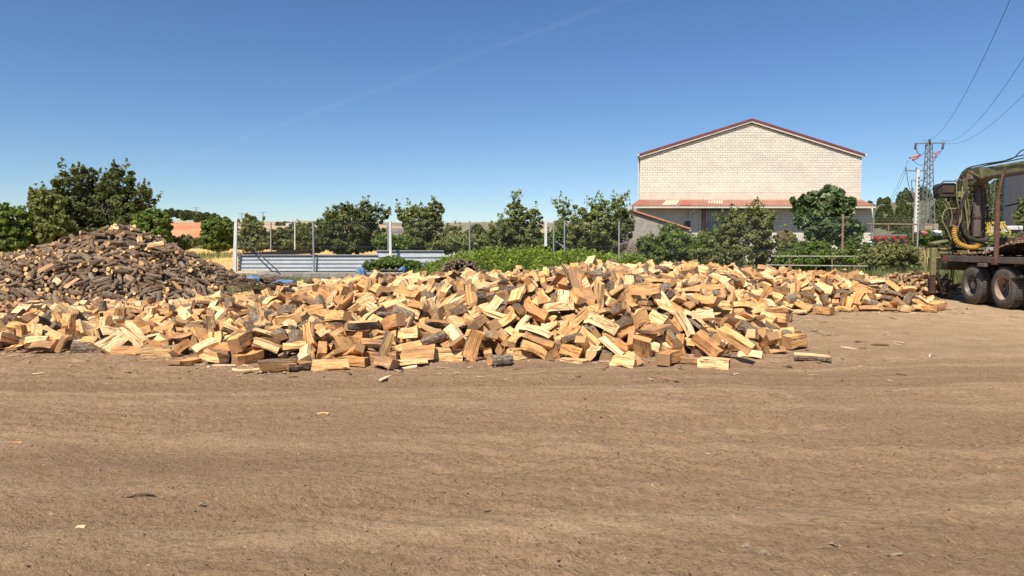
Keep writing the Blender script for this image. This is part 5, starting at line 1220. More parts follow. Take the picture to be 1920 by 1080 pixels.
18,-583,1105,11,13,49,-134,38,890,1930,83,51,106,23,10,228,1209,89,-31,-120,-47,31,1046,1764,13,-60,-115,-14,5,-510,1365,38,19,-110,-4,15,-311,1100,37,-6,22,46,18,465,1218,13,38,24,140,15,196,1223,101,-54,-120,-25,39,943,1901,63,27,81,56,11,139,1178,89,83,91,-87,20,-692,1607,26,-58,17,9,36,675,1706,16,-41,31,-17,36,72,1019,26,63,-130,60,34,-109,1006,25,22,-109,109,24,-31,1189,84,12,31,131,28,864,1730,13,-31,-7,-100,23,-1001,1437,36,-153,-28,2,26,-931,1496,18,6,19,-37,38,-549,1289,25,114,71,-34,19,-834,1136,17,73,-1,11,
11,-776,1102,12,61,99,63,1,-793,1330,16,44,67,-45,30,-143,1045,34,-19,33,-64,37,547,1654,78,53,-63,-67,27,-366,1421,75,-51,-112,4,16,916,1774,30,-66,-93,62,35,-234,1093,45,-96,-53,-8,35,508,1322,7,-8,-157,-2,41,-216,1042,22,40,-35,-17,21,-7,1012,19,-57,-47,60,5,349,1020,7,95,78,33,13,-81,1189,88,96,-76,7,26,16,1140,77,-6,-58,-56,35,455,1178,9,68,42,44,17,31,1033,39,37,-3,85,3,891,1755,29,2,68,-60,6,-216,1206,54,-63,11,-107,25,-910,1730,17,-91,61,-68,37,-1028,1647,16,-106,-87,-28,19,1093,1776,5,-24,-96,99,
29,-71,1085,63,55,121,5,1,-448,1037,22,43,64,-45,30,289,1679,107,41,-15,-44,15,680,1852,78,9,-79,77,14,-131,1233,81,148,42,27,23,-13,1167,82,45,138,-53,40,-752,1583,21,-61,-86,-104,8,811,1734,21,-64,-55,33,14,-350,1146,45,84,-97,6,5,169,1047,46,58,18,-117,16,-603,1318,20,11,12,-46,33,-1077,1472,16,-25,25,-23,15,-830,1415,18,-32,66,-81,8,-981,1372,22,-71,-74,-1,3,-937,1352,15,-40,-62,33,19,369,1658,103,-15,-75,134,19,833,1924,71,-36,-64,6,1,291,1306,99,-23,111,-101,1,-112,1262,88,-32,59,-40,10,154,1203,90,-24,61,127,
36,547,1604,48,-145,-16,23,3,821,1759,32,25,40,59,27,-1099,1453,23,26,21,-142,19,-796,1292,17,25,1,50,33,-506,1201,19,14,74,74,1,-794,1177,12,-114,19,15,18,851,1919,85,-76,-74,62,40,19,1251,96,-4,-31,-88,10,234,1224,99,42,-39,-52,13,908,1798,42,-70,19,-9,35,520,1539,46,109,81,14,22,-547,1353,35,132,-51,-8,37,-907,1168,16,-38,-55,106,2,-705,1107,10,3,43,-140,0,305,1568,98,99,54,104,20,-112,1515,89,-27,117,3,3,-86,1373,94,-46,4,-66,19,875,1806,45,-96,79,-45,19,-871,1606,18,-64,6,-11,42,168,1075,61,40,95,68,
25,299,1103,51,29,-6,-71,13,92,1083,50,105,33,15,28,172,1090,49,4,2,-111,6,146,1430,113,-66,40,-77,26,889,1834,50,38,44,-106,26,463,1536,65,42,-30,-78,2,55,1122,76,-65,53,-16,27,994,1759,16,14,30,-41,5,-773,1568,23,-16,-75,27,13,634,1622,12,-89,6,17,19,329,1599,93,-37,-46,138,34,-885,1528,27,-34,45,-102,27,941,1730,5,-2,2,59,0,-629,1211,17,23,49,28,14,-3,1003,8,-45,-119,65,17,347,1720,109,-10,-79,47,34,610,1860,86,-38,43,-4,31,-314,1254,56,-108,77,46,24,-646,1527,32,-66,5,140,4,-1118,1540,17,92,-51,110,
13,392,1186,30,-87,5,19,31,930,1783,29,-100,88,-18,30,-419,1313,43,-4,72,-36,15,-870,1582,17,34,83,-23,31,-598,1336,18,123,52,-64,12,371,1120,16,-115,-55,33,34,359,1093,12,22,17,36,42,-252,996,19,102,106,9,15,244,1351,105,5,-24,-15,23,144,1259,109,-4,53,131,35,30,1183,84,52,108,51,8,794,1743,27,50,-4,-101,1,918,1726,7,-64,92,-57,13,-489,1071,21,-66,6,-73,0,-550,1121,16,-79,-120,-22,2,-48,1027,31,-88,39,-57,5,-5,1362,96,-85,18,-44,30,-161,1256,77,36,-6,67,34,951,1804,44,78,37,23,15,47,1105,68,18,1,-49,
10,-943,1409,23,-20,-58,-78,38,-901,1443,19,118,43,-2,34,-867,1423,17,84,34,67,3,-709,1201,15,38,-8,33,10,434,1549,74,-92,-66,-11,11,936,1818,53,-9,-82,127,3,1003,1806,35,-81,77,-6,0,277,1146,73,-72,126,18,38,-973,1622,20,-74,-83,110,13,-51,1101,58,-71,-31,10,5,848,1721,4,-59,-62,60,4,-804,1388,19,-10,-94,102,6,-550,1183,14,-72,-53,93,37,761,1946,95,15,20,68,36,-207,1663,88,-79,-39,75,27,558,1709,84,-113,-90,30,39,567,1708,67,141,-19,-31,5,651,1780,58,-53,-112,32,21,837,1786,49,-60,-91,7,8,870,1831,53,-33,-11,-32,
24,-252,1230,67,5,8,-19,10,-408,1283,42,-7,22,55,3,-839,1471,18,-23,-73,34,16,-596,1187,13,-62,-28,-5,41,-561,1216,20,130,-18,-3,42,149,1242,106,0,102,100,26,-177,1569,94,136,-62,17,12,822,1785,50,78,-8,-89,12,-284,1144,62,32,67,-89,19,-304,1232,53,-14,32,-36,31,-320,1165,44,117,81,-14,7,131,1044,39,3,-92,117,14,-302,1041,36,85,5,-31,33,-51,1531,91,-58,5,141,3,713,1870,81,14,73,68,19,789,1905,69,-93,-11,29,39,-414,1482,69,59,-92,20,13,24,1124,73,15,-113,-58,31,438,1254,30,-125,20,40,0,-394,1108,29,-75,-69,83,
18,67,1248,98,24,151,-9,26,685,1810,64,22,-21,-35,31,615,1625,29,14,-18,-51,10,-730,1496,20,-3,-59,-91,8,-133,1059,41,-44,-85,51,28,-599,1218,21,76,-105,-20,37,710,1839,74,-14,-17,49,16,-386,1469,80,-84,-3,5,18,-195,1215,74,-105,-1,27,9,553,1592,37,-26,142,55,20,-1245,1712,17,-54,-57,84,32,-1153,1526,13,-148,7,45,20,140,1522,103,9,45,-62,38,653,1927,90,-105,48,-36,12,471,1593,77,-4,-3,-69,5,-460,1342,45,-80,112,-12,27,-687,1525,17,-53,7,137,25,-681,1435,24,38,6,-30,20,-330,1181,50,-120,14,-11,25,-33,1069,46,-15,-3,-154,
28,-931,1166,22,-6,-35,128,7,-519,1109,19,41,90,46,33,139,1325,103,48,-9,-95,39,-44,1281,92,-96,-63,2,31,-234,1352,78,-41,94,-48,42,610,1756,61,28,-69,24,34,-182,1212,78,33,-35,143,37,-1225,1607,17,-72,-107,-17,17,410,1237,30,43,50,-64,23,139,1065,46,5,-9,139,5,480,1271,9,-68,-77,39,20,137,1019,16,-42,80,-41,7,222,1766,106,-73,84,8,6,731,1944,85,-22,-95,75,30,1046,1913,65,-143,-15,24,20,669,1741,52,11,128,-36,41,-383,1049,33,29,4,2,11,24,1617,99,-60,-5,66,7,91,1531,103,-6,8,-122,33,-85,1536,98,-27,-132,-10,
22,-236,1550,91,-34,-77,131,26,476,1618,75,-30,30,-1,1,1084,1939,52,-6,-24,-70,1,-440,1394,61,47,12,10,1,592,1613,37,20,116,54,38,-732,1694,28,7,16,-122,26,-709,1535,29,51,86,67,10,-1052,1527,19,82,39,-77,32,-378,1253,49,46,-20,-62,3,-959,1523,18,35,-16,-121,33,-566,1351,30,-19,-137,24,26,101,1292,116,-115,-77,8,15,475,1677,91,-44,-46,64,13,349,1507,86,62,-13,13,40,92,1195,95,40,-41,-113,27,346,1283,81,37,-138,-31,15,342,1225,65,28,114,-80,38,-1162,1597,17,67,124,-45,39,-892,1293,19,90,87,9,7,-506,1291,18,-27,-2,-40,
38,420,1117,8,1,1,-48,25,224,1625,106,-86,-25,-60,28,777,1933,87,-82,122,-18,12,682,1797,69,-37,41,-62,1,234,1119,77,-81,41,-69,25,-433,1374,54,6,-49,-30,20,726,1735,19,-5,-141,53,20,617,1999,91,-45,-43,127,25,-7,1290,97,136,-28,-33,7,361,1376,68,-90,37,-105,15,806,1754,23,-117,-89,-48,0,-1102,1632,17,60,26,113,19,-705,1320,14,58,86,-110,40,-630,1222,19,-9,-53,-126,23,-875,1192,12,-22,9,103,26,504,1267,4,-1,-1,-51,5,-571,1167,13,26,-134,-59,37,451,1780,109,103,-1,-29,33,-242,1456,84,-125,-52,42,14,-94,1356,86,-135,17,13,
16,902,1821,51,-89,-51,-32,40,-436,1424,70,28,28,-64,9,-116,1216,80,75,54,23,22,-1151,1461,17,77,14,-113,3,-603,1123,14,-78,-101,74,7,259,1736,108,63,14,131,7,260,1637,100,-6,14,15,40,21,1527,93,-31,-18,-52,9,222,1263,99,-91,19,-38,39,-13,1216,84,-111,74,-40,31,554,1546,30,-45,-113,8,39,-1097,1694,21,-97,81,-24,32,-1111,1417,14,-51,-5,137,0,780,1960,97,79,-102,-23,9,723,1833,62,30,-37,-131,26,6,1240,81,-21,-15,-70,16,52,1158,84,7,-14,-84,32,-143,1134,62,-30,64,-32,20,607,1571,18,-52,-108,24,37,-1081,1422,15,-125,-62,-19,
8,304,1013,12,93,-19,-51,25,548,1889,105,2,4,-55,3,395,1696,104,-43,50,-29,29,230,1127,60,-126,56,31,39,-547,1411,31,-69,-11,42,32,-1055,1643,13,-32,-126,-6,35,58,1090,51,-80,4,-4,6,-853,1364,23,44,-121,-61,17,208,1028,18,13,51,-116,19,-59,1714,91,-139,7,36,13,-113,1298,89,-50,-25,45,9,586,1670,51,-90,-82,-25,29,-827,1667,24,39,-93,-1,18,64,1084,67,-81,-50,69,21,711,1721,18,110,-33,28,30,-1244,1615,12,-67,-91,52,9,-988,1269,17,-100,46,40,8,-489,1255,24,-107,13,27,28,-328,1023,30,11,-4,146,22,-337,983,15,115,-102,2,
9,860,1993,79,-7,83,-72,26,-272,1513,76,37,-110,-46,12,-103,1216,85,-110,84,13,28,557,1690,67,-10,122,57,29,-131,1173,66,-20,95,-7,22,182,1111,70,14,12,-64,23,-974,1676,15,-97,-64,25,1,-998,1597,17,-10,-65,-57,12,233,1038,26,117,-44,-69,30,95,1304,105,41,-21,121,34,10,1496,86,2,-64,27,16,-272,1531,85,-52,68,84,36,460,1645,81,-37,-126,-46,25,-101,1277,80,-40,95,-28,21,757,1850,64,-40,0,36,26,410,1330,63,131,-32,-29,25,-563,1452,45,-69,105,-34,25,372,1264,66,138,44,-5,36,-202,1182,56,-52,-58,-124,27,-1030,1435,22,30,-74,14,
40,-762,1510,18,-79,-23,66,16,-568,1375,29,26,-120,96,5,-853,1552,15,-33,99,-117,38,-378,1127,27,5,40,-47,10,-735,1336,8,-54,-30,40,24,504,1946,109,-30,-9,28,6,236,1584,104,-59,13,29,36,380,1633,94,21,95,79,35,912,1923,77,-79,84,-74,7,757,1910,74,-21,-84,53,38,-410,1456,70,98,-31,17,40,1105,1848,16,9,93,75,15,920,1755,14,25,4,110,20,749,1718,7,2,36,152,5,807,1733,5,-3,125,-93,31,-677,1415,23,-133,-19,-21,29,-565,1296,18,13,-123,10,2,-378,1072,29,95,95,67,8,-328,1052,24,-35,-86,-70,40,644,2007,100,-37,-61,58,
15,331,1620,97,-7,-71,92,40,395,1563,81,63,-29,-107,20,-835,1667,23,16,-8,-57,13,-709,1496,18,-74,-17,73,38,-263,1100,40,-52,-7,105,4,-508,1247,20,-23,-92,72,11,-202,1071,34,117,-65,-8,31,-77,1010,14,30,-18,95,39,-380,1636,69,-17,-55,-72,20,370,1537,81,-47,4,-23,37,158,1185,75,-28,2,65,28,478,1423,43,27,23,-3,28,-938,1546,16,8,-56,-1,6,-1130,1437,19,-10,-59,122,32,-851,1060,7,1,6,-112,17,435,1796,105,116,14,-53,34,194,1452,107,-47,-38,-141,29,131,1297,102,50,-97,64,23,46,1253,89,-27,-124,19,6,441,1579,78,-15,-121,-67,
17,507,1611,73,61,-80,-38,29,843,1808,56,-116,74,-43,34,-500,1480,56,-71,-77,-36,11,-291,1278,58,-30,50,-25,20,-95,1190,65,-49,12,-3,38,-780,1697,25,-2,2,-75,40,184,1073,55,-64,64,-25,8,-766,1336,13,-11,-80,61,37,-115,1080,38,74,25,47,33,239,1324,99,37,136,40,7,858,1904,59,-91,24,-5,11,50,1153,75,41,-94,-69,19,-972,1310,12,-80,43,-2,11,-823,1336,21,111,-45,-28,3,592,1482,7,40,24,54,19,86,1005,17,-4,57,141,10,162,1506,104,-74,-72,-7,38,962,1931,73,40,52,-135,26,-289,1383,85,86,-86,10,7,316,1263,82,-85,52,-2,
38,592,1721,55,8,142,-11,15,-476,1433,62,27,61,-133,21,-962,1663,17,52,-16,-118,12,-932,1693,16,-20,-84,36,23,-1085,1604,10,-95,-4,1,2,-629,1285,15,56,7,-73,33,-411,1022,18,32,-2,-4,10,340,1729,105,125,55,34,7,-106,1542,97,72,42,21,14,885,1899,72,-4,-31,-61,9,982,1880,67,58,-103,-21,35,839,1869,54,-27,22,-11,1,-207,1225,69,-127,8,64,0,712,1749,29,-83,21,-16,13,1042,1789,17,80,98,86,20,526,1445,14,-84,58,-70,24,23,1047,33,9,-49,127,19,383,1680,104,-89,-65,-34,18,873,1928,78,50,146,15,1,404,1499,77,18,40,73,
37,395,1403,75,80,-89,-15,0,-321,1373,74,-76,-7,12,6,-502,1427,46,125,-12,-14,25,-744,1517,24,-25,-11,-108,31,-1105,1493,21,127,72,-37,26,-615,1313,16,-3,25,-7,23,-541,1260,15,-1,-65,-138,34,-714,1241,16,41,-99,-34,37,-270,1077,35,127,-11,9,12,13,1025,22,-60,115,70,6,204,1614,104,93,-15,34,35,663,1849,73,-79,79,-74,0,-387,1424,74,-60,132,-47,4,-340,1303,58,-69,140,-1,1,1105,1816,15,-44,120,84,30,783,1698,5,2,157,-2,10,-414,1236,33,84,-9,-16,41,-496,1125,17,-114,-35,60,26,267,1716,113,-26,-142,13,13,493,1687,94,81,69,63,
26,-361,1522,80,-5,19,4,4,-56,1238,84,-73,96,37,29,638,1754,51,71,30,73,39,527,1660,62,-40,-144,6,7,-452,1427,55,-7,-47,53,2,1056,1820,34,19,-104,-109,35,-369,1291,54,-4,-124,-74,30,565,1580,25,-70,-10,121,24,-1026,1702,16,36,13,123,6,-846,1499,21,44,71,-36,41,-1227,1683,13,-56,78,-96,18,644,1685,25,-136,69,18,6,-234,1190,54,-79,48,-40,29,-1043,1561,15,10,-30,76,10,-464,1303,25,90,-43,18,20,-857,1297,19,-2,-19,96,10,-748,1237,15,-48,-42,57,33,281,1026,26,79,81,33,16,392,1064,6,26,-7,-28,5,425,1725,105,-3,105,-96,
33,569,1931,103,81,90,45,27,278,1372,89,-47,-2,-67,37,852,1947,71,-21,-47,-130,20,-363,1492,75,-3,-113,-50,3,796,1887,64,-70,12,-32,38,904,1892,67,-16,8,-70,29,-271,1433,72,94,-21,60,13,628,1774,59,-24,16,-83,27,-183,1179,57,23,52,16,36,1081,1800,14,56,119,22,12,-1213,1707,13,37,-89,110,26,1,1128,60,-40,5,50,1,-742,1402,17,-28,125,-4,38,-337,1133,38,-29,67,-93,14,-285,1088,43,-114,13,-25,28,-416,1060,21,-119,43,16,4,-349,1057,17,37,3,-3,26,340,1636,92,15,-89,101,40,826,2037,85,16,19,87,34,1020,2005,71,-48,35,-86,
33,-351,1373,78,-35,45,-61,31,12,1246,86,-19,12,40,26,-1251,1581,17,32,-25,-28,4,-535,1292,26,-22,61,42,19,199,1730,102,-83,-51,15,20,672,1909,76,-44,-67,36,6,76,1260,98,-31,-9,-30,1,1035,1823,42,-66,118,19,17,261,1154,79,-72,11,35,34,695,1737,32,-135,37,-50,5,449,1407,46,8,121,-83,40,-95,1166,74,-31,142,-5,22,-1073,1718,19,83,-5,-2,27,540,1543,30,55,-115,-28,27,-862,1681,16,101,-107,-27,30,-709,1397,24,5,15,5,22,-579,1247,19,-16,-13,30,15,226,1562,99,-61,-15,-42,41,779,1931,69,62,-115,-5,35,983,1930,57,32,72,-97,
17,-54,1303,86,-51,39,-104,37,874,1867,63,94,55,37,8,974,1829,55,68,53,44,20,-213,1298,83,69,60,49,2,-800,1707,15,-26,56,-28,9,26,1103,63,-20,-93,-105,35,727,1703,9,27,97,96,24,-910,1377,24,-46,-132,21,22,-1068,1445,12,-140,-13,-41,14,-796,1360,12,-88,56,-11,0,462,1300,19,-46,35,-24,1,-328,1023,19,38,-22,-59,23,-881,1138,4,2,-1,21,10,534,1864,90,-13,77,48,15,550,1840,94,-71,50,-40,39,263,1538,91,15,-66,74,7,538,1800,88,-46,-4,-40,10,621,1881,80,-46,-98,-44,27,693,1878,69,52,99,20,25,821,1963,78,5,-5,-72,
3,45,1292,94,-25,-19,96,3,1024,1956,65,5,6,13,42,-420,1637,78,-99,-98,44,26,250,1245,95,117,-81,5,37,992,1850,59,-28,-116,-37,15,840,1745,24,63,-3,101,1,1091,1835,15,124,-21,-53,26,-844,1742,21,8,4,35,11,-1262,1704,16,12,-67,-79,2,-891,1475,17,-77,46,88,42,758,1666,9,-22,-64,112,34,-678,1293,17,125,28,51,21,187,1442,99,-115,-35,76,4,543,1821,91,-32,-54,5,40,70,1425,99,78,47,86,39,81,1323,92,-26,23,22,7,405,1588,84,60,96,101,13,431,1601,74,-23,46,5,29,581,1755,70,7,30,118,13,-475,1401,59,105,-92,-51,
31,-710,1745,18,78,81,-54,31,-412,1307,42,28,-88,-44,39,-776,1531,16,69,-55,-73,20,-883,1526,15,22,33,51,4,349,1128,32,120,-8,-54,5,-338,1102,24,-127,-73,-31,24,-930,1188,9,-9,72,-123,0,-218,1060,37,97,18,47,20,398,1744,105,-89,-10,33,16,271,1669,104,-51,-83,61,33,-21,1391,96,-56,127,-9,10,-235,1498,91,90,-65,-24,12,-292,1589,80,-120,24,55,29,15,1299,98,-43,-143,-29,31,337,1425,81,-22,-32,116,37,683,1754,52,-148,33,9,17,768,1774,44,-32,43,-7,38,1103,1896,25,-23,-73,103,7,-910,1567,21,56,-88,-20,6,364,1181,43,75,-65,-38,
1,-714,1269,8,26,-142,-51,32,-109,1060,35,110,42,32,12,-756,1102,14,-70,78,-68,38,188,1834,99,122,-2,-91,35,430,1662,95,35,-111,60,32,568,1834,94,97,115,35,1,17,1606,95,35,17,-14,36,-30,1407,87,-49,-93,-47,16,117,1257,103,-52,26,-28,9,805,1923,68,12,126,-13,3,-361,1635,80,8,47,55,33,-373,1370,59,-128,8,-81,28,71,1179,80,-125,-38,37,12,-204,1212,63,-152,27,1,28,-331,1224,54,-2,-10,15,15,-791,1509,17,-58,-75,-12,39,176,1136,56,3,15,-136,20,-901,1422,15,-12,136,34,24,-81,1027,33,3,19,-77,19,579,1891,90,-52,-38,-20,
7,345,1560,88,16,-14,-21,35,314,1348,89,-81,0,-113,29,852,1835,57,-29,-14,91,42,-159,1233,75,-69,-42,5,24,-305,1305,59,-22,104,-58,23,602,1625,31,-66,118,-11,31,-1047,1733,16,-113,-57,-46,41,-502,1411,41,3,27,-16,38,-1258,1649,15,83,108,-15,25,-410,1349,49,-90,109,-12,30,-260,1158,54,-40,-113,40,15,-550,1436,29,47,59,-37,15,-612,1442,29,30,130,-48,30,-625,1340,17,-104,-33,-100,40,-888,1222,19,-21,13,-48,31,579,2022,94,-95,-45,-21,0,346,1809,102,-74,3,-15,30,529,1918,98,-18,-33,-108,12,296,1645,95,-15,53,-20,38,-143,1300,79,98,-86,-46,
38,766,1801,54,62,-127,-69,7,425,1383,59,-27,39,-122,39,247,1161,74,-29,53,-109,40,304,1174,68,38,50,59,3,-1282,1642,15,9,60,89,26,-963,1587,20,25,-153,-11,30,-881,1333,19,-53,84,-14,25,-943,1520,14,75,22,17,23,-648,1485,19,-3,-16,102,5,-152,1106,57,-34,115,85,8,-244,1046,29,-46,25,-4,21,-646,1209,4,-24,-96,99,24,584,1870,87,19,-63,124,33,91,1425,92,17,48,21,35,577,1795,81,-105,80,14,35,373,1589,87,46,-16,105,24,698,1920,82,-122,-83,-20,22,452,1691,93,-130,-4,28,26,-188,1398,93,-13,-13,79,22,82,1163,77,-84,-92,16,
1,686,1727,29,11,10,-9,20,904,1762,23,31,29,-70,30,987,1776,17,1,47,-74,38,-724,1598,21,61,-127,30,27,-527,1421,39,-8,17,-23,4,687,1715,13,-42,-55,101,26,-1184,1790,9,10,-26,-116,29,-1115,1528,12,-27,12,135,38,-87,1067,43,-33,-35,67,38,431,1206,18,-86,17,34,4,-335,1083,21,9,70,-87,13,-612,1082,14,-83,59,-68,9,194,1483,111,70,24,5,18,164,1364,106,37,-4,74,2,516,1806,94,-106,-22,-11,37,679,1954,79,-49,-110,50,11,771,1937,77,59,6,31,22,20,1266,98,-29,0,56,3,-240,1564,86,-30,-121,84,41,453,1604,75,-41,51,-21,
29,584,1768,65,-44,111,22,18,-59,1251,81,-22,-65,16,7,966,1902,59,-60,70,-51,13,805,1893,58,80,-39,-24,38,42,1211,81,77,102,56,12,-491,1458,63,33,67,69,18,557,1631,51,-1,17,-99,1,-178,1157,57,-82,85,7,3,-1240,1775,10,84,94,42,16,-784,1499,22,-73,95,90,4,-653,1384,24,21,100,46,3,-1180,1545,7,35,-33,-66,16,-59,1071,43,-102,-117,-2,15,-306,1054,29,-89,24,8,6,350,1889,95,-12,52,33,26,20,1674,92,-14,55,-7,26,174,1483,105,66,-129,14,25,38,1441,99,119,-15,15,40,842,2025,76,-30,77,-55,13,-77,1570,91,78,-89,-17,
3,724,2014,80,106,-73,-60,12,851,2011,73,-18,-54,48,24,-50,1562,86,-28,35,72,29,-140,1390,91,68,-21,-4,16,611,1805,67,-88,97,78,27,766,1829,58,-123,-45,16,19,991,1834,41,97,75,-15,27,853,1777,32,62,135,22,25,-333,1203,49,118,-15,13,1,-1229,1666,8,44,-133,-48,37,-990,1564,12,-69,-128,-13,3,-21,1103,46,23,-56,-113,17,259,1098,50,31,145,42,1,-45,1115,44,-55,22,-39,30,-577,1308,15,23,30,93,41,-294,1021,34,-43,138,11,13,-398,976,23,43,-40,-141,32,-419,962,5,-22,-155,0,30,371,1888,97,113,-42,-72,22,2,1656,88,-20,97,-57,
1,-31,1734,87,94,-106,67,26,187,1310,106,-128,34,-9,37,319,1588,83,48,-86,71,14,-131,1371,92,15,-22,118,26,-25,1448,90,-15,46,-98,38,409,1454,71,145,-38,-33,30,504,1571,56,-60,-37,-137,5,617,1733,46,-82,34,-12,35,-278,1289,61,84,-42,30,24,-656,1797,18,-25,-43,-45,18,-495,1409,49,-46,-34,35,17,-995,1715,15,-75,5,19,26,-1031,1496,18,26,-26,107,5,1032,1732,6,-30,-54,92,20,-309,1212,35,2,-58,90,33,-745,1511,16,-10,21,49,4,-1017,1554,15,-63,3,2,41,-717,1473,17,-13,52,-130,31,-822,1299,17,-138,-32,-10,0,-978,1222,18,-61,69,73,
32,298,1030,8,41,-86,-91,25,279,1561,96,-81,-92,60,22,-150,1681,84,-76,-9,115,31,900,1995,76,25,-125,18,33,557,1787,83,-53,19,-54,28,-166,1717,80,23,-42,30,38,21,1310,91,-81,-117,-45,9,588,1821,81,16,107,88,2,625,1842,70,-97,-56,66,17,622,1789,69,-74,131,6,14,941,1845,51,104,42,7,35,-589,1492,43,34,-56,75,0,-232,1240,61,-37,-119,-70,2,831,1752,19,36,-11,-118,9,542,1577,28,-108,-14,29,12,-883,1635,17,-28,-78,-30,7,-911,1699,14,-69,-104,77,24,83,1107,59,39,-26,96,0,-797,1488,18,-62,-15,-30,22,-606,1430,26,25,127,-87,
39,-671,1519,9,0,0,-90,27,-364,1140,27,78,-19,100,1,477,1351,23,-23,91,-100,23,-81,1103,45,0,13,10,18,-167,1043,35,-82,74,38,0,-681,1362,7,-36,14,-38,28,-170,1060,34,-64,69,66,34,-684,1105,6,89,-124,-7,18,64,1019,14,-27,55,-47,25,-382,978,13,26,14,-118,25,243,1639,96,-80,31,49,27,347,1676,102,47,-19,18,13,520,1970,103,-118,-8,9,28,210,1345,102,-85,105,65,6,39,1427,88,-71,-27,-63,7,51,1356,99,-46,-22,22,32,110,1250,101,-71,36,-22,18,931,1886,66,21,46,103,5,1059,1851,42,-37,58,88,5,-193,1236,76,40,-100,82,
42,68,1203,75,-18,-65,34,38,621,1694,43,-57,36,-63,40,-548,1548,38,-49,-4,45,10,-584,1437,37,-88,55,-7,18,-524,1391,37,-121,-71,-47,27,-1166,1687,10,-98,18,-8,13,-422,1381,52,-88,123,13,31,-1082,1646,12,-115,73,24,25,174,1120,64,17,-9,52,15,197,1122,55,61,-131,-37,4,-382,1281,41,-136,-14,2,1,303,1139,48,-95,16,15,24,733,1745,16,37,-1,7,39,-524,1361,25,-48,7,-29,1,200,1089,53,98,80,31,29,-78,1121,46,-5,32,114,2,303,1119,47,-31,-87,95,24,-668,1205,15,-18,-16,24,35,-849,1157,9,94,-111,-17,9,-385,1046,15,-58,28,-43,
25,198,1784,108,21,-39,34,38,303,1792,100,151,24,-36,3,572,1839,85,-90,18,-25,32,-11,1743,84,-57,87,-12,36,-76,1510,90,-67,13,42,16,-6,1257,93,-61,-50,85,30,509,1713,82,-12,15,131,27,-56,1360,76,-49,-77,-70,26,936,1870,60,-79,-128,27,35,720,1806,51,-50,-115,-53,32,-181,1334,85,89,41,-27,35,1080,1896,40,-45,74,-60,20,630,1782,47,23,37,68,36,276,1210,76,34,-110,-80,13,1075,1830,20,-22,-113,23,27,287,1186,74,-135,-59,6,38,203,1147,76,-34,144,25,19,1064,1792,9,-26,-73,74,38,-154,1146,57,-21,-35,-113,26,404,1299,48,-14,53,-143,
40,-886,1715,14,-153,6,-32,26,1174,1907,4,0,-1,-26,42,-827,1555,16,7,77,-20,5,-855,1647,11,-54,73,-34,1,-587,1417,25,19,39,4,19,314,1157,68,6,-10,81,30,654,1694,9,-4,-19,113,42,-1137,1562,11,-29,13,1,7,-163,1125,47,-83,-13,27,17,225,1130,53,-20,60,-100,33,574,1524,8,44,85,79,28,-492,1319,26,137,-13,-26,34,-376,1191,35,22,114,105,19,-360,1117,34,4,26,-22,42,19,1103,49,67,-94,-55,12,-731,1268,15,-69,34,-74,25,-724,1157,13,28,13,-102,19,-767,1145,13,80,-93,-28,8,-557,1155,10,-68,-10,33,40,-629,1182,5,-148,49,-1,
2,388,1129,6,-78,-28,32,13,-356,1036,20,-49,-31,23,32,-496,1033,9,119,-101,5,26,433,1855,98,-34,-110,-60,20,294,1575,90,-33,-73,40,14,171,1288,105,-82,25,11,8,500,1733,92,56,-94,95,38,49,1737,89,142,23,28,7,218,1376,97,-47,-80,115,13,-118,1614,89,-47,133,-26,24,944,1989,70,-46,121,14,34,-172,1521,80,-5,-92,-61,31,381,1621,83,105,-62,-6,17,-201,1550,80,11,78,47,10,-86,1432,86,-74,-37,77,39,-19,1351,86,41,-14,-13,35,-123,1306,82,-60,-95,1,27,593,1791,68,-133,36,-7,5,-324,1418,72,-71,-57,87,42,-172,1321,83,-145,-53,-13,
8,1086,1918,35,7,-110,5,36,826,1800,45,52,-15,78,42,-244,1168,52,53,-83,-22,37,1113,1798,7,1,1,-132,24,203,1157,66,-71,-137,-26,42,320,1151,53,-99,5,-29,18,-762,1471,15,137,26,46,12,-1061,1491,22,-32,-49,60,40,-959,1343,15,0,8,-53,5,-900,1181,18,81,-7,73,24,-461,1110,15,-28,105,-66,33,-797,1160,7,151,-31,-1,23,-676,1132,12,134,47,-19,32,-162,961,8,-3,8,8,27,319,1827,99,-96,101,-54,34,354,1836,101,-20,-126,46,2,381,1719,106,-94,61,3,26,78,1677,87,-60,-15,-56,0,514,1880,94,-46,-71,94,20,147,1412,103,9,-3,-19,
19,681,1981,85,-38,0,11,19,756,1951,84,48,-8,-50,29,-311,1621,86,-18,23,91,39,-238,1682,77,-60,119,0,3,-159,1406,82,-44,-56,-17,20,-246,1479,71,-25,56,-27,19,522,1667,78,21,3,-14,21,-94,1370,83,36,14,-18,20,371,1499,68,27,37,-92,30,413,1554,73,36,20,-97,29,-438,1461,70,58,-12,99,4,179,1201,88,-29,-100,108,7,837,1892,56,11,73,110,38,824,1842,49,0,16,-18,6,968,1840,43,-69,133,-44,29,-286,1346,66,48,-134,7,0,868,1755,26,-22,106,-10,40,722,1767,31,11,-23,135,35,786,1761,28,-50,-44,28,32,-915,1667,15,-53,-10,102,
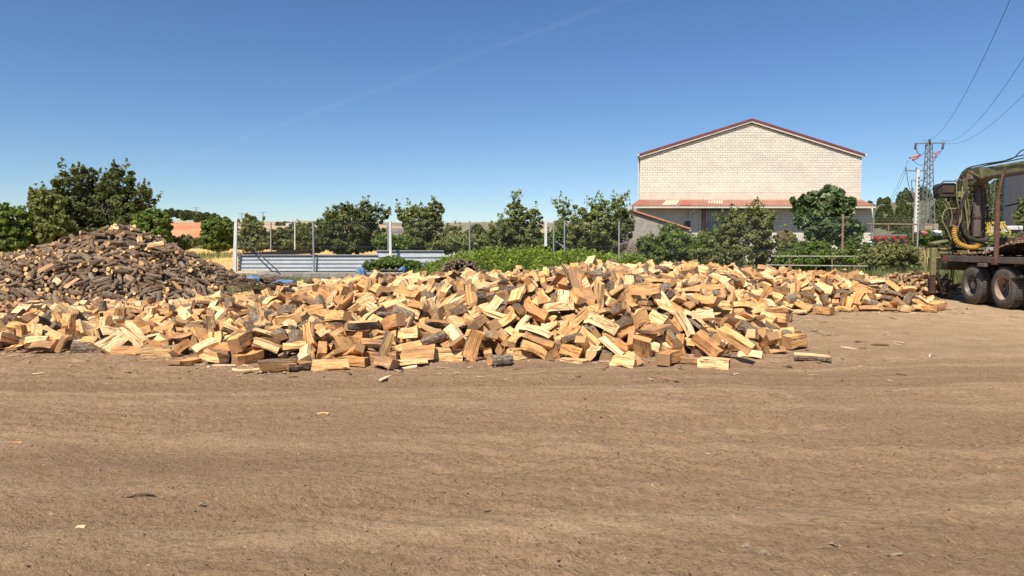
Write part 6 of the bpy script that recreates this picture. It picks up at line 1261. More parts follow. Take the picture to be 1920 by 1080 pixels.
10,-111,1183,57,-16,-65,121,9,-943,1714,12,-17,-9,43,36,-624,1531,28,9,-40,-120,3,-1161,1765,5,-28,-81,100,32,-582,1397,36,45,-9,-78,22,238,1161,61,-32,-131,-8,0,-1130,1518,17,-20,-71,98,32,-686,1486,19,17,-123,-11,17,357,1178,53,91,69,38,11,-1215,1542,16,-58,84,-64,19,-1030,1611,9,57,134,31,32,415,1282,39,48,-8,37,38,622,1592,8,-79,-35,31,3,-138,1102,38,-48,-72,30,13,-667,1336,12,109,31,-1,23,-521,1200,20,43,90,53,9,-492,1211,15,5,-81,77,23,-661,1193,12,-1,-23,-19,31,-202,1050,22,35,-27,-42,25,-630,1169,11,26,-2,-45,
26,-580,1085,13,-23,-14,-120,38,52,1016,17,-38,-79,40,27,-782,1130,5,1,4,-24,2,464,1118,6,65,108,52,31,-834,1115,3,-156,-15,0,9,110,1478,111,54,-85,-39,10,123,1493,100,-13,78,-39,14,673,2031,86,-18,-13,137,27,85,1369,99,28,-41,37,19,189,1404,101,-51,-40,54,20,-25,1604,82,37,-105,-11,20,255,1376,97,-39,-15,77,13,-17,1620,85,57,-107,99,1,246,1277,95,-1,107,-109,33,422,1633,89,-10,-16,64,20,-270,1725,72,-30,-103,71,39,275,1340,89,40,119,91,33,-48,1500,84,140,27,-21,21,-269,1456,78,-98,-62,4,35,244,1178,86,39,-121,-65,
40,153,1157,75,-74,-92,-81,7,-279,1373,66,-10,-9,29,21,181,1196,78,-118,46,-21,29,-529,1528,51,-32,-22,148,37,49,1184,65,-25,112,15,5,-513,1380,36,27,33,-95,23,-157,1203,63,-22,-34,76,6,-374,1306,50,-65,19,11,15,-884,1732,12,64,6,0,28,-1004,1630,13,46,-110,12,13,-801,1644,16,-97,-18,14,42,-1043,1689,14,68,-86,-46,17,-1078,1669,13,18,6,5,3,-737,1437,17,114,0,39,31,567,1565,18,-25,-91,-125,37,-877,1483,16,-25,17,88,31,-1072,1525,18,99,74,-3,27,-882,1369,23,-23,-1,-125,6,-1102,1476,11,-120,65,-11,4,68,1124,46,-19,-88,110,
31,-437,1302,25,-60,-38,40,25,-44,1158,51,52,63,64,38,-420,1277,23,-122,33,41,28,-257,1132,45,-5,149,-14,32,-592,1355,23,-12,2,87,21,131,1096,54,18,12,-6,32,-458,1180,18,-65,-22,-54,10,-165,1081,43,-22,-86,-113,30,-787,1218,21,18,-22,-154,39,-411,1084,18,116,-30,-5,31,-818,1095,8,-119,-86,-8,36,35,1018,15,-42,-74,35,20,244,1727,100,44,42,138,42,422,1800,96,74,-53,120,34,185,1666,92,139,39,56,16,516,1826,86,56,23,-109,7,219,1473,101,-78,45,-53,24,258,1466,94,12,-69,97,21,259,1593,102,9,-28,127,11,416,1705,99,-72,-18,1,
6,-71,1744,88,105,103,3,35,475,1727,97,-49,-123,-78,9,524,1753,89,67,-41,-71,17,603,1852,76,-49,38,3,14,-29,1525,82,-48,-74,-15,32,594,1837,79,17,-11,-21,33,-310,1619,78,125,-35,9,21,431,1636,73,31,97,-100,14,-263,1506,82,77,-43,-84,23,73,1268,86,-16,-60,102,13,-52,1429,89,85,66,37,38,739,1879,65,28,-129,-44,5,-384,1577,66,-138,-14,55,21,755,1835,51,117,44,-18,12,686,1782,46,56,11,122,13,103,1206,81,136,29,-5,40,1051,1902,50,102,-101,-29,23,510,1645,66,-30,-143,-10,9,847,1819,45,-83,-53,2,14,552,1703,57,37,80,103,
16,-307,1324,66,-11,-39,-101,13,1025,1840,43,59,-54,-91,2,-124,1224,67,105,70,8,19,895,1804,30,118,-73,-9,30,362,1292,68,-29,147,20,14,-330,1336,68,-39,-59,-5,12,1123,1899,12,-7,78,-81,26,-224,1267,60,-41,6,33,23,218,1180,81,33,-6,56,5,-203,1161,57,-126,-69,-32,41,766,1773,28,136,39,1,25,513,1482,21,-39,-82,24,6,-1277,1594,20,-59,116,28,42,-883,1560,16,-93,-15,-93,19,-887,1576,17,40,71,-34,10,-916,1648,10,-38,-140,30,15,-682,1552,17,-38,53,78,17,-911,1503,15,120,-65,-62,36,-27,1138,64,-4,9,82,10,-557,1319,24,-7,-70,-86,
24,-798,1417,22,-4,15,-95,11,-1059,1406,18,-88,-19,17,40,-683,1472,11,9,-11,13,42,-983,1397,15,36,110,76,37,-815,1445,11,-93,42,-28,6,-442,1252,17,24,32,51,2,31,1071,49,60,-46,-57,29,-166,1066,35,-83,-2,4,14,-425,1217,20,-83,-4,-58,37,353,1160,32,-13,19,-56,20,-969,1256,5,-66,64,-57,8,378,1159,19,-20,13,37,18,-390,996,13,-68,-37,16,32,-888,1109,5,-46,-150,0,22,-356,1004,14,0,-3,-142,11,-198,1017,18,101,-11,0,40,-413,992,11,-50,138,24,21,104,1007,6,-7,150,44,39,434,1981,100,126,49,27,20,264,1902,98,-80,42,-24,
3,267,1838,103,-20,105,86,6,96,1651,96,-62,-92,111,37,168,1634,97,103,57,-68,36,199,1374,105,-30,48,-69,8,516,1780,87,-26,50,3,36,-74,1778,83,139,-11,53,3,52,1400,96,-22,-22,19,40,797,1959,78,110,104,44,27,-226,1582,81,-28,49,134,11,-319,1472,82,87,-33,-75,22,525,1681,79,-31,0,-18,30,931,1962,72,-117,7,34,10,-111,1463,82,-114,-25,28,6,965,1862,48,9,-77,-2,25,-369,1564,68,-48,25,77,26,-87,1239,78,109,-41,27,10,-161,1295,71,12,-84,71,40,699,1805,57,-71,39,-45,4,659,1783,45,-50,-6,-29,28,-586,1736,30,17,-122,38,
20,666,1763,40,-35,-142,22,25,9,1171,70,2,-36,147,9,-924,1745,17,-63,67,-61,35,-966,1725,15,147,-48,1,3,-116,1156,57,-65,-88,84,1,-844,1581,15,-63,-71,11,17,-448,1394,36,6,42,36,27,-1216,1737,6,-59,135,-22,36,-443,1342,36,-60,-55,99,14,-1190,1660,8,72,88,52,7,644,1678,8,-52,-122,49,3,147,1119,50,-55,-101,65,25,413,1248,29,-10,-112,-65,23,431,1271,20,13,-110,61,14,-722,1422,21,95,-8,4,13,-100,1139,52,-66,-9,-43,35,-386,1270,37,-11,129,-81,36,-380,1256,30,69,-106,74,34,591,1541,7,-4,-1,93,22,-629,1426,16,7,-9,-22,
23,-1006,1385,15,-83,-121,14,3,-855,1407,9,-18,64,-97,37,-773,1403,10,13,-104,-99,22,-629,1403,12,90,-111,33,11,-477,1213,16,-81,79,-7,19,-594,1280,5,-65,-32,38,37,-713,1301,8,148,-45,-2,7,-500,1174,5,-72,40,-41,4,-51,1018,18,139,65,-3,21,309,1651,101,-95,63,-50,11,23,1732,90,-59,-98,21,31,109,1517,95,-39,-95,-82,6,208,1427,101,-39,-59,118,30,-112,1732,86,30,-1,69,35,98,1344,107,142,-48,18,41,150,1331,97,26,-26,54,5,-133,1562,92,55,89,23,17,55,1644,90,18,17,-139,20,-265,1755,72,96,-100,58,40,-244,1720,76,124,63,-38,
39,-218,1500,81,-31,91,108,41,-20,1547,91,-8,-86,116,38,22,1481,90,-23,96,-86,37,-53,1471,84,-22,121,-47,10,-41,1389,78,121,-9,-93,27,-256,1404,71,-100,-59,-20,38,-516,1630,51,-86,33,16,12,-629,1779,31,97,-14,94,18,-355,1317,56,40,12,-14,5,-297,1249,53,-46,76,-22,15,-716,1724,12,-63,77,-19,33,-699,1655,18,-30,106,89,37,-683,1672,17,-23,-21,2,10,-1253,1525,19,-53,66,-17,36,-1267,1500,18,9,76,-2,39,-1179,1436,25,90,46,37,31,-1156,1447,23,43,89,39,37,-1173,1391,20,-20,77,22,34,-1157,1670,8,6,106,111,20,-753,1443,24,48,-34,-63,
0,-289,1199,44,61,17,-21,17,-1124,1395,19,-89,67,-85,42,-969,1413,17,87,-77,101,26,-832,1446,18,51,-25,-20,21,-419,1256,24,39,52,-50,12,-1219,1368,24,-13,21,-85,41,-1151,1369,23,-60,11,17,40,-1152,1337,18,-4,-33,-2,24,-1106,1319,20,100,-16,106,23,-1056,1302,23,10,-35,87,12,-608,1388,22,102,-76,-26,35,-1233,1324,21,-36,94,100,24,-1201,1374,24,-91,113,-27,39,-1043,1199,23,29,-37,46,19,-1029,1249,25,-28,64,-107,6,-1200,1284,21,117,-8,-28,9,-1238,1367,19,-75,59,-85,0,-1167,1338,19,-68,-66,65,30,-934,1387,12,-62,68,-61,15,-848,1333,22,124,-26,-5,
41,-1197,1340,17,84,-126,33,24,-1128,1228,27,34,-11,-147,19,-1091,1231,22,-58,11,-18,8,-1054,1334,14,-76,-35,-24,23,-1153,1224,21,-34,-14,116,33,-1113,1262,16,14,-21,85,6,-1077,1299,17,74,-72,-14,13,-957,1188,20,-71,25,-99,1,-1086,1385,9,-117,60,-18,31,-961,1368,10,-140,1,15,29,-754,1283,15,-59,-32,80,17,-558,1278,17,10,-45,-40,21,-1211,1271,21,-93,22,13,38,-1109,1206,20,-55,-78,53,16,-1009,1230,26,49,-62,-62,38,-999,1211,18,52,-69,-30,32,-768,1300,18,1,-8,77,7,-1065,1206,25,68,-75,-42,1,-807,1265,15,-101,57,-16,32,-1084,1185,15,-49,10,103,
13,-666,1269,15,97,87,9,16,-489,1234,15,-71,115,23,33,-1064,1149,21,93,111,31,9,-1045,1239,14,-75,-48,83,31,-1020,1185,19,-50,145,26,19,-1096,1169,13,-49,18,-46,17,-1012,1082,19,-31,-80,9,33,-1002,1110,18,72,54,11,3,-1012,1159,17,-7,-106,97,4,-779,1192,14,-28,60,107,15,-711,1221,8,-98,-30,28,17,-365,1111,23,-30,25,20,10,-1086,1113,16,-21,-64,56,19,-1011,1134,15,-54,-5,1,7,-944,1089,15,-81,-5,-37,29,-989,1178,11,-112,-31,-3,32,-868,1068,18,112,-13,105,17,-540,1154,14,7,-20,50,14,-555,1248,9,-91,-11,19,42,-956,1151,13,-44,-138,-37,
31,-656,1156,13,-137,37,-19,16,395,1176,23,1,22,141,33,-910,1119,17,149,-10,-3,5,-1082,1152,6,-101,-50,25,27,-920,1089,12,70,117,-19,28,-1032,1112,13,55,118,35,13,-998,1140,5,-2,-86,129,12,389,1151,13,-59,-28,30,13,-1066,1114,6,-44,-103,74,14,-1015,1110,7,-78,54,-41,42,-954,1062,11,52,-110,-84,18,-636,1129,11,-28,107,-57,27,428,1173,9,-13,31,-106,40,-989,1104,7,72,44,41,34,-900,1083,8,72,32,34,8,-1061,1084,5,-55,17,-27,0,-913,1051,11,60,108,39,4,-885,1064,8,18,41,105,2,-250,1021,15,11,60,121,34,-930,1046,7,-51,-72,74,
11,-944,1078,4,-1,109,-112,24,-994,1071,6,-53,147,2,7,357,1915,98,-73,-18,2,30,481,1915,97,-8,67,-124,11,513,1942,97,-82,-16,44,37,502,1829,95,-67,68,-39,39,599,1984,83,28,128,-11,39,212,1585,92,-45,114,-14,39,-243,1627,78,-40,28,132,22,-173,1663,75,-98,43,58,19,275,1318,89,-118,-4,-2,0,328,1400,78,-53,30,34,26,329,1544,75,-114,90,-39,30,320,1372,82,-150,-8,-24,40,801,1848,56,83,53,32,28,264,1207,86,0,-22,-89,4,450,1559,57,70,66,-28,41,456,1585,54,-30,102,87,21,-46,1191,74,1,-46,121,35,379,1317,63,-23,-40,145,
23,1187,1995,12,8,21,-35,36,504,1542,43,75,-72,-73,32,349,1236,58,16,149,-30,25,-1161,1738,9,-35,14,-30,1,353,1217,45,-4,-72,56,14,-810,1559,19,-37,31,-58,26,467,1384,40,3,9,66,14,532,1556,24,-72,-12,47,34,-1066,1626,11,-8,-121,75,10,535,1509,18,6,35,85,2,294,1162,52,-47,87,-101,21,397,1268,42,-35,48,-91,5,533,1479,13,-76,48,-18,39,447,1288,24,2,39,-27,33,371,1235,40,3,-112,97,14,431,1236,26,35,-74,113,12,566,1497,7,34,52,82,35,-700,1346,12,-107,-47,12,26,321,1940,87,-41,-47,122,7,402,1905,98,-60,64,-69,
23,94,1739,92,25,0,-90,41,148,1827,89,-114,86,-31,42,-40,1754,78,-86,-90,-66,36,-280,1710,76,57,96,-98,23,-207,1755,69,29,52,-91,17,52,1619,92,79,-35,-48,41,68,1578,93,-10,-2,43,33,139,1464,101,-6,-150,-33,1,-10,1588,82,-10,49,-76,22,262,1455,93,2,-74,112,25,-331,1594,77,73,125,56,1,-163,1543,78,104,43,-11,37,311,1517,84,-132,55,-32,42,-442,1648,64,-31,114,-19,11,-406,1622,72,-72,-45,57,27,18,1404,95,-56,144,16,20,-497,1668,58,-39,-15,114,28,355,1425,75,-93,-122,-16,5,-651,1783,20,-87,-23,61,33,-614,1691,25,-30,-102,80,
8,-1147,1655,13,67,-74,-115,35,-883,1697,9,-14,-105,103,14,109,1163,80,20,113,-99,28,-845,1525,10,80,-116,-32,24,-670,1309,12,4,2,-150,17,-911,1237,14,18,-133,41,38,-439,1104,18,-2,1,-94]
PILE_LOGS = [15,-1124,1987,87,-41,86,-85,20,-1081,1867,22,-133,-20,17,15,-1412,1964,87,-32,18,5,17,-1127,1912,43,65,-78,-91,15,-1100,2049,97,1,-139,22,16,-1367,1839,25,10,-141,-20,15,-1062,2051,73,-54,4,18,8,-1187,1908,62,133,57,33,20,-1216,1913,57,-34,87,-45,17,-1172,1867,33,91,-8,-2,17,-1448,1888,45,-26,42,-86,19,-1332,1981,98,-35,-47,37,20,-971,1993,27,36,-54,-117,16,-1285,2041,129,15,-14,-110,20,-1153,1939,67,29,-78,-129,15,-1035,2101,76,-25,18,17,15,-1333,2249,198,-30,7,-5,17,-1221,1955,82,31,-132,-50,14,-1327,1852,33,-118,21,29,10,-1377,1900,52,46,-45,-96,
16,-1384,1865,36,-7,-58,-134,5,-1297,1989,98,88,-115,-34,16,-1195,1813,23,-62,54,-5,20,-1514,1958,82,85,-80,-90,15,-1273,1967,80,30,-5,51,13,-1313,1982,97,-58,115,-2,10,-1487,1975,85,-11,-91,-109,7,-1311,1861,33,24,-87,107,15,-1092,2269,120,-42,-61,50,5,-1086,1930,32,-39,65,-94,15,-1184,2162,138,-87,25,8,21,-1263,1924,62,-26,-124,36,17,-1067,2028,57,40,-87,116,14,-1102,1922,57,75,-38,-76,17,-1263,2295,201,9,14,8,13,-1399,1818,21,-113,45,-73,8,-1272,2019,115,-9,88,-115,21,-1160,2013,107,19,76,-125,17,-1271,2145,154,-87,-103,0,9,-1123,2013,95,-62,2,17,
20,-1003,2068,42,-71,45,-2,16,-1262,2197,166,76,66,32,9,-1406,1999,106,-10,-13,136,15,-950,2050,22,-34,-131,-1,13,-1355,1956,74,-17,-73,10,17,-1189,1963,72,94,-18,-47,15,-1194,1942,65,28,-75,100,9,-1257,1889,42,56,-57,-58,13,-1451,1868,28,-19,124,33,9,-1031,1925,25,83,68,62,3,-1442,1944,70,7,-83,-96,5,-1226,1925,64,-47,89,-44,7,-1009,2091,60,0,-78,124,7,-966,2170,47,-39,7,-142,16,-1456,1913,50,57,-116,-29,11,-1133,1924,52,-44,-32,47,9,-1104,2386,128,-50,85,-107,15,-942,2082,22,-101,69,50,10,-1399,2173,159,16,140,15,9,-1199,2219,154,-22,126,-36,
17,-1299,2117,145,-32,51,-91,5,-1162,1893,39,6,66,-77,17,-992,2016,31,16,-42,-78,8,-1193,2106,126,24,49,137,17,-1182,2029,118,-19,24,-25,21,-1101,1997,67,15,-129,0,15,-1258,2172,153,11,133,43,20,-1063,2013,46,2,19,27,13,-1030,1991,41,7,9,-131,3,-1108,1919,38,126,17,34,14,-1347,1856,28,-147,-9,19,15,-1456,2174,148,4,3,155,10,-1419,1990,96,131,-34,-28,17,-1015,2205,78,-63,-35,79,17,-1070,2060,83,-4,139,52,21,-1381,1950,67,-68,-101,-5,11,-1081,1962,59,-106,96,24,14,-1301,1917,51,-3,-13,54,20,-995,1945,13,83,-35,-61,16,-1266,2332,217,-103,0,16,
17,-1052,2214,99,-72,49,-10,15,-1035,2449,90,20,-90,109,21,-1509,2019,100,23,-126,87,10,-1255,1943,68,-94,-61,-55,19,-1151,2256,148,-49,104,-100,4,-1302,2001,115,-120,-9,20,16,-880,2197,16,89,15,19,5,-1279,1852,27,-71,41,-4,8,-949,2005,18,68,-2,-34,17,-1165,2219,134,-2,-152,-7,15,-1326,2017,113,-34,-120,-93,21,-1348,2007,112,84,-7,-49,16,-1474,1997,92,90,-4,31,17,-1095,1947,47,-122,-68,11,15,-1349,2265,207,34,-19,-11,16,-1252,2041,123,-44,-130,0,16,-1091,2077,100,-129,60,34,9,-1228,2000,100,-34,14,-98,12,-1099,2016,85,-58,-75,10,19,-1284,1972,85,-73,-52,28,
3,-971,2329,63,-124,-35,30,7,-1046,2053,54,-53,16,4,16,-1427,2327,201,101,63,7,21,-1471,2282,183,-90,-54,18,17,-1370,1961,71,7,58,-57,16,-1392,1915,54,21,87,30,17,-928,2092,19,-2,-76,67,0,-1206,1983,96,-21,81,-23,14,-1177,1995,89,46,145,3,13,-1115,1965,65,28,-23,100,13,-1466,1934,60,-53,-74,16,5,-1410,1841,24,27,100,-117,7,-1293,2261,197,-1,38,-91,19,-1146,2228,143,42,-73,-73,13,-1363,2009,107,-60,-113,-23,13,-1588,2083,98,-96,-17,5,19,-983,2333,71,-115,19,-20,8,-1076,2039,65,-1,-29,148,12,-1318,1910,52,-113,100,38,1,-1330,1895,51,-46,-25,-9,
10,-1216,1871,32,60,-52,-67,6,-1182,2123,130,-17,-28,-106,17,-1018,2315,79,-18,-22,-104,13,-1282,1933,58,52,-56,-84,9,-1323,2193,162,11,-79,61,15,-1085,2090,86,-71,-32,-26,20,-1172,1896,47,-74,-99,14,15,-890,2160,11,-24,-93,117,9,-1311,2207,172,-77,74,-39,17,-956,2415,42,24,26,-153,15,-1087,1973,53,33,35,4,16,-1493,1926,50,88,67,93,2,-1025,1969,33,-3,22,-97,3,-1260,1834,21,56,12,47,18,-1237,2240,165,-53,-45,-130,14,-1232,2211,151,-98,-59,35,7,-1217,2023,112,-52,74,-67,1,-993,2086,47,147,-10,-7,1,-1138,1878,30,-88,91,-15,18,-1247,2282,189,-2,-66,-119,
17,-1445,2121,134,33,-20,-33,20,-1264,1987,99,-75,-79,27,16,-1200,2000,93,-90,61,-34,20,-1021,1967,26,96,2,18,5,-1264,2223,174,21,-106,-90,4,-1322,1931,68,-32,73,-60,15,-1143,1938,56,48,-60,-119,9,-1266,1922,50,92,99,27,1,-1049,1939,38,-39,46,-23,4,-1100,1892,30,10,16,22,15,-1447,2294,184,31,-29,118,10,-1261,2062,129,-12,-134,-9,15,-1239,2100,125,-66,-40,0,10,-1240,2021,111,-54,135,50,10,-1238,1991,89,152,4,5,5,-1182,2448,160,75,15,-31,9,-1142,2330,147,25,150,12,4,-1454,1987,90,21,-23,59,6,-1238,1840,20,16,-120,-23,14,-1265,2249,186,70,31,104,
14,-1156,2057,108,-2,85,-95,9,-975,2431,62,-10,26,-40,13,-1087,2018,71,130,-83,-18,5,-941,2426,43,-90,37,99,10,-1484,1940,60,-50,-104,-10,5,-1158,1872,18,83,-104,-10,9,-1242,2315,197,-38,-142,-36,13,-1522,2254,156,-135,8,1,21,-1130,2188,125,40,35,68,15,-1100,2220,110,-8,26,-55,12,-1255,1988,98,42,-22,-83,10,-1395,2002,92,94,-89,-10,0,-1449,1966,75,58,10,-16,3,-1419,1963,67,-15,31,-29,13,-956,2362,41,-97,-52,62,10,-1312,1873,38,70,8,-20,15,-1197,2329,167,23,0,103,20,-1500,2153,124,38,47,-89,1,-1061,1965,46,5,-74,-85,12,-967,2088,39,66,11,-37,
1,-1124,1884,30,-25,-31,69,9,-1306,2254,206,-25,-80,92,6,-1358,2194,160,-137,-44,-44,21,-1394,2138,139,-17,-73,55,21,-1231,2167,142,-154,-21,-1,16,-1127,2324,133,-20,-17,-44,9,-1230,2066,122,14,-8,139,5,-1545,2147,117,37,-118,-33,8,-1535,2098,109,7,-68,108,7,-1058,2349,106,-72,134,-36,16,-1379,1997,100,99,-45,-32,1,-1470,1986,87,-49,-10,69,17,-892,2376,7,-4,16,-136,1,-1015,1947,21,-14,-92,86,8,-1220,2374,181,-86,88,-65,8,-1211,1994,97,7,-40,49,5,-1016,2281,77,85,-91,-47,0,-1474,1955,74,90,44,-14,17,-1029,2083,47,94,-36,-48,19,-1273,1860,33,-37,-87,82,
18,-1225,1836,25,80,-22,-42,10,-995,2226,63,-69,-95,-96,15,-1000,2152,53,-107,33,16,0,-969,1964,11,23,-22,-3,18,-1280,2270,198,-60,107,-25,18,-1518,2142,124,-26,-25,4,9,-1693,2194,117,-23,84,98,9,-1115,2375,120,14,-9,134,16,-1639,2157,109,69,17,89,20,-1120,2197,114,20,7,53,0,-1575,2018,85,-41,-43,13,18,-1321,1947,66,-20,-35,36,13,-1334,1917,67,-60,20,-59,1,-1299,1956,67,-65,76,-30,17,-996,2125,51,31,4,104,21,-1068,1954,37,-83,73,-26,5,-923,2112,26,-70,-138,0,17,-877,2295,13,-99,-34,43,19,-1439,2188,154,59,-73,-19,13,-1171,2352,154,25,-80,-126,
15,-1717,2373,132,6,-151,-30,13,-1308,2034,120,15,20,77,15,-1628,2087,93,-65,1,-78,10,-1085,2128,101,23,-71,-116,13,-1030,2270,92,-142,1,-27,8,-1026,2121,73,118,37,-14,5,-978,2229,53,125,-34,-16,7,-1144,1909,42,-68,-57,40,18,-1056,1908,24,-4,-30,77,6,-1200,2260,164,-4,-138,-75,14,-1260,2146,142,107,-92,-41,8,-1625,2216,124,34,-80,-129,10,-1066,2379,112,-8,-95,103,8,-1428,2043,108,28,48,-132,10,-1152,1993,93,-94,82,-47,13,-1240,1929,62,30,14,-76,11,-963,2261,44,1,7,7,17,-1488,1884,46,-40,123,-80,18,-1299,1824,18,-40,15,-33,7,-1297,2323,216,66,-123,12,
7,-1199,2401,169,11,-123,25,12,-1426,2167,147,-73,93,3,16,-1331,2065,121,-71,49,125,20,-1094,2288,115,-11,-43,-118,17,-1053,2126,75,127,-57,-53,11,-981,2158,46,-46,43,22,4,-959,2280,52,-60,98,-44,14,-916,2192,32,-27,-33,81,13,-1563,2270,145,-5,-60,-42,16,-1317,2147,150,-1,36,138,12,-1103,2162,109,111,92,32,13,-1032,2227,87,-8,108,61,8,-1515,1980,85,-56,124,-30,3,-1333,1961,71,-115,37,30,9,-1212,1899,41,142,-64,-15,17,-955,1977,12,46,62,105,16,-1382,1820,14,-119,-38,-14,10,-1540,2200,136,-144,-30,-25,8,-1463,2042,102,11,13,85,13,-1358,1867,43,97,-63,-26,
9,-1335,1825,16,87,90,83,17,-1399,2268,178,-21,27,-77,17,-1527,2154,123,63,24,-2,6,-1492,2060,104,-103,83,37,19,-1086,2105,98,18,-73,117,1,-1444,1948,58,20,-133,76,10,-973,2092,32,-26,45,-130,7,-1322,1834,21,20,10,111,0,-1393,2167,148,45,-17,20,20,-1121,2398,137,27,-109,108,3,-1069,2163,91,-9,12,-150,21,-1409,1926,51,-61,-35,35,6,-1039,1960,31,84,-88,-92,7,-1249,2365,203,130,59,19,21,-1383,2264,181,72,0,74,14,-1161,2225,146,-57,43,-89,2,-1178,2170,142,6,11,-15,15,-1304,2084,133,7,150,-25,21,-1168,2174,135,120,1,-1,9,-1387,2021,112,-11,1,108,
4,-1045,2186,80,22,124,-52,3,-1331,1905,52,78,-24,44,12,-1420,1933,57,0,11,-110,13,-892,2408,13,53,-100,-42,13,-1430,1810,11,24,-26,-128,6,-1352,2305,218,8,-24,30,6,-1292,2292,209,-14,21,-96,15,-1177,2270,154,-140,7,18,13,-1325,2039,117,-25,-52,-109,19,-1136,2100,105,48,97,10,3,-1076,2199,91,95,73,-1,8,-1123,2003,74,-4,-18,-111,5,-969,2303,52,-132,-53,13,14,-963,2231,42,-3,-60,70,1,-1183,1889,42,87,115,42,4,-1311,2337,229,-109,39,1,7,-1225,2122,136,14,137,32,2,-1155,2186,128,65,19,-31,20,-1347,2062,125,-48,-76,47,17,-1111,2072,104,-36,-1,-48,
13,-1172,2030,103,32,-69,-108,1,-1061,2197,85,105,-94,-51,7,-1357,1915,49,-43,-2,-39,13,-947,2210,30,107,-110,24,3,-1282,1899,41,-52,-45,69,17,-1244,1886,31,-6,16,114,21,-1248,1812,13,-61,-35,44,15,-1408,2307,192,-39,32,-51,15,-1447,2266,166,0,151,3,20,-1358,2172,151,67,-10,-24,5,-1288,2100,130,-69,-13,110,11,-1185,2146,130,-9,-10,149,0,-1167,2044,113,15,-12,26,12,-1196,2028,110,45,-26,-59,20,-1587,2023,90,-72,-72,31,3,-961,2292,47,9,17,34,2,-1513,1933,54,53,4,60,2,-1058,1988,42,0,34,-83,9,-954,2122,36,-24,22,-29,4,-1077,1938,41,36,43,80,
4,-1042,1928,20,0,41,53,16,-1179,1868,16,-35,11,78,6,-1012,1928,16,-1,-26,143,15,-1301,1854,13,-41,-108,54,17,-1040,1872,9,37,3,7,15,-1232,2455,177,129,-46,-39,20,-1460,2272,177,-63,-86,65,1,-1376,2224,169,14,-115,72,19,-1357,2136,145,-61,-60,66,17,-1686,2221,118,19,-121,-85,10,-1668,2159,101,-29,-55,-41,2,-1146,2096,117,-94,-26,14,14,-1015,2409,83,18,-39,-98,10,-1025,2156,69,-12,-25,57,8,-974,2119,43,114,-41,-39,11,-943,2319,34,-22,17,10,19,-961,2026,20,-8,-101,112,12,-1151,1855,14,52,-14,-104,7,-1403,2215,159,-36,-62,34,16,-1162,2165,118,84,-26,-28,
2,-1487,2092,114,7,-36,100,12,-1209,2023,103,14,6,61,11,-1523,2002,94,-89,-110,19,6,-1095,2038,86,14,26,112,18,-1332,1992,83,19,-102,-115,7,-1031,2196,66,-6,132,-71,20,-990,2268,53,-41,-8,-8,12,-1307,1923,61,58,135,29,11,-1011,2045,37,114,74,-62,5,-900,2447,23,-129,21,-31,1,-1358,1902,43,36,-112,-76,6,-1047,1945,31,28,22,-54,19,-1426,1890,31,-33,-26,86,1,-1012,1912,14,-18,45,-30,17,-1349,2371,221,29,78,50,7,-1232,2336,192,-144,55,22,15,-1326,2210,166,93,0,-46,20,-1267,2186,155,5,25,-12,5,-1436,2214,163,17,83,126,13,-1152,2249,129,-137,42,-5,
15,-1086,2135,86,-115,-37,-7,12,-1034,2206,84,-70,-112,-18,2,-1016,2206,62,-43,123,85,4,-1434,1940,57,-54,-23,3,19,-910,2361,19,78,-28,35,21,-1422,1892,40,18,-53,101,18,-1249,1918,46,90,-48,-57,9,-1023,2006,30,-141,11,-11,21,-1287,2343,220,21,-32,146,21,-1193,2348,162,-55,-110,26,13,-1254,2126,130,-33,-15,-66,13,-1105,2248,105,-60,-87,16,19,-1623,2143,100,-108,-43,54,7,-1123,2027,95,-51,10,36,10,-1029,2334,87,-126,17,-4,8,-1500,2009,90,-35,1,-67,9,-1037,2285,89,-109,18,-4,11,-1453,1993,82,-49,-110,34,11,-1516,1966,72,-49,-148,-4,17,-972,2534,37,4,76,120,
5,-917,2249,20,-21,-125,34,10,-911,2177,18,-24,-7,-140,10,-1481,1874,23,-45,103,42,11,-1558,2083,100,39,-60,96,0,-1145,1980,78,-43,-77,62,8,-903,2419,28,14,-10,-68,5,-976,2767,6,139,-41,-5,7,-1404,1906,44,-10,-15,-9,14,-928,2224,19,-45,-106,97,10,-1150,1891,27,-133,-80,15,3,-1115,1860,15,136,17,3,13,-1431,2313,188,-67,-130,4,2,-1295,2156,145,-59,20,-139,5,-1166,2319,146,17,-123,71,3,-1300,2074,126,-2,69,36,20,-1553,2166,125,-48,-57,136,19,-1345,2124,135,-94,-17,14,12,-1418,2101,126,84,-15,34,17,-1603,2211,123,-120,-40,26,11,-1229,2044,114,-117,-23,-11,
14,-1360,1981,80,-109,80,31,19,-940,2372,27,-81,-35,49,5,-901,2440,14,-81,-1,8,11,-1197,1867,30,-67,-98,61,11,-931,2028,12,19,-11,30,7,-1196,1867,19,5,-43,-88,15,-1049,1920,12,-8,-143,17,15,-1286,2384,217,-19,-22,-74,2,-1380,2208,161,33,-15,-61,21,-1301,2190,157,114,60,49,10,-1438,2150,136,14,23,-62,3,-1191,2231,139,145,3,-5,15,-1230,2138,136,4,97,108,14,-1450,2107,123,137,-19,2,9,-1497,2122,119,-99,50,-22,8,-1511,2128,107,68,-101,1,0,-1441,2053,111,5,82,-92,14,-1142,2000,88,-65,-31,112,11,-1038,2236,88,-25,67,-119,14,-1011,2390,79,5,-86,-79,
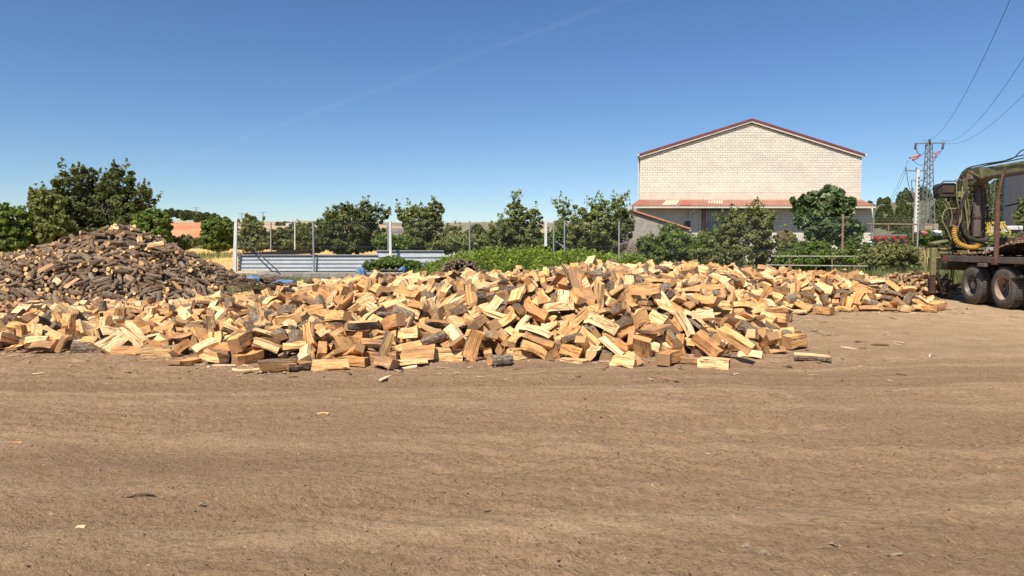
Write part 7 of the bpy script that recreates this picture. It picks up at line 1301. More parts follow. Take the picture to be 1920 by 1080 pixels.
0,-1523,1935,57,-42,92,-46,21,-1043,2067,57,-5,-97,-122,1,-1050,2048,48,9,-120,-44,19,-934,2287,32,29,84,128,5,-922,2405,22,59,-9,-36,20,-945,2061,17,-29,-106,38,0,-1064,1904,14,-23,32,4,16,-1276,1811,7,145,-4,1,7,-1263,2313,209,-27,-4,-61,16,-1254,2441,191,47,-118,-33,19,-1481,2269,170,-48,-69,66,3,-1391,2097,116,-87,20,-112,10,-1139,2296,128,4,131,-79,13,-1222,2115,116,68,120,-20,17,-1145,2082,97,49,-60,61,9,-1064,2447,101,-16,13,-59,18,-1053,2270,98,-119,59,-43,10,-1063,2089,82,-31,-82,98,17,-1389,2004,80,-60,-41,55,3,-1335,1971,82,-52,-110,33,
12,-1402,1967,67,54,3,-66,17,-972,2203,43,56,11,-36,2,-1092,2008,63,8,-124,-52,5,-1227,1932,44,-21,-90,56,1,-1270,1886,38,-62,-88,35,18,-994,1994,24,28,-114,90,18,-1440,1859,14,79,-100,10,3,-1213,2281,167,-25,64,-47,18,-1256,2227,160,-11,-48,51,17,-1168,2299,148,-142,35,-22,11,-1291,2127,130,-73,-9,-8,0,-1279,2037,117,28,-3,13,1,-1144,2143,112,79,-102,-79,20,-1070,2350,104,-45,-11,48,4,-1075,2288,100,-31,-10,-137,5,-1072,2236,96,-40,-2,9,3,-1147,2023,99,-109,-50,21,7,-1022,2343,84,-21,-148,-45,10,-1107,2061,74,-134,45,-26,19,-960,2354,67,-31,-50,93,
0,-1536,1963,76,-44,-54,95,8,-904,2270,15,-4,129,-15,20,-938,2162,21,67,-40,-13,17,-1361,2364,211,-9,-24,-57,21,-1246,2419,187,-90,-41,35,2,-1353,2220,171,119,35,32,6,-1657,2340,140,47,-55,-38,9,-1090,2258,103,-33,52,-61,9,-1371,2029,106,-40,-44,54,12,-1286,2013,104,3,23,123,11,-1236,2010,102,-48,-39,53,1,-1067,2223,86,-78,16,65,9,-1007,2260,56,-13,130,58,2,-1174,1924,57,86,-7,-23,4,-943,2387,31,8,83,130,13,-906,2511,20,-56,-26,59,11,-1321,1908,41,-61,139,7,0,-1217,1811,11,-94,0,-28,20,-1419,2282,179,66,32,36,6,-1471,2191,151,-36,-58,130,
9,-1171,2237,147,-34,-3,64,8,-1155,2290,138,68,43,52,4,-1136,2260,132,7,2,-45,18,-1143,2286,131,8,108,-105,10,-1120,2184,105,-8,-38,-78,1,-1161,2000,81,-84,-100,40,18,-1023,2103,58,-65,14,-4,4,-953,2238,37,17,-2,-34,21,-1431,1921,46,88,58,70,19,-1306,1907,38,40,-121,-89,4,-1045,1892,15,-15,-19,-84,0,-1283,1840,19,59,75,74,18,-1257,2343,206,80,9,-3,19,-1442,2310,184,84,-2,-31,21,-1233,2400,184,30,114,70,12,-1397,2198,155,-2,-18,48,5,-1399,2104,116,73,-113,68,20,-1615,2106,92,-81,72,-106,19,-1521,2064,103,-83,-7,19,11,-1417,2024,99,116,97,30,
21,-1152,2068,100,-17,17,150,19,-961,2487,43,48,3,-43,8,-1027,2017,37,59,5,7,19,-1454,1887,25,-89,0,53,8,-1263,1885,30,-72,-139,11,8,-909,2107,11,-24,-113,-102,21,-1393,1844,19,68,86,57,19,-1642,2380,140,123,47,-45,6,-1133,2386,135,121,11,-11,0,-1142,2167,117,-22,-115,39,6,-1137,2250,122,45,145,31,18,-1089,2386,110,32,-123,18,14,-1668,2172,109,-51,8,-106,1,-1620,2192,112,-149,-11,8,4,-1175,2081,117,88,-9,-7,10,-1304,2004,91,-84,-56,28,15,-1015,2305,53,10,117,50,12,-1058,2109,61,57,79,83,5,-1471,1942,49,-24,-77,49,10,-978,2175,41,-8,-48,-107,
19,-1323,1927,48,-27,78,-69,5,-1018,2030,34,124,-22,-40,3,-900,2420,16,58,123,-43,15,-966,2144,32,-18,-2,-16,8,-998,2097,37,100,103,16,10,-935,2173,23,96,-55,13,12,-1453,1837,16,65,-64,-73,17,-1363,1851,8,86,-34,-28,11,-1414,2257,172,-56,-67,32,13,-1171,2389,148,-86,14,49,11,-1496,2209,146,-49,-37,-4,13,-1193,2254,155,121,3,-1,15,-1506,2230,144,2,9,64,19,-1494,2178,133,13,87,82,20,-1415,2135,132,-45,91,-91,3,-1279,2091,124,-73,117,73,2,-1423,2094,115,-101,-81,74,12,-1163,2139,118,-29,-14,-90,7,-1101,2165,100,99,-9,21,7,-1050,2326,93,84,104,-38,
16,-1611,2121,101,-106,95,-38,14,-1195,2032,91,49,-2,-29,5,-1019,2455,73,122,30,8,3,-1033,2221,74,-94,-30,46,8,-1040,2159,64,-80,-110,-51,6,-1019,2300,67,99,88,20,10,-1145,1950,62,108,19,42,3,-1082,1990,49,-138,-9,40,6,-1105,1877,24,-51,143,29,19,-1207,1845,18,80,-29,-34,13,-1540,2306,161,-24,132,-28,7,-1213,2469,168,-30,138,-45,21,-1343,2139,143,66,-68,-42,6,-1201,2159,134,-47,8,84,9,-1647,2249,125,-12,-3,30,8,-1099,2470,105,38,25,1,14,-1583,2150,111,48,28,78,17,-1065,2083,67,-93,106,-19,19,-982,2178,52,-102,-5,28,7,-969,2546,34,-12,102,102,
2,-1386,1950,56,-106,-75,-18,3,-1195,1926,53,-116,76,6,7,-954,2278,31,-96,13,-8,9,-903,2461,18,-16,0,-27,10,-891,2205,17,97,-8,45,4,-921,2129,18,-20,-103,101,16,-958,2006,10,-47,34,-46,12,-1178,1849,14,34,125,-5,18,-1028,1891,13,-46,66,-106,12,-1311,2332,221,140,42,-25,0,-1469,2350,190,-33,64,128,4,-1352,2240,179,49,-9,72,4,-1275,2233,173,-34,-84,32,0,-1431,2234,161,57,-128,38,7,-1507,2265,163,-86,23,-21,17,-1169,2430,147,-79,11,25,19,-1149,2350,143,131,16,16,6,-1248,2153,139,49,127,-48,7,-1259,2109,130,58,127,15,20,-1237,2080,122,-23,-141,29,
7,-1145,2276,125,87,21,11,16,-1431,2069,106,82,-37,-118,9,-1585,2115,104,98,35,28,3,-1097,2082,89,96,-86,-65,7,-1247,2008,93,-40,115,-68,3,-988,2394,64,8,24,35,8,-1205,1921,54,113,-57,-43,13,-919,2203,20,44,0,-39,11,-1306,1884,33,31,19,-24,18,-1128,1872,20,-27,70,-95,4,-1384,2289,187,55,123,-65,19,-1256,2398,193,120,-35,-19,19,-1289,2214,168,44,60,105,0,-1203,2311,158,-82,17,56,21,-1335,2190,156,-79,79,-2,6,-1637,2364,145,89,-116,-9,3,-1505,2171,128,-82,-37,-52,6,-1417,2160,141,-14,26,-74,20,-1116,2410,131,18,-68,-107,1,-1401,2120,127,-39,-142,39,
15,-1481,2119,109,80,7,-133,19,-1221,2133,122,-18,13,150,4,-1526,2106,108,71,-7,-29,2,-1448,2005,93,2,-1,-37,13,-1341,2025,83,-25,140,53,5,-974,2326,54,-30,43,-128,5,-1112,2034,68,95,-46,-24,13,-1523,1990,60,-36,-26,78,19,-943,2326,26,8,-108,30,5,-944,2468,27,-13,39,115,3,-919,2505,20,63,-104,39,10,-952,2175,25,-81,-94,77,16,-1231,1911,33,-24,-86,46,11,-890,2398,4,4,1,37,15,-1320,1885,25,-58,-38,70,7,-1016,1984,20,36,-3,-31,13,-1003,1966,9,75,-23,-19,12,-1379,1853,18,48,-42,-75,17,-1401,2327,202,-113,84,-2,18,-1254,2471,187,2,75,59,
8,-1180,2250,145,-93,-44,52,21,-1678,2393,143,-79,-6,8,5,-1132,2415,140,9,-51,-120,4,-1399,2153,136,-15,2,51,6,-1125,2351,130,11,-13,84,18,-1456,2122,122,34,31,-18,16,-1371,2090,125,135,-68,14,20,-1593,2200,117,4,86,73,16,-1702,2255,121,16,30,124,8,-1405,2092,112,44,-103,-24,9,-1434,2086,109,15,51,31,13,-1099,2341,107,-38,52,-141,3,-1108,2172,104,4,15,35,5,-1506,2041,97,131,-46,-31,21,-1038,2265,81,-3,123,52,15,-1025,2522,68,88,102,42,14,-1556,1973,79,-121,79,22,15,-1020,2441,68,-35,-5,26,19,-1413,2007,83,-70,57,-51,17,-974,2373,54,-52,24,-126,
7,-1004,2325,60,-5,67,-124,12,-1318,1964,66,96,-16,-39,6,-1036,2029,36,-83,50,33,10,-1021,2093,38,-62,-98,28,15,-894,2486,9,-13,-18,106,8,-1248,1910,33,-30,30,-35,5,-1284,1884,29,-4,-76,99,19,-1009,1993,18,-19,-75,105,18,-1253,1847,10,-54,-48,103,1,-1382,1877,17,54,-46,-100,3,-1550,2320,164,39,-146,-34,5,-1467,2171,135,39,-36,-26,17,-1658,2321,133,-2,3,-46,13,-1165,2238,129,51,-8,-16,20,-1359,2026,112,-26,-81,66,19,-1603,2170,112,23,-105,-94,19,-1650,2133,95,-79,26,-65,6,-1285,2026,104,31,81,115,18,-1048,2335,99,45,-112,-55,5,-1086,2112,82,-60,121,31,
2,-1461,2020,82,-22,70,102,20,-1410,2016,92,62,-47,-55,19,-1288,2005,91,60,-73,-72,3,-1564,2000,83,0,-1,9,9,-1128,2033,84,-39,-100,65,11,-1047,2202,74,4,16,106,0,-1059,2073,76,24,-52,107,11,-1416,1992,76,-79,-74,52,11,-927,2388,14,-14,18,67,21,-909,2259,16,-34,-70,24,10,-1397,1905,35,23,56,73,4,-1269,1910,38,20,27,-49,9,-1447,1894,30,1,-9,-43,3,-1268,2381,204,37,-29,-27,11,-1602,2280,135,-106,51,0,2,-1437,2124,123,-59,82,37,21,-1148,2334,132,-63,-39,8,10,-1374,2114,124,-67,-90,-97,19,-1085,2422,107,81,7,-46,7,-1143,2115,107,73,66,-11,
12,-1168,2121,116,92,32,17,11,-1155,2063,91,13,132,16,17,-1063,2464,86,16,0,-1,20,-1119,2062,86,18,-27,-54,19,-1288,1965,68,-51,82,-20,19,-1010,2258,66,-46,-84,71,2,-944,2500,29,35,-71,117,3,-976,2664,16,-86,29,-65,3,-992,2100,46,8,-139,-56,5,-1503,1923,43,-65,77,-34,1,-1398,1853,28,-6,-140,53,2,-1075,1912,15,20,27,-11,17,-902,2089,8,18,69,115,18,-1085,1848,11,-26,-57,59,20,-1363,2334,213,65,111,-67,20,-1299,2355,223,-105,5,12,3,-1245,2330,196,105,-23,-26,12,-1376,2236,166,97,-21,19,0,-1224,2416,175,-27,-109,54,14,-1383,2139,128,116,-53,-53,
12,-1214,2124,128,38,-17,2,3,-1491,2155,124,60,-66,-67,18,-1143,2266,119,-11,114,85,7,-1168,2109,116,-19,136,-6,11,-1572,2179,119,-19,2,23,16,-1189,2124,117,-15,-15,-139,18,-1110,2355,114,-23,-80,-95,20,-1129,2146,106,-97,39,-38,6,-1486,2074,102,19,-25,104,19,-1528,2038,95,-96,32,13,16,-1086,2172,88,-97,-6,1,8,-1039,2242,76,29,120,50,4,-1037,2255,73,2,75,110,3,-1356,2005,83,-36,-89,118,20,-1124,2036,75,11,92,101,16,-1070,2111,71,115,-19,28,1,-1503,1968,73,-110,38,-32,21,-1087,2074,74,81,20,33,6,-1222,1962,68,-2,15,155,3,-1553,2012,63,-105,-76,46,
5,-956,2433,41,35,-139,5,10,-956,2406,30,-137,-42,15,9,-933,2442,22,-86,10,-39,15,-929,2425,18,-31,-61,129,0,-928,2297,18,76,-5,93,0,-900,2472,14,11,123,-33,16,-1197,1909,36,-117,63,0,13,-962,2038,15,7,-90,94,6,-1138,1890,18,-71,87,104,18,-1068,1889,14,-3,141,59,14,-1411,1803,6,90,-124,-9,3,-1337,2370,214,14,49,71,15,-1449,2375,197,8,-7,88,10,-1470,2242,163,-156,-3,-9,10,-1327,2167,147,73,-59,10,8,-1492,2189,137,46,2,0,8,-1149,2309,127,9,132,-41,7,-1637,2244,118,93,93,-34,6,-1374,2052,119,-62,109,-12,19,-1141,2208,117,-63,104,-62,
10,-1133,2240,114,-34,21,31,17,-1278,2072,124,104,39,7,6,-1454,2077,111,34,119,91,17,-1559,2127,102,-11,40,83,17,-1182,2052,99,-57,0,50,14,-1103,2274,101,47,18,-36,3,-1335,1995,98,58,23,42,6,-1073,2204,77,8,-34,-145,4,-1037,2125,70,89,-14,-66,20,-1008,2243,56,55,71,18,18,-1456,1976,70,75,61,77,20,-1005,2538,53,-76,82,-80,16,-1537,1941,60,-95,-86,-11,4,-984,2242,43,10,10,-33,19,-1349,1928,54,34,-20,-32,15,-913,2538,8,-4,-129,87,18,-1381,1927,46,-71,-78,53,16,-1175,1918,43,-77,-75,20,16,-1163,1896,24,-26,-46,21,21,-1404,1871,23,-58,109,-23,
4,-1309,1843,15,23,52,114,9,-1041,1848,6,4,-12,-120,4,-1240,2360,192,-43,-91,78,9,-1490,2338,176,-11,-13,-143,15,-1458,2311,174,-83,80,-26,11,-1512,2316,172,86,112,19,10,-1198,2446,158,39,74,129,6,-1247,2518,156,119,-9,-16,20,-1523,2175,130,-64,27,-38,12,-1547,2163,113,93,-76,98,0,-1688,2260,115,15,-10,117,4,-1476,2132,121,8,20,-142,0,-1293,2046,116,57,-92,88,8,-1125,2118,101,-42,-2,82,12,-1619,2167,98,45,-48,131,11,-1568,2103,89,-29,-56,-47,12,-1307,2030,106,-43,113,-35,14,-1060,2421,83,47,18,51,10,-1217,2039,99,8,26,62,10,-1028,2474,75,-110,8,6,
7,-1586,2042,86,-136,30,-12,13,-1005,2417,69,95,-8,-21,9,-1426,2012,76,-57,-49,64,13,-983,2433,52,-88,-121,-1,16,-1011,2208,52,-78,107,-6,14,-979,2470,45,15,-82,115,14,-1232,1951,63,78,-4,-4,10,-1020,2116,52,-75,-15,11,5,-976,2275,43,92,5,2,5,-1004,2143,31,112,6,-45,20,-1041,1974,29,-49,-15,24,10,-1004,2010,20,51,118,87,7,-1060,1939,17,143,39,-27,10,-1247,1866,16,-6,40,42,4,-1316,2344,221,39,33,32,7,-1250,2431,182,-64,-16,43,1,-1391,2244,166,-5,133,-25,6,-1189,2368,153,97,73,14,1,-1250,2210,151,-34,-6,38,13,-1268,2193,143,-18,-9,155,
1,-1397,2181,146,92,24,23,5,-1177,2457,146,25,-75,124,6,-1198,2185,138,84,-24,21,19,-1702,2416,135,-60,76,-75,12,-1281,2156,143,65,75,75,15,-1188,2541,133,-130,-9,9,21,-1685,2325,130,90,-22,-24,17,-1173,2191,128,45,-139,54,17,-1129,2321,114,-5,-90,-109,10,-1655,2190,108,-97,2,47,7,-1665,2203,113,-22,-75,118,11,-1623,2183,111,11,-156,-3,17,-1555,2157,101,36,-51,98,9,-1501,2127,98,-5,-54,-63,5,-1115,2540,96,-101,114,22,8,-1686,2189,106,69,87,54,5,-1066,2307,99,27,119,97,16,-1260,2040,100,44,-64,-58,19,-1527,2075,97,-114,-22,2,11,-1096,2236,88,32,1,96,
20,-1033,2381,77,-12,40,24,20,-1124,2093,98,-16,-19,47,14,-1064,2438,88,11,-44,-91,0,-1536,1997,79,-103,17,-63,4,-1510,2010,84,-85,-102,-50,2,-1426,2005,86,-10,-13,82,4,-1329,2000,90,4,52,96,14,-1019,2350,71,-127,-16,10,16,-1029,2175,60,108,-9,-33,19,-1476,1975,70,62,-75,-76,3,-1442,2010,74,-93,-100,31,7,-1533,1990,72,-22,76,-126,19,-1066,2138,69,59,-87,-101,5,-983,2522,45,-58,32,-31,21,-1256,1960,65,-48,-55,20,14,-1006,2507,47,-14,37,-127,13,-1007,2574,42,-9,109,-97,20,-975,2576,26,-37,84,-78,18,-1237,1927,49,-58,-12,-22,10,-1011,2103,33,36,17,89,
1,-1298,1929,39,119,-72,-65,13,-985,2120,34,21,-9,112,19,-969,2125,30,-56,-128,-50,19,-1380,1902,38,63,62,57,14,-929,2163,12,113,-29,10,1,-990,2014,15,-69,-29,115,13,-899,2282,6,-12,-24,110,17,-1488,1901,20,11,-34,135,14,-920,2050,9,49,-27,-63,20,-902,2140,8,21,-125,89,7,-1028,1978,20,121,-45,-24,4,-884,2184,4,-10,19,-103,1,-1198,1890,24,-106,69,-35,17,-1345,1873,16,82,-84,-50,1,-1014,1956,8,-92,35,-8,7,-1427,2336,186,-2,14,-15,6,-1256,2442,178,37,-128,-20,9,-1565,2394,167,-69,-47,58,10,-1519,2282,156,83,-10,-48,13,-1589,2364,160,41,16,39,
21,-1205,2241,154,-49,-17,2,19,-1274,2488,174,-101,10,20,14,-1223,2427,171,122,-35,-29,16,-1198,2472,155,23,-61,-79,17,-1168,2365,143,39,-27,93,8,-1469,2221,152,38,-37,-69,18,-1450,2211,153,74,62,34,15,-1585,2334,137,-67,14,-92,5,-1540,2216,134,-4,-50,23,9,-1430,2188,143,126,-34,26,10,-1224,2201,143,0,-15,-27,9,-1556,2250,142,18,102,97,3,-1720,2385,126,-36,-119,-3,2,-1556,2227,130,19,-42,130,7,-1725,2362,125,13,-149,47,12,-1631,2289,127,48,26,25,13,-1097,2310,104,25,44,-42,18,-1648,2203,111,-30,21,-24,3,-1517,2148,109,-98,-72,56,14,-1262,2050,114,-16,22,-153,
9,-1260,2085,107,-87,67,2,2,-1455,2074,102,-38,14,-90,12,-1082,2324,100,-2,-33,140,14,-1170,2096,109,-71,2,12,7,-1153,2039,94,74,68,15,17,-1055,2357,88,-33,122,92,2,-1057,2266,92,-71,21,-21,16,-1426,2046,95,123,85,12,15,-1391,2032,89,-25,31,14,2,-1580,2061,79,33,56,8,14,-1365,2014,93,-36,49,-66,16,-1104,2102,89,-103,-62,34,2,-1085,2126,75,-24,-27,-2,6,-1379,1988,82,88,-50,-70,19,-1132,2050,76,-31,-62,124,0,-1482,2034,78,4,42,72,2,-1166,2026,82,-79,130,-13,21,-1112,2087,78,-42,-63,80,4,-1031,2323,61,-10,74,-75,11,-989,2357,66,-39,-4,-49,
9,-1495,1992,77,-77,-77,41,15,-1132,2094,67,-33,26,-59,16,-1077,2145,68,-13,-16,40,11,-1448,2010,82,91,111,-23,19,-973,2457,36,-9,-122,75,1,-950,2440,28,32,4,65,2,-961,2487,27,136,1,7,14,-937,2346,15,-96,91,17,8,-1052,1990,29,24,-24,95,6,-971,2205,25,-38,-30,4,2,-934,2315,14,143,27,25,2,-1000,2057,28,42,42,82,8,-1445,1913,35,-53,2,18,3,-1268,1912,27,151,-22,-17,0,-1054,1947,23,-78,-53,68,5,-892,2220,6,-62,-116,47,20,-1224,1848,22,20,17,119,16,-1021,1945,12,-119,43,8,5,-908,2061,6,-47,-81,78,8,-1291,1869,17,28,-9,-26,
9,-980,2039,13,90,-14,-33,16,-1419,1872,22,-45,94,-77,4,-1261,1871,18,80,71,0,13,-979,2014,6,-44,-72,81,20,-1233,1832,10,-35,-80,116,2,-1465,1850,9,-26,78,-78,17,-1428,1838,7,72,-11,-12,9,-1381,1846,6,-63,27,-36,0,-1117,1835,7,-41,130,-62,8,-1157,1812,6,58,55,61,8,-1382,2306,197,-89,-26,-39,15,-1362,2201,149,-6,-15,3,19,-1615,2298,131,-54,92,-81,10,-1343,2097,129,13,128,51,18,-1198,2149,120,8,133,68,18,-1084,2049,63,-45,8,-5,11,-898,2449,4,-34,143,-37,14,-976,2078,25,-11,12,-143,12,-1169,1910,28,101,20,50,18,-1188,1841,19,-84,46,-58,
15,-1073,1863,11,9,-11,-25,5,-1102,1897,21,59,99,100,0,-964,1949,5,-74,-53,47,4,-1012,1921,6,-55,134,-26,4,-978,1938,5,-43,45,-69,15,-1141,1870,8,131,25,10,17,-1397,2356,207,-15,10,-38,5,-1687,2127,101,-131,33,18,15,-1740,2169,93,-114,80,-49,10,-1680,2074,93,-31,91,-44,16,-1621,2025,87,107,-65,40,2,-1630,2051,92,-119,59,12,4,-1623,2061,89,-58,15,73,5,-1698,2065,91,107,78,26,20,-1709,2021,80,90,58,62,20,-1676,2028,79,50,-11,-47,9,-1659,2039,85,-63,8,-20,13,-1600,1978,83,5,140,43,6,-1721,2029,76,2,-105,-80,0,-1626,1989,80,-54,43,-96,
3,-1684,2024,74,-21,3,69,10,-1642,1990,77,84,113,28,5,-1595,2011,70,126,-86,25,16,-1567,1977,72,-50,-92,45,14,-1731,1988,72,125,82,-4,17,-1645,1965,68,8,-2,94,19,-1590,1962,69,-51,-75,43,21,-1703,1993,66,-70,-23,14,21,-1682,1975,65,74,-40,-55,15,-1635,1992,60,64,-71,-34,12,-1580,1934,65,-125,53,26,14,-1575,1950,60,-75,82,-13,18,-1548,1945,64,89,-92,-83,11,-1755,1974,50,-113,-8,-42,3,-1703,1973,60,2,-111,-73,16,-1682,1949,57,132,-36,-44,4,-1664,1963,61,-2,40,-74,20,-1620,1943,64,-76,-110,41,19,-1721,1962,58,83,9,-2,8,-1601,1952,57,-2,-3,-98,
12,-1584,1929,54,-31,-122,1,18,-1559,1951,60,-68,-25,58,9,-1631,1962,51,126,49,-1,14,-1568,1903,56,-3,44,-141,1,-1687,1941,47,-12,27,-27,3,-1662,1942,46,43,-27,-103,3,-1724,1925,45,-130,-66,-1,1,-1621,1940,45,-32,30,-36,10,-1564,1895,47,-122,-13,14,18,-1553,1918,52,99,5,-5,7,-1695,1912,43,46,-51,-76,5,-1678,1911,38,-26,-15,-25,16,-1674,1893,39,-63,8,1,20,-1649,1911,39,-76,85,-42,9,-1618,1916,35,-33,30,-37,14,-1532,1894,41,0,0,120,20,-1593,1909,39,66,41,39,17,-1545,1873,35,-7,28,-142,15,-1538,1915,31,-42,104,-21,16,-1677,1872,22,104,54,67,
7,-1624,1881,25,-37,-18,-28,5,-1594,1879,20,-69,74,94,5,-1537,1859,22,-53,85,89,11,-1491,1887,34,8,-16,-93,13,-873,2261,6,109,-94,-17,1,-1643,1887,27,87,-72,-19,16,-1642,1911,25,88,0,6,8,-1661,1869,24,1,-43,-106,19,-1630,1854,21,-52,-56,39,9,-1613,1863,15,24,85,-104,13,-1578,1837,18,29,-22,7,19,-1495,1867,25,21,19,63,19,-1505,1882,34,6,-41,68,19,-1655,1852,15,57,-126,28,15,-1574,1853,14,-87,32,0,5,-1564,1868,24,-8,-121,-94,14,-1496,1835,14,-34,-126,-10,19,-1640,1854,13,-42,-44,34,8,-1561,1827,12,33,-27,-122,14,-1471,1852,18,45,103,59,
15,-1521,1866,14,128,67,39,7,-1480,1842,11,24,57,71,11,-1191,1825,10,-60,-29,17,8,-946,1907,6,-7,15,-108,14,-1523,1837,9,59,21,15,8,-1628,1831,6,-42,36,-64,8,-1521,1824,6,83,10,10,2,-1606,1851,4,56,-43,-55,19,-1583,1846,6,-39,17,-35,2,-1549,1816,4,-29,-57,98,2,-902,2125,8,-18,41,-142,16,-870,2046,7,31,-32,-78,13,-897,1965,6,-22,-15,62,0,-994,1907,5,-47,-79,80,10,-1273,1795,6,-118,14,-5]
def HEROES():
    gm = [M['split'], M['greybark'], M['end']]
    hero('half', .135, .42, (-2.08, 9.72, .50), 2, -3, -95, gm, 'large grey-barked half log lying level on top, the greyest in the heap')
    hero('slab', .115, .40, (-.55, 9.50, .24), 20, -68, 88, mats_s, 'pale plank-like slab standing upright at the front edge of the heap')
    hero('slab', .095, .46, (-2.36, 8.93, .085), 8, -2, 78, mats_s, 'honey-coloured slab lying farthest forward, right of the single thin stick')
    hero('half', .10, .47, (-3.02, 8.87, .08), 10, -1, 35, mats_s, 'pale half log at the frontmost point of the heap')
    hero('round', .02, .34, (-3.42, 8.85, .02), 12, 0, 0, [M['split'], M['split'], M['end']], 'thin pale stick pointing left from the frontmost log')
    hero('slab', .085, .42, (-5.65, 10.08, .08), 6, 2, 70, mats_s, 'bright pale slab lying alone on the ground in front of the left part')
    hero('block', .10, .50, (3.1, 9.55, .30), -38, 28, 20, mats_s, 'cream square billet leaning diagonally at the right front of the heap')
    hero('block', .075, .5, (2.55, 9.42, .06), 0, 0, 10, mats_s, 'cracked flat block lying in front of the right half of the heap')
    hero('slab', .085, .43, (-1.72, 9.30, .25), 60, -60, 80, mats_s, 'pale slab propped up steeply between the grey-barked log and the upright plank')
    hero('slab', .10, .52, (-.95, 9.62, .10), 0, 0, 80, mats_s, 'long pale slab on the ground touching the upright plank on its left side')
N_HERO = 10
# ---------------------------------------------------------------- crane truck
M['olive'] = simple('dirty_olive_paint', (.125, .12, .052), .65, var=.35, scale=3, rust=.25, rustcol=(.06, .045, .03), dirt=.5, dirtcol=(.055, .045, .032))
M['olive_light'] = simple('olive_yellow_paint', (.21, .20, .085), .6, var=.25, scale=4, rust=.15, dirt=.35, dirtcol=(.10, .08, .05))
M['black_rub'] = simple('hose_rubber', (.018, .017, .016), .6, var=.3, scale=10, dirt=.2)
M['grime'] = simple('grimy_steel', (.06, .05, .042), .6, metal=.3, var=.3, scale=5, rust=.4, dirt=.3, dirtcol=(.12, .09, .07))
M['rust'] = simple('rusty_steel', (.115, .062, .042), .85, var=.35, scale=6)
M['bedplank'] = simple('weathered_bed', (.12, .095, .078), .85, var=.3, scale=3, rust=.2)
M['tyre'] = simple('dusty_tyre', (.075, .066, .056), .92, var=.3, scale=5, dirt=.5, dirtcol=(.16, .125, .095), bump=.3)
M['rim'] = simple('grey_rim', (.19, .17, .155), .5, metal=.3, var=.3, scale=7, rust=.05, dirt=.5, dirtcol=(.10, .075, .06))
M['rim_tan'] = simple('tan_rim', (.34, .24, .17), .6, var=.3, scale=7, rust=.0, dirt=.3, dirtcol=(.12, .08, .06))
M['yellow_hose'] = simple('yellow_spiral', (.42, .25, .045), .5, var=.25, scale=9, dirt=.3, dirtcol=(.2, .08, .02))
TX, TY = 12.75, 19.25; O0 = (0, 0, 0)
tk = thing('crane_truck', 'flatbed timber truck with olive loader crane, stakes and twin rear wheels', 'truck', (TX, TY, 0)); tk.rotation_euler.z = R(-5)
def part(b, name, mat, parent=tk, smooth=False, bevel=0, label=None): return b.build(name, M[mat], parent, smooth, O0, bevel, label)
def wheel(y, rimmat, lab):
    r = .535; w = .29
    for x0 in (0, .36):
        prof = [(x0+.03, .30), (x0+.0, .33), (x0-.005, .40), (x0+.012, .47), (x0+.045, r-.02), (x0+.07, r-.012), (x0+w-.07, r-.012), (x0+w-.045, r-.02), (x0+w-.01, .47), (x0+w, .38), (x0+w-.03, .30)]
        o = MB().lathe(prof, (0, y, r), (1, 0, 0), 40)
        ty = part(o, 'tyre', 'tyre', wp, True)
        tb = MB()
        for k in range(46):
            a = 2*math.pi*k/46
            for (xa, xb, da) in ((x0+.035, x0+.115, 0), (x0+.125, x0+.165, .5), (x0+.175, x0+w-.035, 0)):
                a2 = a+da*2*math.pi/46; m = Matrix.Rotation(a2, 3, 'X')
                c = Vector((0, y, r))+m@Vector(((xa+xb)/2, 0, r-.006))
                tb.box(c, (xb-xa, .052, .022), mat=m)
        part(tb, 'tread', 'tyre', ty)
        if x0 == 0:
            rp = [(x0+.012, .325), (x0+.0, .318), (x0+.012, .30), (x0+.05, .285), (x0+.16, .275), (x0+.17, .262), (x0+.185, .16), (x0+.16, .13), (x0+.06, .11), (x0+.05, .0)] if rimmat == 'rim' else [(x0+.012, .325), (x0, .318), (x0+.012, .30), (x0+.05, .288), (x0+.20, .275), (x0+.27, .20), (x0+.27, .0)]
            ro = part(MB().lathe(rp, (0, y, r), (1, 0, 0), 36), 'rim', rimmat, wp, True)
            hb = MB()
            for k in range(8):
                a = 2*math.pi*k/8+.2; hb.tube([(x0+.17, y+.215*math.cos(a), r+.215*math.sin(a)), (x0+.178, y+.215*math.cos(a), r+.215*math.sin(a))], .032, 10)
            part(hb, 'vent_hole', 'dark', ro)
            nb_ = MB()
            for k in range(10):
                a = 2*math.pi*k/10; nb_.tube([(x0+.15, y+.155*math.cos(a), r+.155*math.sin(a)), (x0+.185, y+.155*math.cos(a), r+.155*math.sin(a))], .014, 6)
            part(nb_, 'wheel_nut', 'grime', ro)
    return
for (y, rm, lab) in ((0, 'rim', 'dusty twin wheel with grey rim'), (-1.42, 'rim_tan', 'dusty twin wheel with pale deep-dished rim'), (-5.5, 'rim', None)):
    wp = bpy.data.objects.new('wheel', None); C.objects.link(wp); wp.parent = tk
    if lab: wp['label'] = lab
    wheel(y, rm, lab)
    ax_ = MB().tube([(.2, y, .535), (2.3, y, .535)], .09, 10); part(ax_, 'axle', 'grime')
    for x0 in (1.85, 2.2): part(MB().lathe([(x0, .3), (x0, .45), (x0+.05, .53), (x0+.24, .53), (x0+.29, .45), (x0+.29, .3)], (0, y, .535), (1, 0, 0), 28), 'tyre', 'tyre', wp, True)
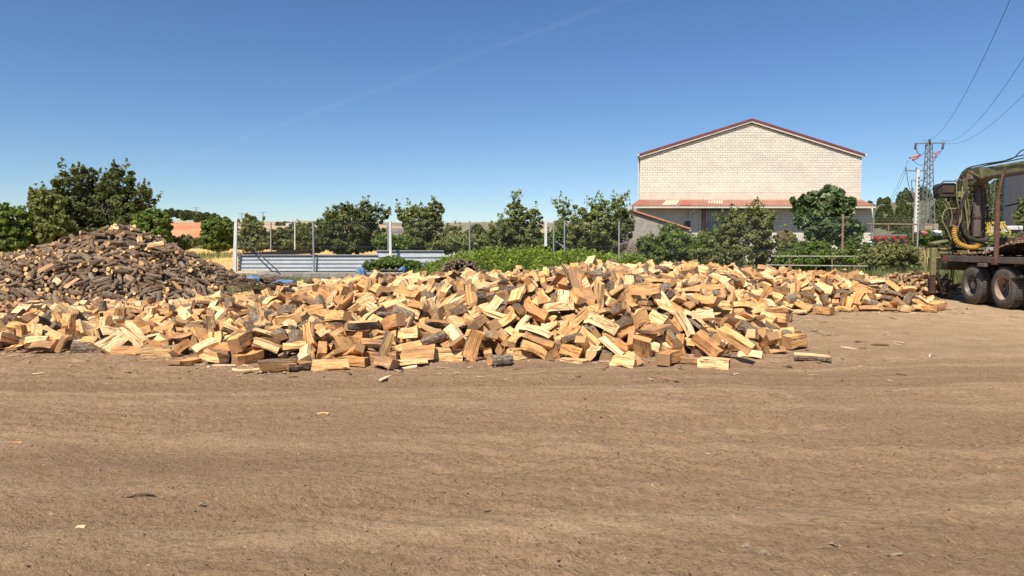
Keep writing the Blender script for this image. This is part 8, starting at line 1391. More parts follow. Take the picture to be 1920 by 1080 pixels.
# chassis and bed
for x in (.85, 1.65): part(MB().box((x, -2.9, 1.0), (.09, 10.4, .26)), 'chassis_rail', 'grime')
b = MB()
for y in np.arange(-7.5, 2.0, 1.15): b.box((1.25, y, 1.13), (2.3, .08, .08))
part(b, 'cross_member', 'grime')
part(MB().box((.01, -3.2, 1.245), (.06, 9.3, .165)), 'side_rail', 'bedplank', bevel=.008)
part(MB().box((2.49, -3.2, 1.245), (.06, 9.3, .165)), 'side_rail', 'bedplank', bevel=.008)
part(MB().box((1.25, 1.46, 1.245), (2.54, .06, .165)), 'end_rail', 'bedplank', bevel=.008)
for k in range(9): part(MB().box((.18+k*.268, -3.2, 1.30), (.255, 9.2, .05)), 'bed_plank', 'bedplank')
part(MB().box((-.028, 1.36, 1.235), (.02, .12, .10)), 'tail_reflector', 'mach_red')
part(MB().box((-.05, -.62, 1.10), (.09, .34, .09)), 'side_bracket', 'rim', bevel=.01)
part(MB().box((.3, -2.35, .95), (.5, .04, .5)).beam((.05, -2.15, .86), (.05, -1.62, .72), .10, .07), 'mudguard', 'black_rub')
b = MB()
for x in (.72, 1.78):
    for k in range(7): b.box((x, -.71, .74+k*.022), (.09, 1.3-k*.13, .016))
part(b, 'leaf_spring', 'grime')
part(MB().box((1.25, -.71, .75), (.35, .5, .35)).box((1.25, 0, .56), (.42, .42, .42)).box((1.25, -1.42, .56), (.42, .42, .42)), 'differential', 'grime', bevel=.06)
# stake with a slight bend
sx, sy = .0, -1.12
part(MB().tube([(sx, sy, 1.2), (sx-.01, sy, 2.0), (sx-.02, sy, 2.78)], .062, 12), 'stake', 'rust', smooth=True, label='rusty pipe stake standing on the bed edge')
part(MB().tube([(sx-.02, sy, 2.76), (sx+.0, sy-.02, 3.1), (sx+.04, sy-.05, 3.4), (sx+.09, sy-.08, 3.62)], [.04, .037, .035, .035], 10), 'stake_extension', 'rust', smooth=True)
part(MB().tube([(2.5, -1.12, 1.2), (2.5, -1.12, 3.4)], .06, 10), 'stake', 'rust', smooth=True)
part(MB().box((sx-.0, sy, 1.22), (.16, .17, .2)), 'stake_pocket', 'rust', bevel=.01)
# load of bark and chips on the bed
lrn = np.random.default_rng(90); lx = np.linspace(.06, 2.44, 26); ly = np.linspace(-7.6, 1.0, 90); A, B_ = np.meshgrid(lx, ly)
def load_h(a, b_): return (.04+.85*sstep(-.3, -1.9, b_)*np.clip(1-np.abs(a-1.3)/1.5, 0, 1)**.6+.10*sstep(.9, -.4, b_)*np.clip(1-np.abs(a-1.3)/1.3, 0, 1)+.05*vnoise(a*4, b_*4, 91)*sstep(1.0, -.2, b_))
V = np.stack([A, B_, 1.325+load_h(A, B_)], -1).reshape(-1, 3); i = (np.arange(89)[:, None]*26+np.arange(25)[None]).ravel()
M['chipmat'] = simple('bark_chips', (.17, .10, .06), .95, var=.45, scale=7)
o = link('chip_load', np_mesh('chip_load', V, np.stack([i, i+1, i+27, i+26], -1), [M['chipmat']]), None, (TX, TY, 0)); o.rotation_euler.z = R(-5)
tag(o, 'load of brown bark and wood chips heaped on the truck bed', 'wood chips', kind='thing')
def chip_mat():
    m = NT('loose_chip'); t_ = m.attr('tone').outputs['Fac']
    m.base(m.ramp(t_, [(0, (.075, .048, .032)), (.45, (.23, .14, .085)), (.75, (.42, .28, .17)), (1, (.66, .50, .32))])); m.rough(.9); m.p.inputs['Specular IOR Level'].default_value = .1
    return m.m
M['chip'] = chip_mat()
def chips(name, pos, size, seed, parent=None, tone=(.4, .3), flat=.8, thick=.22, elong=2.2, loc=(0, 0, 0)):
    """little three-sided slivers with real thickness"""
    r = np.random.default_rng(seed); n = len(pos); N = rnd_unit(r, n)*(1-flat)+np.array([0, 0, 1.0])*flat; N /= np.linalg.norm(N, axis=1, keepdims=True)
    T = rnd_unit(r, n); T -= N*(T*N).sum(1, keepdims=True); T /= np.linalg.norm(T, axis=1, keepdims=True); B = np.cross(N, T)
    s = (size*r.lognormal(0, .45, n))[:, None]; e = r.uniform(.25, 1, n)[:, None]
    p = [pos-T*s*elong/2-B*s*e*.5, pos+T*s*elong/2-B*s*e*.3, pos+T*s*elong/2*r.uniform(.6, 1, n)[:, None]+B*s*e*.5, pos-T*s*elong/2*r.uniform(.5, 1, n)[:, None]+B*s*e*.4]
    V = np.stack(p+[q+N*s*thick for q in p], 1).reshape(-1, 3)
    f = np.array([[0, 3, 2, 1], [4, 5, 6, 7], [0, 1, 5, 4], [1, 2, 6, 5], [2, 3, 7, 6], [3, 0, 4, 7]])
    F = (np.arange(n)[:, None, None]*8+f[None]).reshape(-1, 4)
    tn = np.repeat(np.clip(r.normal(tone[0], tone[1], n), 0, 1), 8)
    return link(name, np_mesh(name, V, F, [M['chip']], None, {'tone': tn}), parent, loc)
q = np.stack([lrn.uniform(.05, 2.45, 5200), lrn.uniform(-5.5, 1.2, 5200)], 1); z = 1.33+load_h(q[:, 0], q[:, 1])
ch = chips('chip', np.stack([q[:, 0], q[:, 1], z], 1), .035, 92, o, (.34, .25), .55); ch['kind'] = 'stuff'
# loader crane at the far end of the bed
cx, cy = .90, 2.15
part(MB().box((cx, cy, 1.06), (1.5, 1.1, .34)), 'crane_base', 'olive', bevel=.03)
part(MB().box((cx, cy, 1.36), (.9, .8, .3)), 'slew_housing', 'olive', bevel=.04)
part(MB().tube([(cx, cy, 1.45), (cx, cy, 1.85)], [.30, .26], 18), 'slew_ring', 'grime', smooth=True)
part(MB().beam((.35, cy-.15, 1.62), (2.3, cy-.15, 1.62), .5, .07), 'platform', 'olive', bevel=.01)
part(MB().beam((-.02, cy-.42, 1.58), (1.1, cy-.42, 1.58), .05, .05).beam((-.02, cy+.2, 1.58), (1.1, cy+.2, 1.58), .05, .05), 'platform_rail', 'grime')
part(MB().box((1.9, cy-.45, 1.72), (.55, .35, .3)), 'valve_box', 'grime', bevel=.02)
part(MB().box((.25, cy+.05, 1.74), (.55, .35, .07), mat=Matrix.Rotation(R(-12), 3, 'Y')), 'cover_plate', 'olive_light', bevel=.01)
# stabiliser
sb_ = part(MB().tube([(.02, cy-.25, 1.42), (1.0, cy-.25, 1.40)], .125, 16), 'stabiliser_beam', 'olive_light', smooth=True)
part(MB().tube([(.30, cy-.25, 1.42), (.34, cy-.25, 1.42)], .14, 16), 'clamp_ring', 'grime', sb_, True)
lg = part(MB().beam((-.10, cy-.3, 1.56), (-.10, cy-.3, .72), .15, .15).beam((.04, cy-.3, 1.56), (.04, cy-.3, 1.30), .08, .10), 'stabiliser_leg', 'olive_light', bevel=.015)
part(MB().beam((-.10, cy-.3, .74), (-.10, cy-.3, .22), .12, .12), 'leg_ram', 'grime', lg)
part(MB().box((-.10, cy-.3, .2), (.24, .24, .05)), 'leg_foot', 'grime', lg, bevel=.01)
part(MB().beam((2.6, cy-.3, 1.56), (2.6, cy-.3, .4), .14, .14), 'stabiliser_leg', 'olive_light', bevel=.015)
part(MB().tube([(.0, cy-.42, 1.25), (-.02, cy-.45, .6), (.06, cy-.47, .33), (.18, cy-.47, .28), (.30, cy-.47, .36), (.36, cy-.45, .7), (.36, cy-.45, 1.2)], .018, 6).tube([(-.05, cy-.42, 1.25), (-.0, cy-.5, .5), (.1, cy-.5, .2), (.24, cy-.5, .18), (.36, cy-.5, .34), (.42, cy-.45, .8), (.42, cy-.45, 1.2)], .018, 6), 'leg_hose', 'black_rub', smooth=True)
# column, rams
part(MB().beam((cx-.13, cy, 1.8), (cx-.06, cy, 3.62), .20, .38, up=(0, 1, 0), w2=.17, h2=.34), 'column', 'olive', bevel=.015)
part(MB().beam((cx+.52, cy+.05, 1.85), (cx+.42, cy+.0, 3.55), .13, .34, up=(0, 1, 0)), 'column', 'grime', bevel=.015)
part(MB().box((cx+.2, cy+.12, 2.35), (.6, .16, .9)), 'column_web', 'grime')
rm_ = part(MB().tube([(cx+.24, cy-.22, 1.9), (cx+.25, cy-.22, 2.55)], .13, 16).tube([(cx+.25, cy-.22, 2.50), (cx+.22, cy-.22, 3.30), (cx+.18, cy-.22, 3.45)], [.115, .095, .05], 16), 'lift_ram', 'bedplank', smooth=True)
part(MB().tube([(cx+.1, cy-.22, 2.47), (cx+.45, cy-.22, 2.47)], .03, 8).tube([(cx+.25, cy-.22, 2.44), (cx+.25, cy-.22, 2.50)], .15, 16), 'ram_collar', 'grime', rm_, True)
part(MB().tube([(cx+.3, cy-.28, 2.6), (cx+.12, cy-.28, 2.56), (cx+.1, cy-.3, 2.0)], .02, 6), 'ram_pipe', 'black_rub', rm_, True)
# boom: a tapered box folded back along the bed towards the viewer
b0 = Vector((cx+.16, cy+.25, 3.76)); b1 = Vector((cx+.32, cy-6.2, 3.72))
bo = part(MB().beam(b0, b1, .28, .31, w2=.26, h2=.31), 'boom', 'olive_light', bevel=.02)
part(MB().prism([(cy+.3, 3.44), (cy-.4, 3.42), (cy-.85, 3.58), (cy-.75, 3.93), (cy-.1, 3.96), (cy+.38, 3.72)], 0, cx-.02, cx+.34), 'boom_heel', 'olive', bo, bevel=.015)
part(MB().beam((cx-.035, cy-.10, 3.92), (cx-.035, cy-.8, 3.64), .02, .045), 'heel_weld_strip', 'olive_light', bo)
part(MB().box((cx-.03, cy-.28, 3.74), (.012, .34, .24)), 'data_plate', 'rim_tan', bo)
part(MB().beam((cx+.19, cy-.9, 3.60), (cx+.32, cy-6.2, 3.565), .31, .06), 'boom_underplate', 'grime', bo)
part(MB().tube([(cx-.1, cy+.02, 3.62), (cx+.5, cy+.02, 3.62)], .11, 14), 'boom_pin', 'grime', bo, True)
part(MB().box((cx+.22, cy-3.6, 4.02), (.33, 1.1, .2)).tube([(cx+.2, cy-2.8, 3.98), (cx+.24, cy-6, 4.02)], .09, 10), 'jib', 'grime', bo, bevel=.03)
hr = random.Random(12)
hoses = [[(cx-.05, cy+.1, 3.0), (cx-.15, cy+.1, 3.45), (cx-.14, cy-.1, 3.86), (cx+.05, cy-.5, 4.00), (cx+.02, cy-1.6, 3.96), (cx+.02, cy-2.6, 4.03), (cx, cy-4, 3.98)],
         [(cx-.02, cy+.0, 2.8), (cx-.16, cy+.15, 3.4), (cx-.05, cy, 3.91), (cx+.12, cy-.6, 4.02), (cx+.1, cy-2.0, 4.00), (cx+.1, cy-2.5, 4.18), (cx+.1, cy-3.1, 4.08)],
         [(cx+.1, cy-.2, 3.96), (cx+.2, cy-1.2, 3.98), (cx+.2, cy-2.2, 3.98), (cx+.2, cy-3, 4.00)],
         [(cx+.55, cy-.1, 3.5), (cx+.68, cy-.1, 3.1), (cx+.64, cy-.1, 2.6), (cx+.52, cy-.2, 2.2), (cx+.3, cy-.3, 1.9)],
         [(cx+.55, cy-.1, 3.55), (cx+.62, cy-.1, 3.3), (cx+.74, cy-.1, 2.9), (cx+.60, cy-.1, 2.5), (cx+.66, cy-.1, 2.3)],
         [(cx+.5, cy-.15, 3.4), (cx+.56, cy-.15, 2.7), (cx+.7, cy-.1, 2.36), (cx+.85, cy-.1, 2.22)]]
def smoothpath(p, n=6):
    p = [Vector(q) for q in p]; out = []
    for i in range(len(p)-1):
        a = p[max(i-1, 0)]; b_ = p[i]; c = p[i+1]; d = p[min(i+2, len(p)-1)]
        for k in range(n):
            t_ = k/n; out.append(.5*((2*b_)+(c-a)*t_+(2*a-5*b_+4*c-d)*t_*t_+(3*b_-a-3*c+d)*t_**3))
    return out+[p[-1]]
for h_ in hoses: part(MB().tube(smoothpath(h_), .015, 6), 'hydraulic_hose', 'black_rub', smooth=True)
# bundle of thin pipes and hoses left of the column
for k in range(13):
    x = cx-.62+k*.045+hr.uniform(-.04, .04); y = cy-.3+hr.uniform(-.25, .25)
    p = [(x+.2, y, 1.7), (x+hr.uniform(-.1, .15), y, 2.0+hr.uniform(0, .2)), (x+hr.uniform(-.12, .12), y, 2.45), (x+hr.uniform(-.05, .18), y, 2.9), (x+.12+hr.uniform(0, .2), y+.1, 3.25+hr.uniform(-.1, .2))]
    part(MB().tube(smoothpath(p), .016+.008*hr.random(), 5), 'hydraulic_hose', 'black_rub' if k % 3 else 'olive_light', smooth=True)
part(MB().box((cx-.42, cy-.1, 2.28), (.36, .3, .3)).box((cx-.30, cy-.05, 2.62), (.26, .26, .28)).box((cx-.46, cy-.12, 2.02), (.2, .22, .2)), 'valve_block', 'grime', bevel=.02)
for k in range(6): part(MB().tube([(cx-.56+k*.06, cy-.26, 2.42), (cx-.58+k*.06, cy-.30, 2.62)], .012, 5), 'lever', 'grime')
# high seat with back plate and ladder frame
st_ = part(MB().box((cx-.62, cy-.1, 3.12), (.50, .48, .10)), 'seat', 'black_rub', bevel=.03)
part(MB().prism([(cx-.90, 3.16), (cx-.40, 3.10), (cx-.30, 3.35), (cx-.42, 3.52), (cx-.80, 3.52), (cx-.92, 3.44)], 1, cy-.28, cy+.1), 'seat_back', 'black_rub', st_, bevel=.04)
part(MB().box((cx-.64, cy-.31, 3.32), (.34, .03, .22)), 'seat_cushion', 'grime', st_, bevel=.02)
part(MB().tube([(cx-.93, cy-.3, 3.42), (cx-.80, cy-.34, 3.56), (cx-.45, cy-.34, 3.56), (cx-.32, cy-.3, 3.48)], .018, 6), 'arm_rail', 'grime', st_, True)
fr = [[(cx-.44, cy-.35, 3.56), (cx-.40, cy-.35, 3.0), (cx-.30, cy-.35, 2.55), (cx-.34, cy-.35, 2.1), (cx-.22, cy-.35, 1.85)], [(cx-.12, cy-.3, 3.15), (cx-.05, cy-.3, 2.9), (cx+.0, cy-.3, 2.4), (cx-.06, cy-.3, 2.0)],
      [(cx-.66, cy-.3, 2.75), (cx-.45, cy-.3, 2.74), (cx-.2, cy-.3, 2.8)], [(cx-.40, cy-.35, 3.0), (cx-.24, cy-.35, 2.98), (cx-.12, cy-.33, 3.12)], [(cx-.85, cy-.25, 3.2), (cx-.60, cy-.3, 2.84), (cx-.5, cy-.3, 2.5), (cx-.55, cy-.3, 2.2)],
      [(cx-.72, cy-.3, 2.9), (cx-.66, cy-.3, 2.7), (cx-.72, cy-.3, 2.72)], [(cx-.55, cy-.3, 2.25), (cx-.3, cy-.32, 2.2)], [(cx-.45, cy-.3, 3.56), (cx-.38, cy-.3, 3.62), (cx-.2, cy-.3, 3.58)]]
for f_ in fr: part(MB().tube(smoothpath(f_, 4), .017, 6), 'frame_tube', 'olive_light', smooth=True)
part(MB().box((cx-.22, cy-.2, 3.16), (.24, .2, .18)), 'lamp_box', 'olive_light', bevel=.02)
# yellow spiral-wrapped hose bundle
yp = smoothpath([(cx-.52, cy-.55, 2.18), (cx-.57, cy-.6, 1.95), (cx-.50, cy-.66, 1.72), (cx-.28, cy-.7, 1.585), (cx-.02, cy-.7, 1.57), (cx+.08, cy-.66, 1.64)], 12)
part(MB().tube(yp, [.078 if k % 3 else .058 for k in range(len(yp))], 12), 'spiral_hose', 'yellow_hose', label='yellow spiral hose sleeve')
part(MB().tube(smoothpath([(cx-.30, cy-.5, 2.3), (cx-.22, cy-.55, 1.95), (cx+.0, cy-.6, 1.78), (cx+.3, cy-.55, 1.76), (cx+.4, cy-.5, 1.9)]), .06, 10), 'hose_sleeve', 'black_rub', smooth=True)

# ---------------------------------------------------------------- log heaps (places found by letting the logs fall and settle)
def set_loc(me, vecs, tones=None):
    a = me.attributes.new('loc', 'FLOAT_VECTOR', 'POINT'); a.data.foreach_set('vector', np.ascontiguousarray(vecs, np.float32).ravel())
    if tones is not None:
        t_ = me.attributes.new('tone', 'FLOAT', 'POINT'); t_.data.foreach_set('value', np.ascontiguousarray(tones, np.float32))
def decode(nums):
    out = []
    for i in range(0, len(nums), 7):
        v, x, y, z, a, b_, c = nums[i:i+7]; w = Vector((a/50, b_/50, c/50)); an = w.length
        out.append((v, Vector((x/100, y/100, z/100)), Quaternion(w.normalized(), an) if an > 0 else Quaternion()))
    return out
def build_logs(vars_, mats, recs, name, cat_fn, group, stuff_name, tone_seed, n_single=300, hide=None):
    rt = random.Random(tone_seed); meshes = []
    for (k, Rr, L, V, F, Mi) in vars_:
        me = bpy.data.meshes.new(name); me.from_pydata(V, [], F)
        for m in mats: me.materials.append(m)
        me.polygons.foreach_set('material_index', Mi); set_loc(me, np.array(V)); me.update(); meshes.append(me)
    objs = []; aV = []; aF = []; aM = []; aL = []; aT = []; base = 0
    for i, (v, p, q) in enumerate(recs):
        tone = rt.random()
        if i < n_single:
            o = link(name, meshes[v]); o.location = p; o.rotation_mode = 'QUATERNION'; o.rotation_quaternion = q
            o['tone'] = tone; objs.append((o, v, p, q, tone))
        else:
            k, Rr, L, V, F, Mi = vars_[v]; Mx = np.array(q.to_matrix()); Vn = np.array(V)
            aV.append(Vn@Mx.T+np.array(p)); aL.append(Vn); aT += [tone]*len(V)
            aF += [tuple(base+j for j in f) for f in F]; aM += Mi; base += len(V)
    me = bpy.data.meshes.new(stuff_name); me.from_pydata(np.concatenate(aV).tolist(), [], aF)
    for m in mats: me.materials.append(m)
    me.polygons.foreach_set('material_index', aM); set_loc(me, np.concatenate(aL), aT); me.update()
    tag(link(stuff_name, me), kind='stuff')
    return objs
def proj(p):
    d = p-Vector((0, 0, CAM_H)); dep = d.y*math.cos(PITCH)-d.z*math.sin(PITCH); up = d.y*math.sin(PITCH)+d.z*math.cos(PITCH)
    return 960+FPX*d.x/dep, 540-FPX*up/dep
ORD = ['first', 'second', 'third', 'fourth', 'fifth', 'sixth', 'seventh', 'eighth', 'ninth', 'tenth', 'eleventh', 'twelfth', 'thirteenth', 'fourteenth', 'fifteenth', 'sixteenth']
def label_logs(objs, vars_, shape_words, zone_fn, mat_words, group, cat):
    keys = {}
    for rec in objs:
        o, v, p, q, tone = rec
        k, Rr, L, V, F, Mi = vars_[v]; X = q@Vector((1, 0, 0)); cd = (Vector((0, 0, CAM_H))-p).normalized()
        # which surface the camera sees most of
        area = [0, 0, 0]
        for f, m in zip(F, Mi):
            a = [q@Vector(V[j]) for j in f]; n_ = (a[1]-a[0]).cross(a[-1]-a[0]); c = n_.dot(cd)
            if c > 0: area[m] += c
        face = area.index(max(area))
        if face == 2: ori = 'end-on'
        elif abs(X.z) > .62: ori = 'steep'
        elif abs(X.z) > .3: ori = 'tilted'
        else: ori = 'lying'
        key = (shape_words[k], face, ori, zone_fn(p))
        keys.setdefault((mat_words(tone, face), )+key, []).append(rec)
    used = {}
    for key, rs in keys.items():
        mw, sw, face, ori, zone = key
        words = {'end-on': 'with its cut end facing out', 'steep': 'leaning steeply', 'tilted': 'tilted', 'lying': 'lying'}[ori]
        rs.sort(key=lambda r: proj(r[2])[0])
        for i, r in enumerate(rs):
            txt = f'{mw} {sw} {words} {zone}'
            if len(rs) > 1: txt += f', {ORD[i] if i < 16 else "far"} from left' if i < 16 else ''
            w = txt.split()
            if len(w) > 16: txt = ' '.join(w[:16])
            tag(r[0], txt, cat, group)
SV = split_variants(); PV = stick_variants()
# hand-placed hero logs: (kind, R, L, place, x-axis yaw, pitch, roll)
HR = random.Random(31); heroes = []
def hero(kind, Rr, L, loc, yaw, pitch, roll, mats, label, rings=4, sec=None):
    v = log_variant(kind, Rr, L, HR, rings)
    V, F, Mi = v if sec is None else sec
    me = bpy.data.meshes.new('split_log'); me.from_pydata(V, [], F)
    for m in mats: me.materials.append(m)
    me.polygons.foreach_set('material_index', Mi); set_loc(me, np.array(V)); me.update()
    o = link('split_log', me); o.location = loc; o.rotation_euler = (Matrix.Rotation(R(yaw), 3, 'Z')@Matrix.Rotation(R(pitch), 3, 'Y')@Matrix.Rotation(R(roll), 3, 'X')).to_euler()
    o['tone'] = HR.random(); tag(o, label, 'firewood log', GRP)
    o['hero'] = 1
    return o
GRP = 'split logs of the firewood heap'
mats_s = [M['split'], M['bark'], M['end']]
recs = decode(HEAP_LOGS)
HEROES()
zone_names = [(-99, 230, 'left end'), (230, 430, 'below the brown log heap'), (430, 600, 'below the corrugated sheet'), (600, 760, 'around the grey-barked log'), (760, 960, 'below the brushwood stack'), (960, 1120, 'middle of heap'), (1120, 1300, 'below the warehouse left corner'), (1300, 1460, 'below the tangled bush'), (1460, 1620, 'right tip'), (1620, 2100, 'arm near the truck')]
def zone(p):
    x, y = proj(p)
    for a, c, n_ in zone_names:
        if a <= x < c: break
    d = poly_dist(p.x, p.y, HEAP_P)
    if p.z < .16 and d < .55: h = 'on the ground'
    elif p.z > heap_h(p.x, p.y+.9)+.2 and d > 1.6: h = 'on top'
    else: h = 'on the slope'
    return f'{h}, {n_}'
def mw_split(tone, face):
    t2 = (tone*7.3) % 1
    if face == 1: return 'bark-faced'
    return 'pale cream' if t2 < .3 else ('honey-coloured' if t2 < .62 else 'orange-brown')
objs = build_logs(SV, mats_s, recs, 'split_log', None, GRP, 'split_log_mass', 17, 300-N_HERO)
label_logs(objs, SV, {'quarter': 'quarter log', 'half': 'half-round log', 'third': 'wedge log', 'thin': 'thin wedge', 'slab': 'split slab', 'block': 'square split log', 'round': 'whole round log'}, zone, mw_split, GRP, 'firewood log')
# inner mass of each heap: bark litter and dust under the logs
def heap_core(name, fn, x0, x1, y0, y1, mat):
    nx, ny = int((x1-x0)/.22), int((y1-y0)/.22); V = []
    for j in range(ny+1):
        for i in range(nx+1):
            x = x0+(x1-x0)*i/nx; y = y0+(y1-y0)*j/ny; h = fn(x, y)
            V.append((x, y, h-.03 if h > .04 else -.12))
    F = [(j*(nx+1)+i, j*(nx+1)+i+1, (j+1)*(nx+1)+i+1, (j+1)*(nx+1)+i) for j in range(ny) for i in range(nx)]
    return tag(link(name, np_mesh(name, np.array(V), np.array(F), [mat], smooth=True)), kind='stuff')
M['litter'] = simple('heap_litter', (.10, .062, .036), 1, var=.4, scale=9, bump=.8)
M['litter_dark'] = simple('dark_heap_litter', (.12, .085, .06), 1, var=.4, scale=9, bump=.8)
heap_core('firewood_heap_litter', heap_h, -13.2, 11.8, 9.0, 22.5, M['litter'])
heap_core('log_heap_litter', pile_h, -19.5, -8.8, 18, 28, M['litter_dark'])
GRP2 = 'round logs of the brown heap'
precs = decode(PILE_LOGS)
zp = [(-99, 70, 'far left'), (70, 150, 'left of the peak'), (150, 260, 'under the peak'), (260, 345, 'right of the peak'), (345, 600, 'right tail')]
def zone2(p):
    x, y = proj(p)
    for a, c, n_ in zp:
        if a <= x < c: break
    h = 'low down' if y > 545 else ('at mid-height' if y > 500 else ('high up' if y > 455 else 'at the crest'))
    return f'{h}, {n_}'
def mw_stick(tone, face): return 'orange-cut' if face == 0 else ('dark brown' if (tone*13.7) % 1 < .5 else 'grey-brown')
objs2 = build_logs(PV, [M['oldend'], M['stickbark'], M['split']], precs, 'round_log', None, GRP2, 'round_log_mass', 18, 300)
label_logs(objs2, PV, {'round': 'thin round log', 'half': 'halved log'}, zone2, mw_stick, GRP2, 'log')
# a few freshly split pale billets lying on the brown heap
for (px, py, D, L, yaw, pit, lab) in ((246, 470, 22.1, .5, -70, 25, 'pale split billet standing out high on the brown heap'), (210, 472, 21.9, .45, 15, -12, 'pale split billet lying left of centre on the brown heap'), (208, 488, 21.3, .4, -30, 12, 'small pale billet in the middle of the brown heap'), (165, 508, 20.9, .42, 20, -8, 'pale billet on the left slope of the brown heap'), (214, 530, 20.1, .42, -45, 20, 'pale billet low on the brown heap'), (292, 458, 21.8, .5, 20, -10, 'pale split log on the right shoulder of the brown heap'), (218, 428, 23.2, .5, -35, 10, 'split log crowning the peak of the brown heap'), (262, 450, 22.2, .5, -60, 20, 'pale billet just right of the peak of the brown heap'), (66, 535, 19.6, .42, -20, 12, 'square pale block low on the left of the brown heap'), (135, 570, 19.0, .42, 80, 50, 'pale slab standing at the foot of the brown heap')):
    HR_k = random.Random(px); V, F, Mi = log_variant('slab' if px % 2 else 'block', .11, L, HR_k)
    me = bpy.data.meshes.new('split_log'); me.from_pydata(V, [], F)
    for m in mats_s: me.materials.append(m)
    me.polygons.foreach_set('material_index', Mi); set_loc(me, np.array(V)); me.update()
    o = link('split_log', me); o.location = P3(px, py, D); o.rotation_euler = (HR_k.uniform(-.5, .5), R(pit), R(yaw)); o['tone'] = HR_k.uniform(0, .06)
    tag(o, lab, 'firewood log', 'pale split logs on the brown heap')

# ---------------------------------------------------------------- brushwood behind the heap, tarps, litter
def on_ray_z(px, py, D): return P3(px, py, D)
t = thing('brushwood_stack', 'neat dark stack of round sticks, ends showing, in front of the bramble', 'stick stack', (fx(866, 23), 23, 0), 'brushwood behind the heap')
c = 0; rs = random.Random(55); endm = simple('stick_end', (.20, .135, .10), .9, var=.4, scale=20)
mst = []
for k in range(8):
    b = MB(); r0 = rs.uniform(.026, .042); b.tube([(0, -.5, 0), (rs.uniform(-.03, .03), -.1, rs.uniform(-.02, .02)), (0, .5, 0)], [r0, r0*.95, r0*.8], 7); me = b.mesh('stick', M['stickbark'] if k % 2 else endm, smooth=False); set_loc(me, np.array(b.V)); mst.append(me)
cx_ = fx(866, 23)
for row in range(16):
    z = .05+row*.072; hw = .82*math.sqrt(max(0, 1-(z/1.24)**2))
    x = -hw
    while x < hw and c < 295:
        o = link('stick', mst[rs.randrange(8)], t, (x+rs.uniform(-.015, .015), rs.uniform(-.12, .1), z+rs.uniform(-.015, .02))); o.rotation_euler = (rs.uniform(-.12, .12), rs.uniform(0, 6), rs.uniform(-.22, .22)); o['tone'] = rs.random(); c += 1
        x += .074
def brush(name, label, px0, px1, D0, D1, h, n, seed, r=.018, L=(.5, 1.3), tone=.1):
    rs = random.Random(seed); t = thing(name, label, 'brushwood', (fx((px0+px1)/2, D0), D0, 0), 'brushwood behind the heap'); b = MB(); tn = []
    x0, x1 = fx(px0, D0), fx(px1, D0)
    for k in range(n):
        u = rs.random(); x = x0+(x1-x0)*u; y = D0+(D1-D0)*rs.random(); hh = h*(math.sin(math.pi*min(.97, max(.03, u)))**.4)*rs.random()
        a = rs.gauss(0, .5)+(math.pi if rs.random() < .5 else 0); l = rs.uniform(*L); dz = rs.gauss(.02, .16)*l
        p = Vector((x, y, .04+hh)); d = Vector((math.cos(a)*l, math.sin(a)*l*.7, dz)); pr = [p-d/2, p-d/6+Vector((0, 0, rs.uniform(-.07, .09))), p+d/6+Vector((rs.uniform(-.05, .05), 0, rs.uniform(-.07, .09))), p+d/2]
        pr = [Vector((q.x, q.y, max(q.z, .02))) for q in pr]; rr = r*rs.uniform(.6, 1.6)
        b.tube(pr, [rr, rr, rr*.8, rr*.4], 5, cap=True)
    me = b.mesh(name, M['stickbark']); set_loc(me, np.array(b.V)*.6)
    o = link('branch', me, t); o.location = (-t.location.x, -t.location.y, 0); o['kind'] = 'stuff'
brush('brushwood_pile', 'long low pile of grey gnarled vine wood in front of the block wall', 585, 845, 24, 25.6, .50, 420, 56)
brush('brushwood_pile', 'small vine wood pile beside the blue tarpaulin at the end of the brown heap', 455, 520, 25.0, 25.9, .45, 110, 57)
brush('brushwood_pile', 'pile of branches and roots in the grass behind the right arm of the heap', 1540, 1630, 22.6, 23.8, .62, 70, 58, .025, (.4, 1.2))
brush('brushwood_pile', 'loose grey sticks spilling from the right tail of the brown heap', 405, 455, 22.6, 24.2, .45, 90, 59)
M['stump'] = M['trunk']
V_, F_, Mi_ = log_variant('round', .07, .6, random.Random(3)); me = bpy.data.meshes.new('stump_log'); me.from_pydata(V_, [], F_)
for m in (M['split'], M['bark'], M['end']): me.materials.append(m)
me.polygons.foreach_set('material_index', Mi_); set_loc(me, np.array(V_)); me.update()
o = link('branch_log', me); o.location = P3(1585, 522, 22.4); o.rotation_euler = (0, R(84), R(20)); tag(o, 'short barked branch log standing upright at the branch pile', 'log')
# blue tarpaulin scraps
M['tarp'] = simple('blue_tarpaulin', (.13, .24, .38), .45, var=.25, scale=5)
def tarp(px, py, D, w, h, seed, lab):
    r = np.random.default_rng(seed); n = 16; g = np.linspace(-1, 1, n); A, B_ = np.meshgrid(g, g); c = P3(px, py, D)
    z = h*np.clip(1-(A**2+B_**2)*.75, 0, 1)**.7+(vnoise(A*3+seed, B_*3, seed)-.5)*h*.7
    V = np.stack([c.x+A*w/2, c.y+B_*.45, c.z-h*.5+z], -1).reshape(-1, 3)-np.array(c); i = (np.arange(n-1)[:, None]*n+np.arange(n-1)[None]).ravel()
    o = link('blue_tarpaulin', np_mesh('blue_tarpaulin', V, np.stack([i, i+1, i+1+n, i+n], -1), [M['tarp']]), None, tuple(c)); tag(o, lab, 'tarpaulin', 'blue tarpaulin scraps')
tarp(474, 522, 25.0, .6, .2, 1, 'blue tarpaulin scrap beside the brown heap below the first white post')
tarp(533, 527, 24.2, .7, .10, 2, 'flat blue tarpaulin scrap below the block wall')
tarp(677, 510, 24.9, .34, .30, 3, 'crumpled blue tarpaulin hung on the vine wood under the corrugated sheet')
tarp(755, 504, 25.1, .22, .14, 4, 'small blue scrap on the vine wood right of the second white post')

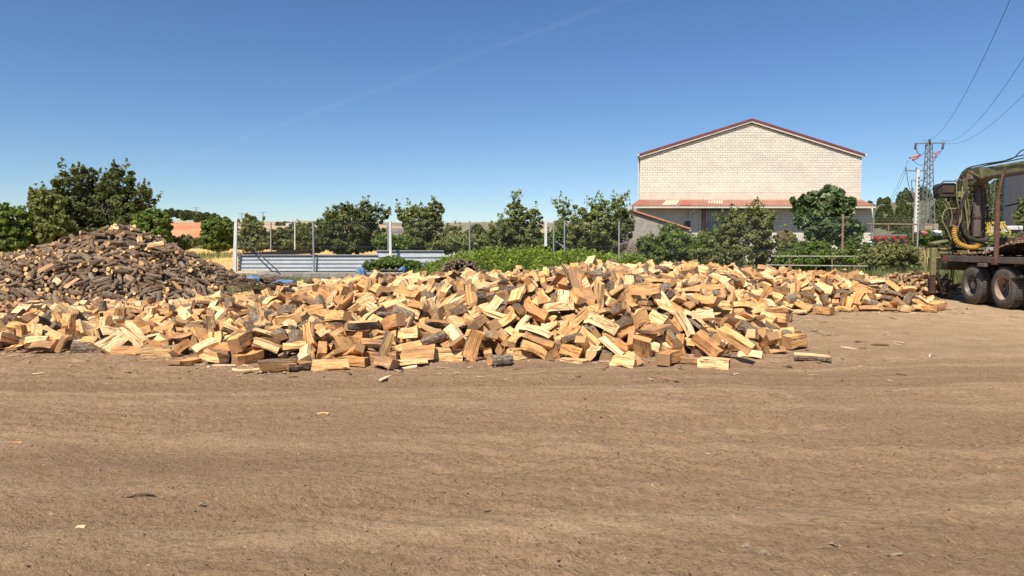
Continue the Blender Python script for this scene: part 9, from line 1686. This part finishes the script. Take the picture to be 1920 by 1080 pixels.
# wood heap under and behind the truck
rs = random.Random(66); pts = []
for k in range(230):
    x = max(12.5, rs.gauss(13.3, .5)); y = rs.uniform(21.6, 23.6); h = max(0, .75-abs(x-13.2)*.42)*rs.random()
    pts.append((rs.randrange(len(PV)), Vector((x, y, .06+h)), Quaternion((rs.gauss(0, 1), rs.gauss(0, 1)*.3, rs.gauss(0, 1)*.3, rs.gauss(0, 1))).normalized()))
t = thing('offcut_heap', 'heap of rough brown offcuts behind the truck wheels', 'wood heap', (13, 22.5, 0))
aV = []; aF = []; aM = []; aL = []; aT = []; base = 0
for (v, p, q) in pts:
    k, Rr, L, V, F, Mi = PV[v]; Vn = np.array(V)*np.array([.75, 1.3, .8]); aV.append(Vn@np.array(q.to_matrix()).T+np.array(p)-np.array(t.location)); aL.append(Vn); aT += [rs.random()]*len(V); aF += [tuple(base+j for j in f) for f in F]; aM += Mi; base += len(V)
me = bpy.data.meshes.new('offcut'); me.from_pydata(np.concatenate(aV).tolist(), [], aF)
for m in (M['oldend'], M['stickbark'], M['end']): me.materials.append(m)
me.polygons.foreach_set('material_index', [0 if (m == 1 and j % 3 == 0) else m for j, m in enumerate(aM)]); set_loc(me, np.concatenate(aL), aT); me.update()
o = link('offcut', me, t); o['kind'] = 'stuff'

# chips, splinters and pebbles strewn over the yard
rc = np.random.default_rng(77)
def edge_fn(x, y):
    d = np.array([poly_dist(a, c, HEAP_P) for a, c in zip(x, y)]); return np.where(d < .3, np.exp(-np.abs(d)*1.5), 0)
p = scatter(rc, 24000, -12, 12, 8.2, 18.5, edge_fn); p[:, 2] += .004
tag(chips('bark_flakes', p[::4], .045, 88, None, (.6, .3), .8, .14, 2.6), kind='stuff')
tag(chips('wood_splinters', p, .026, 78, None, (.75, .22), .93, .12, 2.8), kind='stuff')
p = scatter(rc, 5200, -9, 13, 1.5, 18.5, lambda x, y: .55*(vnoise(x*.6, y*1.1, 79) > .35)); p[:, 2] += .002
tag(chips('ground_litter', p, .0085, 80, None, (.45, .35), .95, .15, 2.4), kind='stuff')
p = scatter(rc, 2600, -6, 7, 1.2, 9, lambda x, y: .8); p[:, 2] += .001
tag(chips('gravel_bits', p, .006, 81, None, (.25, .18), .5, .7, 1.2), kind='stuff')
def gp(px, py):        # ground point under a photo pixel
    D = 5.0
    for k in range(12): D = D*(CAM_H-Gs(*at(px, py, D)[:2]))/(CAM_H-at(px, py, D)[2])
    return Vector((at(px, py, D)[0], D, Gs(at(px, py, D)[0], D)))
def litter_piece(name, px, py, L, w, h, yaw, mat, lab, cat, kind='block'):
    r = random.Random(px*7+py); q = gp(px, py); V, F, Mi = log_variant(kind, w/2/.62, L, r, 3)
    V = [(a, b_, c*h/w) for a, b_, c in V]; me = bpy.data.meshes.new(name); me.from_pydata(V, [], F); me.materials.append(mat); set_loc(me, np.array(V)); me.update()
    o = link(name, me); o.location = (q.x, q.y, q.z+h*.3); o.rotation_euler = (0, 0, R(yaw)); o['tone'] = r.random(); tag(o, lab, cat)
    return o
hx_ = rc.uniform(-11, 11, 16000); hy_ = rc.uniform(9.5, 21, 16000); hh_ = np.array([heap_h(a, c) for a, c in zip(hx_, hy_)]); k_ = hh_ > .03
tag(chips('heap_splinters', np.stack([hx_[k_], hy_[k_], hh_[k_]-.02], 1), .045, 89, None, (.45, .3), .5, .3, 2.2), kind='stuff')
M['stone'] = simple('brown_stone', (.30, .235, .17), .95, var=.25, scale=20, bump=.5)
litter_piece('stick', 262, 931, .15, .009, .008, 25, M['stickbark'], 'thin dark stick lying alone in the left foreground', 'stick', 'round')
litter_piece('wood_chip', 218, 881, .035, .014, .008, 35, M['split'], 'small pale chip in the left foreground', 'wood chip')
litter_piece('wood_chip', 378, 950, .04, .018, .012, 10, M['stone'], 'brown bark chip right of the thin stick in the left foreground', 'wood chip')
litter_piece('wood_chip', 150, 989, .05, .024, .006, 0, M['split'], 'flat tan chip low in the left foreground', 'wood chip')
litter_piece('clod', 1400, 1025, .045, .028, .014, -20, M['stone'], 'left one of two dry clods in the right foreground', 'clod')
litter_piece('clod', 1432, 1031, .07, .04, .012, -10, M['stone'], 'right one of two dry clods in the right foreground', 'clod')
litter_piece('bark_chip', 1561, 1021, .035, .018, .008, -35, M['stickbark'], 'curled dark bark chip alone in the right foreground', 'bark chip')
litter_piece('wood_chip', 1670, 1034, .10, .014, .006, -10, M['stone'], 'long tan splinter near the bottom right', 'wood chip')
litter_piece('wood_chip', 606, 776, .10, .03, .012, 5, M['split'], 'pale flat chip in the middle of the yard', 'wood chip')
litter_piece('wood_chip', 28, 831, .11, .016, .01, 2, M['split'], 'narrow pale splinter at the left edge of the yard', 'wood chip')
litter_piece('bark_piece', 1329, 688, .17, .07, .03, 25, M['bark'], 'loose bark piece on the ground in front of the right tip of the heap', 'bark piece')
litter_piece('bark_piece', 1650, 648, .26, .03, .02, -15, M['stickbark'], 'thin dark stick on the pale dirt between heap and camera right', 'stick', 'round')
litter_piece('bark_piece', 70, 694, .25, .05, .02, 15, M['stickbark'], 'dark bark strip on the ground below the left end of the heap', 'bark piece')
litter_piece('stone', 322, 662, .24, .16, .13, 15, M['stone'], 'rounded pinkish stone at the foot of the heap on the left', 'stone', 'third')
